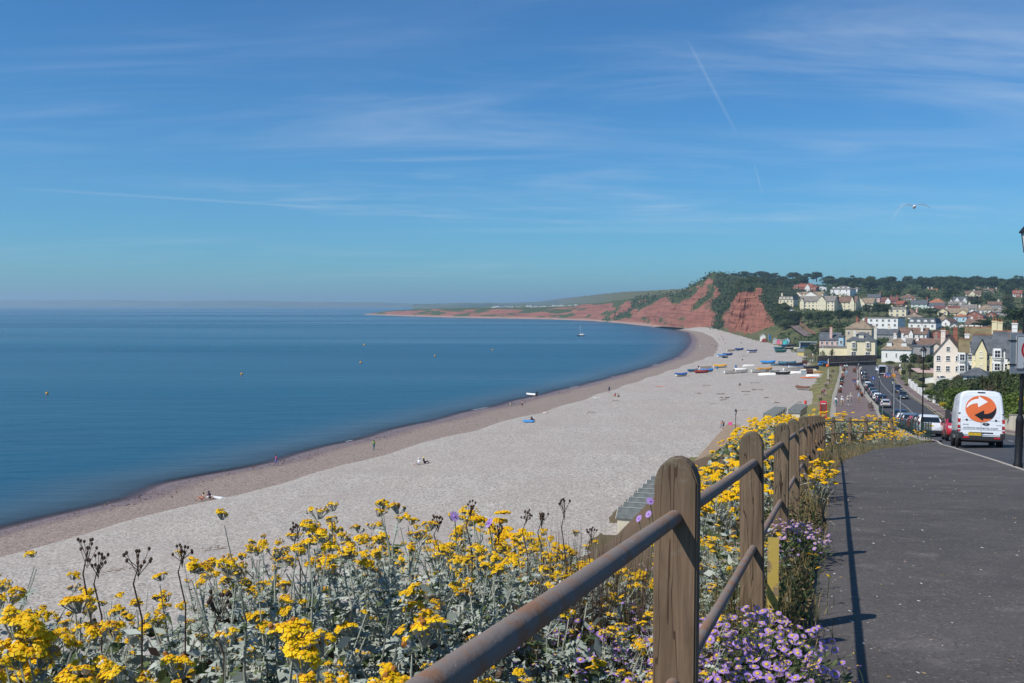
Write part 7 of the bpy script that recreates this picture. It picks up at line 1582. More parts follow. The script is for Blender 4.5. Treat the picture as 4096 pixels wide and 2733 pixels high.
while far_n < 132:
    y = 7.2 * (44 / 7.2) ** (rp.random() ** .8); e = rp.uniform(.15, 2.9); x = float(xE(y)) - e / .94
    if y < 9 and e < .9: continue
    top, u = allowed_top(x, y); hs_ = min(rp.uniform(.62, .9) * (1.0 if y < 18 else 1.2), (top - gz(x, y)) * .98)
    if hs_ < .3: far_n += .02; continue
    far_plant(x, y, hs_); far_n += 1
for i in range(46):      # behind the far run of the fence
    k = rp.random(); y = 44 + 17 * k; x = float(xE(y)) - rp.uniform(.3, 3.6); far_plant(x, y, rp.uniform(.8, 1.2))
for i in range(34):      # between fence and path
    y = rp.choice((rp.uniform(13, 19), rp.uniform(15, 18), rp.uniform(38, 54), rp.uniform(44, 55), rp.uniform(46, 50))); x = float(xE(y)) + rp.uniform(.3, .9) * float(np.interp(y, POY, POX)); far_plant(x, y, rp.uniform(.45, .8))
# purple seaside daisies: each flower a part of its clump
M_lilac = leafmat('daisy petals', (.34, .17, .58), (.56, .37, .78), .6, .25, 25); M_dye = leafmat('daisy centre', (.50, .36, .03), (.66, .46, .04), .8, 0, 9)
def daisy_mesh():
    m = MB(); k = 18
    for j in range(k):
        t0, t1 = 2 * math.pi * j / k, 2 * math.pi * (j + .8) / k; m.add([(.006 * math.cos(t0), .006 * math.sin(t0), 0), (.0195 * math.cos(t0), .0195 * math.sin(t0), -.001), (.0195 * math.cos(t1), .0195 * math.sin(t1), -.001), (.006 * math.cos(t1), .006 * math.sin(t1), 0)], [(0, 1, 2, 3)])
    m.lathe([(.0085, -.001), (.0075, .003), (.003, .0045)], 8, 1); m.tube([(0, 0, -.001), (.004, .002, -.05), (0, 0, -.11)], .0016, 3, 2, False); return m.mesh('flower_head', [M_lilac, M_dye, M_gleaf], fixn=False)
DAISY = daisy_mesh()
def daisy_foliage(seed):
    rr = random.Random(seed); m = MB()
    for i in range(330):
        a = rr.uniform(0, 6.28); r = .40 * math.sqrt(rr.random()); z = .26 * (1 - (r / .44) ** 2) * rr.uniform(.3, 1); d = Vector((math.cos(a) * (.3 + r * 2), math.sin(a) * (.3 + r * 2), rr.uniform(.1, .9))).normalized(); p = Vector((r * math.cos(a), r * math.sin(a), z)); s = d.cross(Vector((0, 0, 1))).normalized(); L = rr.uniform(.03, .07); w = L * .24
        m.add([p, p + d * L * .6 + s * w, p + d * L, p + d * L * .6 - s * w], [(0, 1, 2, 3)])
    return m.mesh('foliage', M_gleaf, fixn=False)
DFOL = [daisy_foliage(i) for i in range(3)]
nd = 0
for (e, y, s, n, lab) in [(.05, 4.55, .95, 40, 'clump of lilac daisies at the foot of the near fence post, path side'), (-.15, 4.1, .9, 44, 'clump of lilac daisies at the very bottom edge beside the path'), (-.2, 4.75, .8, 34, 'clump of lilac daisies spilling towards the path shadow'), (-.05, 5.35, .85, 40, 'clump of lilac daisies between the first and second posts, under the lower rail'), (.35, 5.0, .95, 46, 'dense clump of pale lilac daisies right behind the near post'), (.75, 4.7, .9, 44, 'clump of lilac daisies left of the near post, above the rail'), (.55, 5.7, .8, 30, 'clump of lilac daisies deeper in the bank behind the near post'), (.45, 7.3, .7, 22, 'small drift of lilac daisies between second post and rail'), (.9, 8.2, .7, 18, 'small lilac daisies in grass past the second post'), (-.02, 9.1, .95, 40, 'deep purple daisies beside the third post, path side'), (-.15, 9.8, .8, 34, 'purple daisies overhanging the path past the third post'), (.05, 8.3, .7, 20, 'purple daisies behind the second post, path side'), (-.02, 4.05, 1.0, 46, 'lilac daisies massed right of the near post foot, under the lower rail'), (-.22, 5.0, 1.0, 46, 'lilac daisies massed halfway between the first two posts'), (.12, 4.7, 1.0, 46, 'lilac daisies pressing against the back of the near post'), (-.2, 4.5, 1.0, 46, 'lilac daisies in the densest part beside the shadowed path edge'), (.55, 4.3, .9, 40, 'pale lilac daisies seen through the gap left of the near post'), (-.12, 9.4, .9, 40, 'purple daisies in the shade of the third post'), (-.1, 10.6, .6, 14, 'last small purple daisies before the silver bush')]:
    x = float(xE(y)) - e / .945; z = gz(x, y) + (.10 if e > 0 else .08); o = thing('daisy_clump', lab, 'plant', (x, y, z), rp.uniform(0, 6), 'lilac seaside daisies by the fence', scale=s); stuff(link('foliage', DFOL[nd % 3], o)); nd += 1
    for i in range(int(n * 2.0)):
        a = rp.uniform(0, 6.28); r = .44 * math.sqrt(rp.random()); zz_ = .27 * (1 - (r / .52) ** 2) + rp.uniform(.06, .16)
        link('flower_head', DAISY, o, (r * math.cos(a), r * math.sin(a), zz_), rot=(rp.gauss(-.15, .35) + r * .9 * -math.sin(a) * -1, rp.gauss(-.2, .3), rp.uniform(0, 6)), scale=rp.uniform(.85, 1.2))
# dead brown seed heads standing above the foliage
for (u, v, y, h, lab) in [(180, 1250, 3.4, .55, 'dead brown seed head standing tall near the left edge'), (205, 1290, 3.3, .4, 'smaller dead seed stem just right of the tall one'), (295, 1285, 3.0, .4, 'bent dead stem left of the lone yellow flower'), (400, 1262, 3.6, .45, 'dark dead seed head right of the lone yellow flower'), (668, 1215, 4.2, .35, 'dead seed head beside the tall yellow flowers'), (700, 1225, 4.0, .35, 'dark dead head among the tall yellow flowers'), (1065, 1160, 4.6, .5, 'dead seed head beside a purple flower, above the middle of the bank'), (990, 1200, 4.4, .3, 'small dead seed head left of the purple flower'), (1195, 1180, 5.2, .5, 'thin dead stem with seed head above the rail'), (1230, 1185, 5.0, .45, 'dead stem right next to the thin one above the rail'), (1285, 1148, 5.4, .8, 'tallest dead branched stem above the rail'), (1345, 1215, 5.2, .6, 'dead stem left of the beach hut'), (480, 1390, 2.6, .3, 'dark dead head low among the left flowers'), (1130, 1215, 4.6, .4, 'brown dead cluster at mid bank')]:
    p = at(u * 1.743, v * 1.743, y); h *= .8; rr = random.Random(int(u)); o = thing('dead_stem', lab, 'dead plant', (p.x + .03, y, p.z - h), group='dead seed heads on the bank'); m = MB(); m.tube([(0, 0, -.35), (.01, 0, h * .4), (-.02, .01, h * .75), (0, 0, h * .93)], [.0035, .0032, .0028, .002], 5, 0, False); s_ = MB()
    for k in range(rr.randint(8, 18)):
        a = rr.uniform(0, 6.28); r = rr.uniform(.006, .042); e = Vector((r * math.cos(a), r * math.sin(a), h * .93 + rr.uniform(.005, .05))); m.tube([(0, 0, h * rr.uniform(.8, .93)), e], .0012, 3, 0, False); s_.lathe([(.002, -.005), (.0055, 0), (.005, .005), (.002, .008)], 6, 0, Matrix.Translation(e))
    m.build('stem', M_dstem, o, fixn=False); s_.build('seed_heads', M_dstem, o, fixn=False)['kind'] = 'stuff'
# grasses, weeds and ground cover
M_straw = leafmat('dry grass', (.19, .135, .06), (.36, .27, .13), .8, .2, 3); M_grass = leafmat('green grass', (.06, .085, .025), (.13, .14, .05), .7, .25, 3)
def blades(name, lab, spots, mats):
    V, Fc, Mi = [], [], []
    for (x, y, z, h, w, mi, ln) in spots:
        a = rp.uniform(0, 6.28); s = (math.cos(a) * w, math.sin(a) * w); b = rp.uniform(0, 6.28); lx_, ly_ = math.cos(b) * ln * h, math.sin(b) * ln * h; o = len(V)
        V += [(x - s[0], y - s[1], z), (x + s[0], y + s[1], z), (x + s[0] * .7 + lx_ * .35, y + s[1] * .7 + ly_ * .35, z + h * .6), (x - s[0] * .7 + lx_ * .35, y - s[1] * .7 + ly_ * .35, z + h * .6), (x + lx_, y + ly_, z + h)]; Fc += [(o, o + 1, o + 2, o + 3), (o + 3, o + 2, o + 4)]; Mi += [mi, mi]
    me = bpy.data.meshes.new(name); me.from_pydata(V, [], Fc)
    for m in mats: me.materials.append(m)
    me.polygons.foreach_set('material_index', Mi); stuff(link(name, me), lab, 'grass')
sp = []
for i in range(13000):
    y = 3.4 * (56 / 3.4) ** rp.random(); e = rp.gauss(-.16, .2) if rp.random() < .6 else rp.uniform(-.38, .6); e = max(e, -.40 - (rp.random() < .1) * .12)
    if y > 24 and rp.random() < .75: e = -rp.uniform(0, 1.0) * float(np.interp(y, POY, POX)) * .97
    x = float(xE(y)) - e / .945; cl_ = fbm(x * 1.7, y * 1.7, 2)
    if cl_ < -.12: continue
    k = 1 + y / 30; sp.append((x, y, gz(x, y) - .03 + (.05 if e < -.5 else 0), rp.uniform(.06, .26) * (1 + cl_) * (.5 if e < -.28 else 1) * min(k, 1.4), .0025 * k * 1.2, 0 if rp.random() < .62 else 1, rp.uniform(.1, .6)))
blades('verge_grass', 'dry straw and green grass growing along the foot of the fence', sp, [M_straw, M_grass])
sp = []
for i in range(5200):
    y = 4.6 * (8.5 / 4.6) ** rp.random(); e = rp.uniform(.05, 2.4); x = float(xE(y)) - e / .945; u = 1175 + x / y * 2180
    if u < 1180: continue
    top, _ = allowed_top(x, y); z = gz(x, y); h = min(rp.uniform(.25, .62), max(.15, top - z + .12)); sp.append((x, y, z, h, .0022, 0 if rp.random() < .5 else 1, rp.uniform(.05, .35)))
for i in range(700):
    y = 4.8 * (6.2 / 4.8) ** rp.random(); u = rp.uniform(1230, 1500); x = (u - 1175) / 2180 * y; z = gz(x, y); sp.append((x, y, z, rp.uniform(.5, 1.0), .0018, 2, rp.uniform(.03, .2)))
blades('bank_grass', 'mixed dry grass stalks between the fence posts and the slope', sp, [M_straw, M_grass, M_dstem])
g_ = np.random.default_rng(12)
def scatter(n, y0, y1, elo, ehi, hfun, dens=None, cap=True):
    y = y0 * (y1 / y0) ** g_.random(n); e = elo + (ehi - elo) * g_.random(n); x = xE(y) - e / .945; z = Z(x, y)
    u = 1175 + x / y * 2180; top = EYE - y * (np.interp(u, SILU, SILV) - 698) / 2180; h = hfun(x, y, e); h = np.where(np.isfinite(top) & cap, np.minimum(h, np.maximum(top - z - .12, -.2)), h)
    ok = h > .02
    if dens is not None: ok &= dens(x, y, e)
    P = np.stack([x, y, z + h * g_.random(n) ** 1.4], -1)[ok]; return P, y[ok]
P, yy = scatter(21000, 1.1, 9, -.2, 3.4, lambda x, y, e: np.where(e < .3, .2, .55)); n = len(P)
leaf_quads('undergrowth', 'tangled low grey green and brown undergrowth beneath the ragwort', P, g_.uniform(.035, .10, n), [M_silver, M_gleaf, M_dstem], g_.choice([0, 0, 0, 1, 1, 2], n), aspect=.5)
P, yy = scatter(46000, 7, 122, .1, 9, lambda x, y, e: np.maximum(.05, .32 + .3 * vnoise(x * 1.4, y * 1.4, 3)), lambda x, y, e: (e < 3 + y * .07)); n = len(P)
leaf_quads('bank_cover', 'low silver and green cover over the slope below the fence', P, g_.uniform(.07, .13, n) * (1 + yy / 60), [M_silver, M_gleaf, M_straw, M_ray], np.where(g_.random(n) < .06, 3, g_.choice([0, 0, 1, 1, 2], n)), aspect=.55)
P, yy = scatter(15000, 3.7, 13, -.36, .45, lambda x, y, e: np.where(e < -.2, .22, .40) * (.6 + .7 * np.clip(vnoise(x * 2.2, y * 2.2, 1), -.5, 1)), None, False); n = len(P)
leaf_quads('verge_weeds', 'dark green and brown weeds crowding the path side of the fence', P, g_.uniform(.02, .06, n), [M_gleaf, M_dstem, M_straw], g_.choice([0, 0, 0, 1, 2], n), aspect=.45, seed=4)
# isolated small flowers
SM = MB()
for k in range(9):
    t0, t1 = 2 * math.pi * k / 9, 2 * math.pi * (k + .8) / 9; SM.add([(.004 * math.cos(t0), .004 * math.sin(t0), 0), (.017 * math.cos(t0), .017 * math.sin(t0), 0), (.017 * math.cos(t1), .017 * math.sin(t1), 0), (.004 * math.cos(t1), .004 * math.sin(t1), 0)], [(0, 1, 2, 3)])
SM.lathe([(.006, -.001), (.004, .004)], 6, 1); SMM = SM.mesh('flower_head', [M_ray, M_eye], fixn=False); STM = MB().tube([(0, 0, -.32), (.02, .01, -.12), (0, 0, 0)], .0018, 4, 0, False).mesh('stem', M_gleaf, fixn=False)
for (u, v, y, lab) in [(1858, 1271, 7.9, 'small yellow flower beside the marker post, path side'), (1872, 1273, 7.95, 'second small yellow flower beside the marker post'), (1903, 1322, 7.0, 'yellow flower leaning over the path edge'), (1782, 1283, 6.6, 'yellow flower low by the yellow marker post'), (1877, 1303, 7.3, 'tiny yellow flower under the pair')]:
    o = thing('hawkbit', lab, 'flower', at(u * 1.743, v * 1.743, y), rp.uniform(0, 6), 'small yellow flowers by the path', scale=1.6); link('flower_head', SMM, o, rot=(.5, 0, 0)); link('stem', STM, o)
for (u, v, y, lab) in [(1043, 1185, 4.5, 'purple mallow flower left of the dead seed head'), (1122, 1200, 4.6, 'purple mallow half hidden in leaves'), (1466, 1190, 6.0, 'purple mallow spike left of the near post'), (1492, 1150, 6.2, 'purple mallow flower at the near post edge'), (1488, 1180, 6.1, 'purple mallow just under the one at the post edge'), (1430, 1385, 4.6, 'purple mallow below the rail')]:
    o = thing('mallow', lab, 'flower', at(u * 1.743, v * 1.743, y), rp.uniform(0, 6), 'purple mallow flowers on the bank', scale=1.5); link('flower_head', SMM, o, rot=(1.0, 0, 0), mats=[M_lilac, M_lilac]); link('stem', STM, o)
x, y = 14.6, 23.6; o = thing('silver_tuft', 'small silver leaved tuft growing at the kerb by the lamp column', 'plant', (x - .1, y, float(zr(y)) - .02), 0, scale=.45); stuff(link('foliage', RAGF[1][1], o)); link('stems', RAGF[1][0], o)

# flecks, grit and dropped petals on the path
n = 420; y = 3.2 * (40 / 3.2) ** g_.random(n); k = g_.random(n) ** 1.5; xl = xE(y) + .45 + np.interp(y, POY, POX) - .34; x = xl + (xRL(y) - .3 - xl) * k; P = np.stack([x, y, zr(y) + .034], -1)
leaf_quads('path_litter', 'pale flecks, grit and fallen petals scattered on the path', P, g_.uniform(.008, .032, n) * (1 + y / 25), [mat('pale flecks', (.52, .49, .43), .9, .3, 9), M_straw, M_stone], g_.choice([0, 0, 0, 1, 2], n), (0, 0, 9), .6, 'litter', .6, 17)
# ================================================================ trees and shrubs
M_bark = mat('bark', (.075, .055, .04), .95, .3, 3, .4)
LM = dict(dark=leafmat('dark foliage', (.016, .034, .012), (.045, .075, .022), .65, .15, .5), mid=leafmat('mid foliage', (.030, .055, .014), (.075, .105, .028), .65, .2, .5), olive=leafmat('olive foliage', (.050, .060, .020), (.125, .120, .045), .7, .2, .6), copper=leafmat('copper foliage', (.028, .012, .020), (.065, .028, .040), .6, .15, .5), tamarisk=leafmat('tamarisk', (.055, .055, .025), (.17, .125, .085), .75, .2, .8), lime=leafmat('bright foliage', (.06, .10, .015), (.13, .18, .03), .6, .25, .6), gold=leafmat('yellow bush', (.36, .27, .02), (.55, .42, .04), .6, .2, .8), bank=leafmat('bank foliage', (.040, .062, .022), (.105, .120, .045), .7, .2, .6))
def crown_mesh(seed, rx, h0, h1, lobes, n, leaf_, m, flat=.55, irregular=.35):
    """leaf faces spread through overlapping lobes between heights h0 and h1"""
    rr = np.random.default_rng(seed); V = []; cz = (h0 + h1) / 2; hz_ = (h1 - h0) / 2; L = []
    for k in range(lobes):
        a = rr.uniform(0, 6.28); u = rr.uniform(-.75, .85); r = rx * .62 * math.sqrt(max(0, 1 - u * u * .8)) * rr.uniform(.4, 1.1); s = rr.uniform(.30, .55) * (1.1 - .3 * abs(u)); L.append((r * math.cos(a), r * math.sin(a), cz + u * hz_ * .72, rx * s * rr.uniform(.8, 1.2), hz_ * s * rr.uniform(.75, 1.1)))
    P = []
    for i in range(n):
        lx_, ly_, lz, sr, sh = L[i % lobes]; d = rr.normal(size=3); d /= np.linalg.norm(d)
        if d[2] < -.35: d[2] *= -.6
        q = rr.uniform(.72, 1.08); p = np.array([lx_ + d[0] * sr * q, ly_ + d[1] * sr * q, lz + d[2] * sh * q]); nn = d + rr.normal(size=3) * .55; nn /= np.linalg.norm(nn); t = np.cross(nn, rr.normal(size=3)); t /= np.linalg.norm(t); b = np.cross(nn, t); s = leaf_ * rr.uniform(.6, 1.35); w = s * rr.uniform(.45, .8)
        P += [p - t * s * .5, p + b * w * .45 + nn * s * .08, p + t * s * .55, p - b * w * .5 + nn * s * .05]
    me = bpy.data.meshes.new('crown'); me.from_pydata([tuple(p) for p in P], [], [(4 * i, 4 * i + 1, 4 * i + 2, 4 * i + 3) for i in range(n)]); me.materials.append(m); return me
def trunk_mesh(seed, h, r):
    rr = random.Random(seed); m = MB(); m.tube([(0, 0, -1.0), (.02 * h, 0, h * .25), (-.01 * h, .02 * h, h * .55), (.02 * h, 0, h * .85)], [r * 1.25, r, r * .7, r * .25], 7)
    for k in range(5):
        a = rr.uniform(0, 6.28); z = h * rr.uniform(.28, .6); m.tube([(0, 0, z), (math.cos(a) * h * .12, math.sin(a) * h * .12, z + h * .12), (math.cos(a) * h * .24, math.sin(a) * h * .24, z + h * .22)], [r * .5, r * .35, r * .12], 5)
    return m.mesh('trunk', M_bark, True)
TREES = [(crown_mesh(i, 4.6 + .5 * (i % 3), 1.9, 10.0, 15, 1500, .85, LM['dark']), trunk_mesh(i, 10, .28)) for i in range(4)]          # 10 m broadleaf
PINES = [(crown_mesh(20 + i, 3.6, 3.2, 10.3, 9, 1100, .75, LM['dark'], irregular=.6), trunk_mesh(9 + i, 10, .24)) for i in range(2)]
SHRUB = [(crown_mesh(40 + i, 2.4, -.15, 4.0, 16, 2600, .34, LM['bank']), trunk_mesh(60 + i, 2.6, .10)) for i in range(4)]         # 4 m shrub
def tree(p, h, lab, m='dark', kind=None, group='trees of the wood above the town', name='tree', wide=1.0, cat='tree'):
    A = TREES if kind is None else kind; c, t_ = A[rp.randrange(len(A))]; k = h / (4.0 if A is SHRUB else 10.0)
    o = thing(name, lab, cat, p, rp.uniform(0, 6.28), group, scale=(k * wide, k * wide, k)); link('crown', c, o, mats=[LM[m]]); link('trunk', t_, o); return o
def covers(px, py, d, w, h):
    for (a, b, c, e, bd) in BOXES:
        if d < bd + 4 and px + w * .42 > a and px - w * .42 < b and py > c and py - h < e: return True
    return False
rt = random.Random(5); nw = 0; tr_ = 0
while nw < 190 and tr_ < 9000:                       # the wood
    tr_ += 1; d = rt.uniform(800, 1330); px = rt.uniform(3020, 4230); x = (px - 2048) / F * d; z = gz(x, d); h = rt.uniform(9, 15); py = 1217 - (z - EYE) / d * F
    if px < 3200 and d < 900: continue
    if px > 3500 and d < 860 and rt.random() < .6: continue
    if covers(px, py, d, 11 / d * F, h / d * F): continue
    tree((x, d, z - .3), h, 'dark broadleaf tree in the wood on the hill above the town', rt.choice(('dark', 'dark', 'mid')), PINES if rt.random() < .18 else None, wide=rt.uniform(.95, 1.35)); nw += 1
ng = 0; tr_ = 0
while ng < 74 and tr_ < 6000:                        # between the houses
    tr_ += 1; d = rt.uniform(430, 830); px = rt.uniform(3480, 4200); x = (px - 2048) / F * d; z = gz(x, d); h = rt.uniform(4, 8.5); py = 1217 - (z - EYE) / d * F
    if covers(px, py, d, 7 / d * F, h / d * F): continue
    tree((x, d, z - .3), h, 'garden tree among the houses of the town', rt.choice(('dark', 'mid', 'mid', 'olive')), group='garden trees in the town', wide=rt.uniform(.8, 1.2)); ng += 1
def TK(K, u, v, w, hpx, lab, m='dark', kind=None, d=None, **kw):
    q = K(u, v); p = hit(*q) if d is None else at(*q, d); s = 3.917 if K in (K1, K2) else 2.8 if K is K5 else 4.612 if K is K4 else 6.912; h = hpx / s * p.y / F; ww = w / s * p.y / F; wide = ww / (h * (1.08 if kind is not SHRUB else 1.2)); return tree((p.x, p.y, p.z - .1 * (d is None)), h, lab, m, kind, wide=max(.5, min(2.2, wide)), **kw)
for u, v, w, h, lab in [(950, 935, 200, 210, 'dark tree below the white cottage, first of the row under the terrace'), (1110, 945, 210, 230, 'dark tree second in the row under the terrace'), (1270, 940, 190, 220, 'dark tree third in the row under the terrace'), (1420, 950, 250, 240, 'broad dark tree in the middle of the row under the terrace'), (1600, 930, 240, 240, 'tall dark tree under the brown roofed terrace block'), (1750, 900, 200, 210, 'dark tree under the right terrace block'), (1900, 850, 200, 150, 'low dark tree below the steep end gable'), (2040, 800, 220, 190, 'dark tree right of the terrace end'), (2200, 810, 260, 220, 'large dark tree left of the cream guest house'), (2330, 800, 220, 200, 'dark tree touching the cream guest house')]:
    TK(K1, u, v, w, h, lab, rt.choice(('dark', 'dark', 'mid')), group='dark trees below the terrace')
TK(K2, 1575, 610, 260, 125, 'round copper beech with dark purple leaves', 'copper', group='garden trees in the town'); TK(K2, 1050, 815, 110, 70, 'small copper tree in front of the yellow gable', 'copper', group='garden trees in the town')
TK(K2, 860, 815, 330, 150, 'wide green tree beside the guest house', 'mid', group='garden trees in the town'); TK(K2, 2230, 980, 560, 330, 'huge dark tree behind the white chimney pots', 'dark', group='garden trees in the town', d=330); TK(K2, 1700, 1000, 380, 150, 'spreading dark tree behind the yellow chimneys', 'dark', group='garden trees in the town', d=340); TK(K2, 1420, 1040, 110, 80, 'small bush by the mossy roof', 'mid', group='garden trees in the town', d=330)
for u, v, w, h, m, lab in [(1170, 1400, 130, 170, 'dark', 'dark tree at the landward end of the boats'), (1290, 1400, 190, 190, 'olive', 'brownish tree in front of the pink house'), (1380, 1110, 240, 130, 'tamarisk', 'grey brown feathery tree above the pink house'), (1600, 1110, 200, 80, 'mid', 'low green bush behind the slate roof')]: TK(K1, u, v, w, h, lab, m, group='seafront trees')
for u, v, w, h, m, lab in [(1140, 975, 150, 60, 'mid', 'clipped hedge at the foot of the dark trees, cliff end'), (1290, 985, 190, 70, 'mid', 'hedge under the row of dark trees'), (1450, 995, 190, 70, 'lime', 'bright hedge under the dark trees'), (1600, 1000, 200, 80, 'mid', 'hedge before the tall villa'), (700, 650, 160, 60, 'dark', 'shrub in front of the cliff end house'), (800, 690, 180, 50, 'mid', 'shrub on the slope below the cliff end house'), (560, 600, 130, 80, 'lime', 'bright green shrub left of the cliff end house'), (820, 800, 120, 40, 'mid', 'shrub below the white cottage')]: TK(K1, u, v, w, h, lab, m, SHRUB, group='hedges on the hill', name='shrub', cat='shrub')
for u, v, w, h, m, lab in [(1560, 1486, 150, 45, 'dark', 'dark clipped hedge left of the garden doors'), (1740, 1486, 180, 45, 'dark', 'dark clipped hedge between the garden doors'), (1920, 1484, 190, 45, 'dark', 'dark clipped hedge right of the garden doors'), (1370, 1482, 100, 55, 'gold', 'golden yellow bush at the foot of the white pole')]: TK(K1, u, v, w, h, lab, m, SHRUB, group='hedges of the seafront garden', name='hedge' if m == 'dark' else 'bush', cat='hedge' if m == 'dark' else 'bush')
for i, (u, v, w, h, m, lab) in enumerate([(480, 1570, 170, 190, 'dark', 'dark shrub beside the mossy roofed white house'), (620, 1570, 170, 200, 'mid', 'green shrub left of the lamp lantern'), (720, 1575, 190, 170, 'tamarisk', 'brownish shrub behind the lamp post'), (860, 1570, 180, 180, 'mid', 'green shrub left of the pink gabled house'), (250, 1560, 260, 60, 'mid', 'low hedge at the foot of the white house'), (930, 1640, 160, 130, 'dark', 'dark shrub in the garden by the pink house')]): TK(K2, u, v, w, h, lab, m, SHRUB, d=300 - i * 4, group='garden shrubs behind the bend', name='shrub', cat='shrub')
for i, (u, v, w, h, m, lab) in enumerate([(1560, 500, 130, 120, 'tamarisk', 'pinkish shrub behind the works van'), (1680, 560, 120, 110, 'mid', 'shrub beside the small blue board'), (1820, 540, 150, 180, 'dark', 'dark shrub with the garden palm'), (1960, 560, 170, 150, 'dark', 'dark garden shrub above the pink forecourt'), (2080, 540, 180, 200, 'olive', 'olive shrub above the pink forecourt'), (1660, 650, 120, 45, 'lime', 'low bright shrub behind the white wall'), (1740, 760, 120, 50, 'olive', 'low shrub on the white terrace'), (2030, 800, 220, 90, 'mid', 'green shrub over the white wall'), (2150, 960, 260, 150, 'lime', 'bright green shrub behind the white and yellow piers')]): TK(K4, u, v, w, h, lab, m, SHRUB, d=(272, 262, 268, 258, 250, 240, 215, 180, 150)[i], group='garden shrubs behind the white walls', name='shrub', cat='shrub')
# hedge bank on the landward side of the road
nh = 0
for row, (off, lo, hi) in enumerate(((3.6, 96, 190), (6.5, 90, 200), (10.5, 84, 205), (16, 84, 190), (23, 88, 165))):
    y = lo
    while y < hi:
        x = float(xRR(y)) + off + rt.uniform(-.8, .8); px = 2048 + F * x / y
        if 3742 < px < 4260:
            z = gz(x, y); pt = np.interp(px, [3742, 3790, 3860, 3960, 4040, 4200], [1530, 1492, 1484, 1482, 1462, 1440]) + rt.uniform(0, 18); h = (EYE - (pt - 1217) / F * y - z) * (.62, .85, 1, 1, 1)[row]
            if h > 1.2:
                mm = rt.choice(('bank', 'bank', 'tamarisk', 'dark', 'mid') if row > 0 else ('bank', 'mid', 'lime')); tree((x, y, z - .2), min(h, 8.5), 'dense wild shrub on the bank above the road', mm, SHRUB, 'shrubs of the landward bank', 'shrub', rt.uniform(.85, 1.15) * max(.55, min(1.2, 5 / h)), 'shrub'); nh += 1
        y += rt.uniform(3.0, 4.2) * (1 + .12 * row)
TK(K5, 735, 880, 400, 190, 'big rounded bright green bush just left of the van roof', 'lime', SHRUB, d=104, group='shrubs of the landward bank', name='shrub', cat='shrub')
TK(K5, 485, 930, 90, 70, 'small round golden bush on the stone wall', 'gold', SHRUB, d=112, name='bush', cat='bush', group='bushes on the stone wall'); TK(K5, 1385, 880, 90, 80, 'yellow flowering bush behind the lamp column', 'gold', SHRUB, d=88, name='bush', cat='bush', group='bushes on the stone wall')
# cabbage palms
M_palm = leafmat('palm blades', (.05, .065, .02), (.13, .13, .05), .6, .2, 2)
def palm_mesh(seed, th):
    rr = random.Random(seed); m = MB(); hd = [(0, 0, th)] + [(rr.uniform(-.7, .7), rr.uniform(-.7, .7), th * rr.uniform(.75, 1)) for _ in range(2)]; t_ = MB()
    for c in hd:
        t_.tube([(0, 0, -.4), (c[0] * .3, c[1] * .3, th * .45), c], [.16, .13, .10], 6)
        for i in range(70):
            a = rr.uniform(0, 6.28); e = rr.uniform(-.5, 1.4); d = Vector((math.cos(a) * math.cos(e), math.sin(a) * math.cos(e), math.sin(e))); L = rr.uniform(.7, 1.15); s = d.cross(Vector((0, 0, 1))); s = s.normalized() * .035 if s.length > .05 else Vector((.035, 0, 0)); p = Vector(c); q = p + d * L * .6; r_ = p + d * L - Vector((0, 0, .28 * L)); m.add([p - s * .5, p + s * .5, q + s, q - s, r_], [(0, 1, 2, 3), (3, 2, 4)])
    return m.mesh('fronds', M_palm, fixn=False), t_.mesh('trunk', M_bark, True)
PALM = [palm_mesh(i, 3.2) for i in range(2)]
for K, u, v, d, s, lab in [(K5, 1110, 690, 118, .7, 'cabbage palm with several heads in the hedge above the van'), (K5, 1190, 800, 104, .6, 'spiky cabbage palm nearest the lamp column'), (K5, 1030, 660, 128, .6, 'cabbage palm left of the tallest one in the hedge'), (K4, 1800, 560, 262, 1.2, 'garden palm above the pink forecourt'), (K1, 1485, 1455, 345, 1.35, 'palm in front of the low cream wing'), (K1, 1335, 1450, 345, 1.2, 'palm beside the white pole at the cream wing')]:
    p = at(*K(u, v), d); z = gz(p.x, p.y); hh = max(2.5, p.z + 3.2 * s - z) if K is not K1 else 4.4 * s; f, t_ = PALM[rp.randrange(2)]; o = thing('cabbage_palm', lab, 'palm', (p.x, p.y, z), rp.uniform(0, 6), 'palms', scale=hh / 4.2); stuff(link('fronds', f, o)); link('trunk', t_, o)
# trees and scrub of the cliff top and the skyline behind it
for i in range(30):
    px = rt.uniform(2965, 3125); f = rt.random() if px < 3030 else rt.uniform(.35, 1); py = np.interp(px, [2960, 3030, 3070, 3130], [1150, 1150, 1195, 1240]) - f * np.interp(px, [2960, 3000, 3130], [14, 22, 60]); d = 700 + f * 260; q = at(px, py, d); tree((q.x, q.y, q.z - 3), rt.uniform(5, 10), 'wind shaped tree on top of the red cliff', rt.choice(('dark', 'mid', 'bank')), None, 'trees on the cliff top', wide=rt.uniform(1.1, 1.6))
for i in range(36):
    px = 2818 + i * 13 + rt.uniform(-6, 6); d = rt.uniform(1060, 1110) if px < 2880 else rt.uniform(1200, 1380); py = np.interp(px, [2815, 2840, 2880, 2960, 3050, 3300], [1110, 1100, 1112, 1112, 1108, 1112]); q = at(px, py, d); tree((q.x, q.y, q.z - 4), rt.uniform(5, 13) if px > 2900 else rt.uniform(4, 6), 'skyline tree behind the cliff top field', 'dark', None, 'trees on the cliff skyline', wide=rt.uniform(1.0, 1.6))
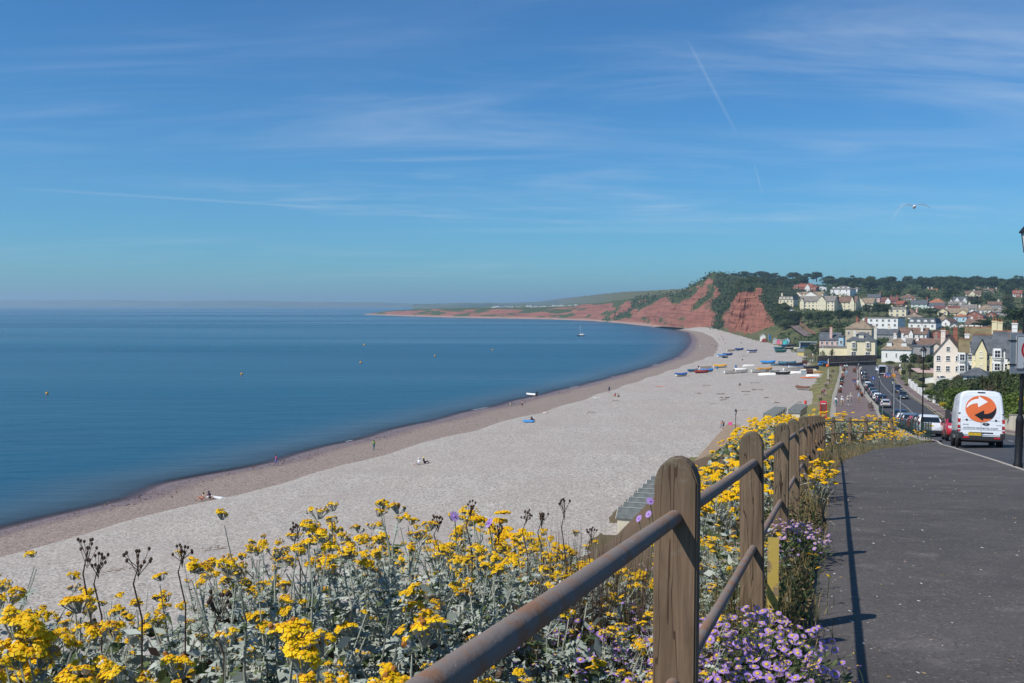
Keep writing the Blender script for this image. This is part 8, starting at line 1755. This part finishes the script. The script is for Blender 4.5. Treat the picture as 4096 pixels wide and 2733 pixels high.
def scrub():
    A = np.array(CLIFF_ROWS[1:-2]); Vg = np.array(CLIFF_VEG[1:-2]); P = A[(Vg > .62) & (A[..., 1] < 1420)]; g = np.random.default_rng(3); P = P[np.lexsort(P.T)]; P = np.repeat(P, np.where(P[:, 1] < 1000, 5, 2), axis=0)
    k = (P[:, 1] / 850)[:, None]; P = P + g.normal(size=P.shape) * np.array([2.2, 2.2, 1.0]) * k; P[:, 2] += g.uniform(.2, 1.5, len(P)); n = len(P)
    leaf_quads('cliff_scrub', 'dark green scrub covering gullies and ledges of the red cliff', P, g.uniform(.9, 2.2, n) * k[:, 0], [LM['dark'], LM['bank']], (g.random(n) < .35).astype(int), (-.4, -.8, .9), 1, 'scrub')
scrub()
def hillcover():
    g = np.random.default_rng(8); n = 80000; zn = g.random(n) < .5; d = np.where(zn, g.uniform(830, 1500, n), g.uniform(360, 840, n)); px = np.where(zn, g.uniform(2950, 4300, n), g.uniform(3040, 4250, n)); x = (px - 2048) / F * d; cl_ = vnoise(x * .07, d * .07, 4)
    ok = (x > xU(d) + 6) & (cl_ > np.where(zn, -.3, np.where(px < 3160, -.5, .1))) & (zn | (px > 3112)); x, d, zn, cl_ = x[ok], d[ok], zn[ok], cl_[ok]; n = len(x); z = Z(x, d) + g.random(n) * np.where(zn, 4.5, 1.5) * (.6 + .5 * cl_)
    leaf_quads('undergrowth', 'bushy undergrowth filling the wood and the gaps between gardens', np.stack([x, d, z], -1), g.uniform(.7, 1.6, n) * np.where(zn, 1.7, 1), [LM['dark'], LM['mid']], (g.random(n) < .4).astype(int), (-.3, -.6, .9), .7, 'undergrowth', seed=9)
hillcover()
nb = 0
for i in range(400):                                  # scrubby bushes on the slope between cliff, path and terrace
    u, v = rt.uniform(430, 900), rt.uniform(380, 1000)
    if u < np.interp(v, [380, 540, 700, 920, 1000], [470, 450, 590, 690, 720]): continue
    if nb >= 46 or v < 330 + (u - 330) * -.1 or abs((v - 580) - (u - 475) * 1.03) < 60 or (640 < u and v < 690) or (u > 560 and 660 < v < 790 and u > 740): continue
    px, py = K1(u, v); p = hit(px, py)
    if p.y > 900 or covers(px, py, p.y, 20, 20): continue
    tree((p.x, p.y, p.z - .3), rt.uniform(3.0, 6.5), 'wind shaped bush on the slope between cliff and terrace', rt.choice(('dark', 'mid', 'bank', 'dark')), SHRUB, 'bushes on the cliff slope', 'bush', rt.uniform(1.1, 1.7), 'bush'); nb += 1
# path climbing beside the cliff and the low wall along it
P = [hit(*K1(u, v)) for u, v in [(475, 580), (540, 650), (620, 740), (700, 830), (790, 900), (880, 965), (960, 1030), (1050, 1090), (1120, 1140)]]
rows = []
for i, p in enumerate(P):
    q = P[min(i + 1, len(P) - 1)] - P[max(i - 1, 0)]; nrm = Vector((-q.y, q.x, 0)).normalized() * 2.6; rows.append([(p.x + nrm.x * s, p.y + nrm.y * s, p.z + .9) for s in (-1, 0, 1)] )
struct(MB().grid(rows).build('cliff_path', M_prom))
wall('path_wall', 'brick red retaining wall along the climbing cliff path', [(p.x + 3.6, p.y) for p in P[1:]], 1.5, mat('red wall', (.26, .13, .085), .9, .2, 1), None)
# ================================================================ haze: sea air, one closed box round everything
hm = bpy.data.materials.new('haze'); hm.use_nodes = True; hm.node_tree.nodes.clear()
_o = hm.node_tree.nodes.new('ShaderNodeOutputMaterial'); _v = hm.node_tree.nodes.new('ShaderNodeVolumePrincipled')
_v.inputs['Color'].default_value = (0.56, 0.80, 1.0, 1); _v.inputs['Density'].default_value = 0.00016; _v.inputs['Anisotropy'].default_value = 0.2
hm.node_tree.links.new(_v.outputs[0], _o.inputs['Volume'])
stuff(MB().box(0, 5600, 56, 26000, 13000, 140).build('haze', hm), 'thin blue sea haze over the bay and hills', 'haze')
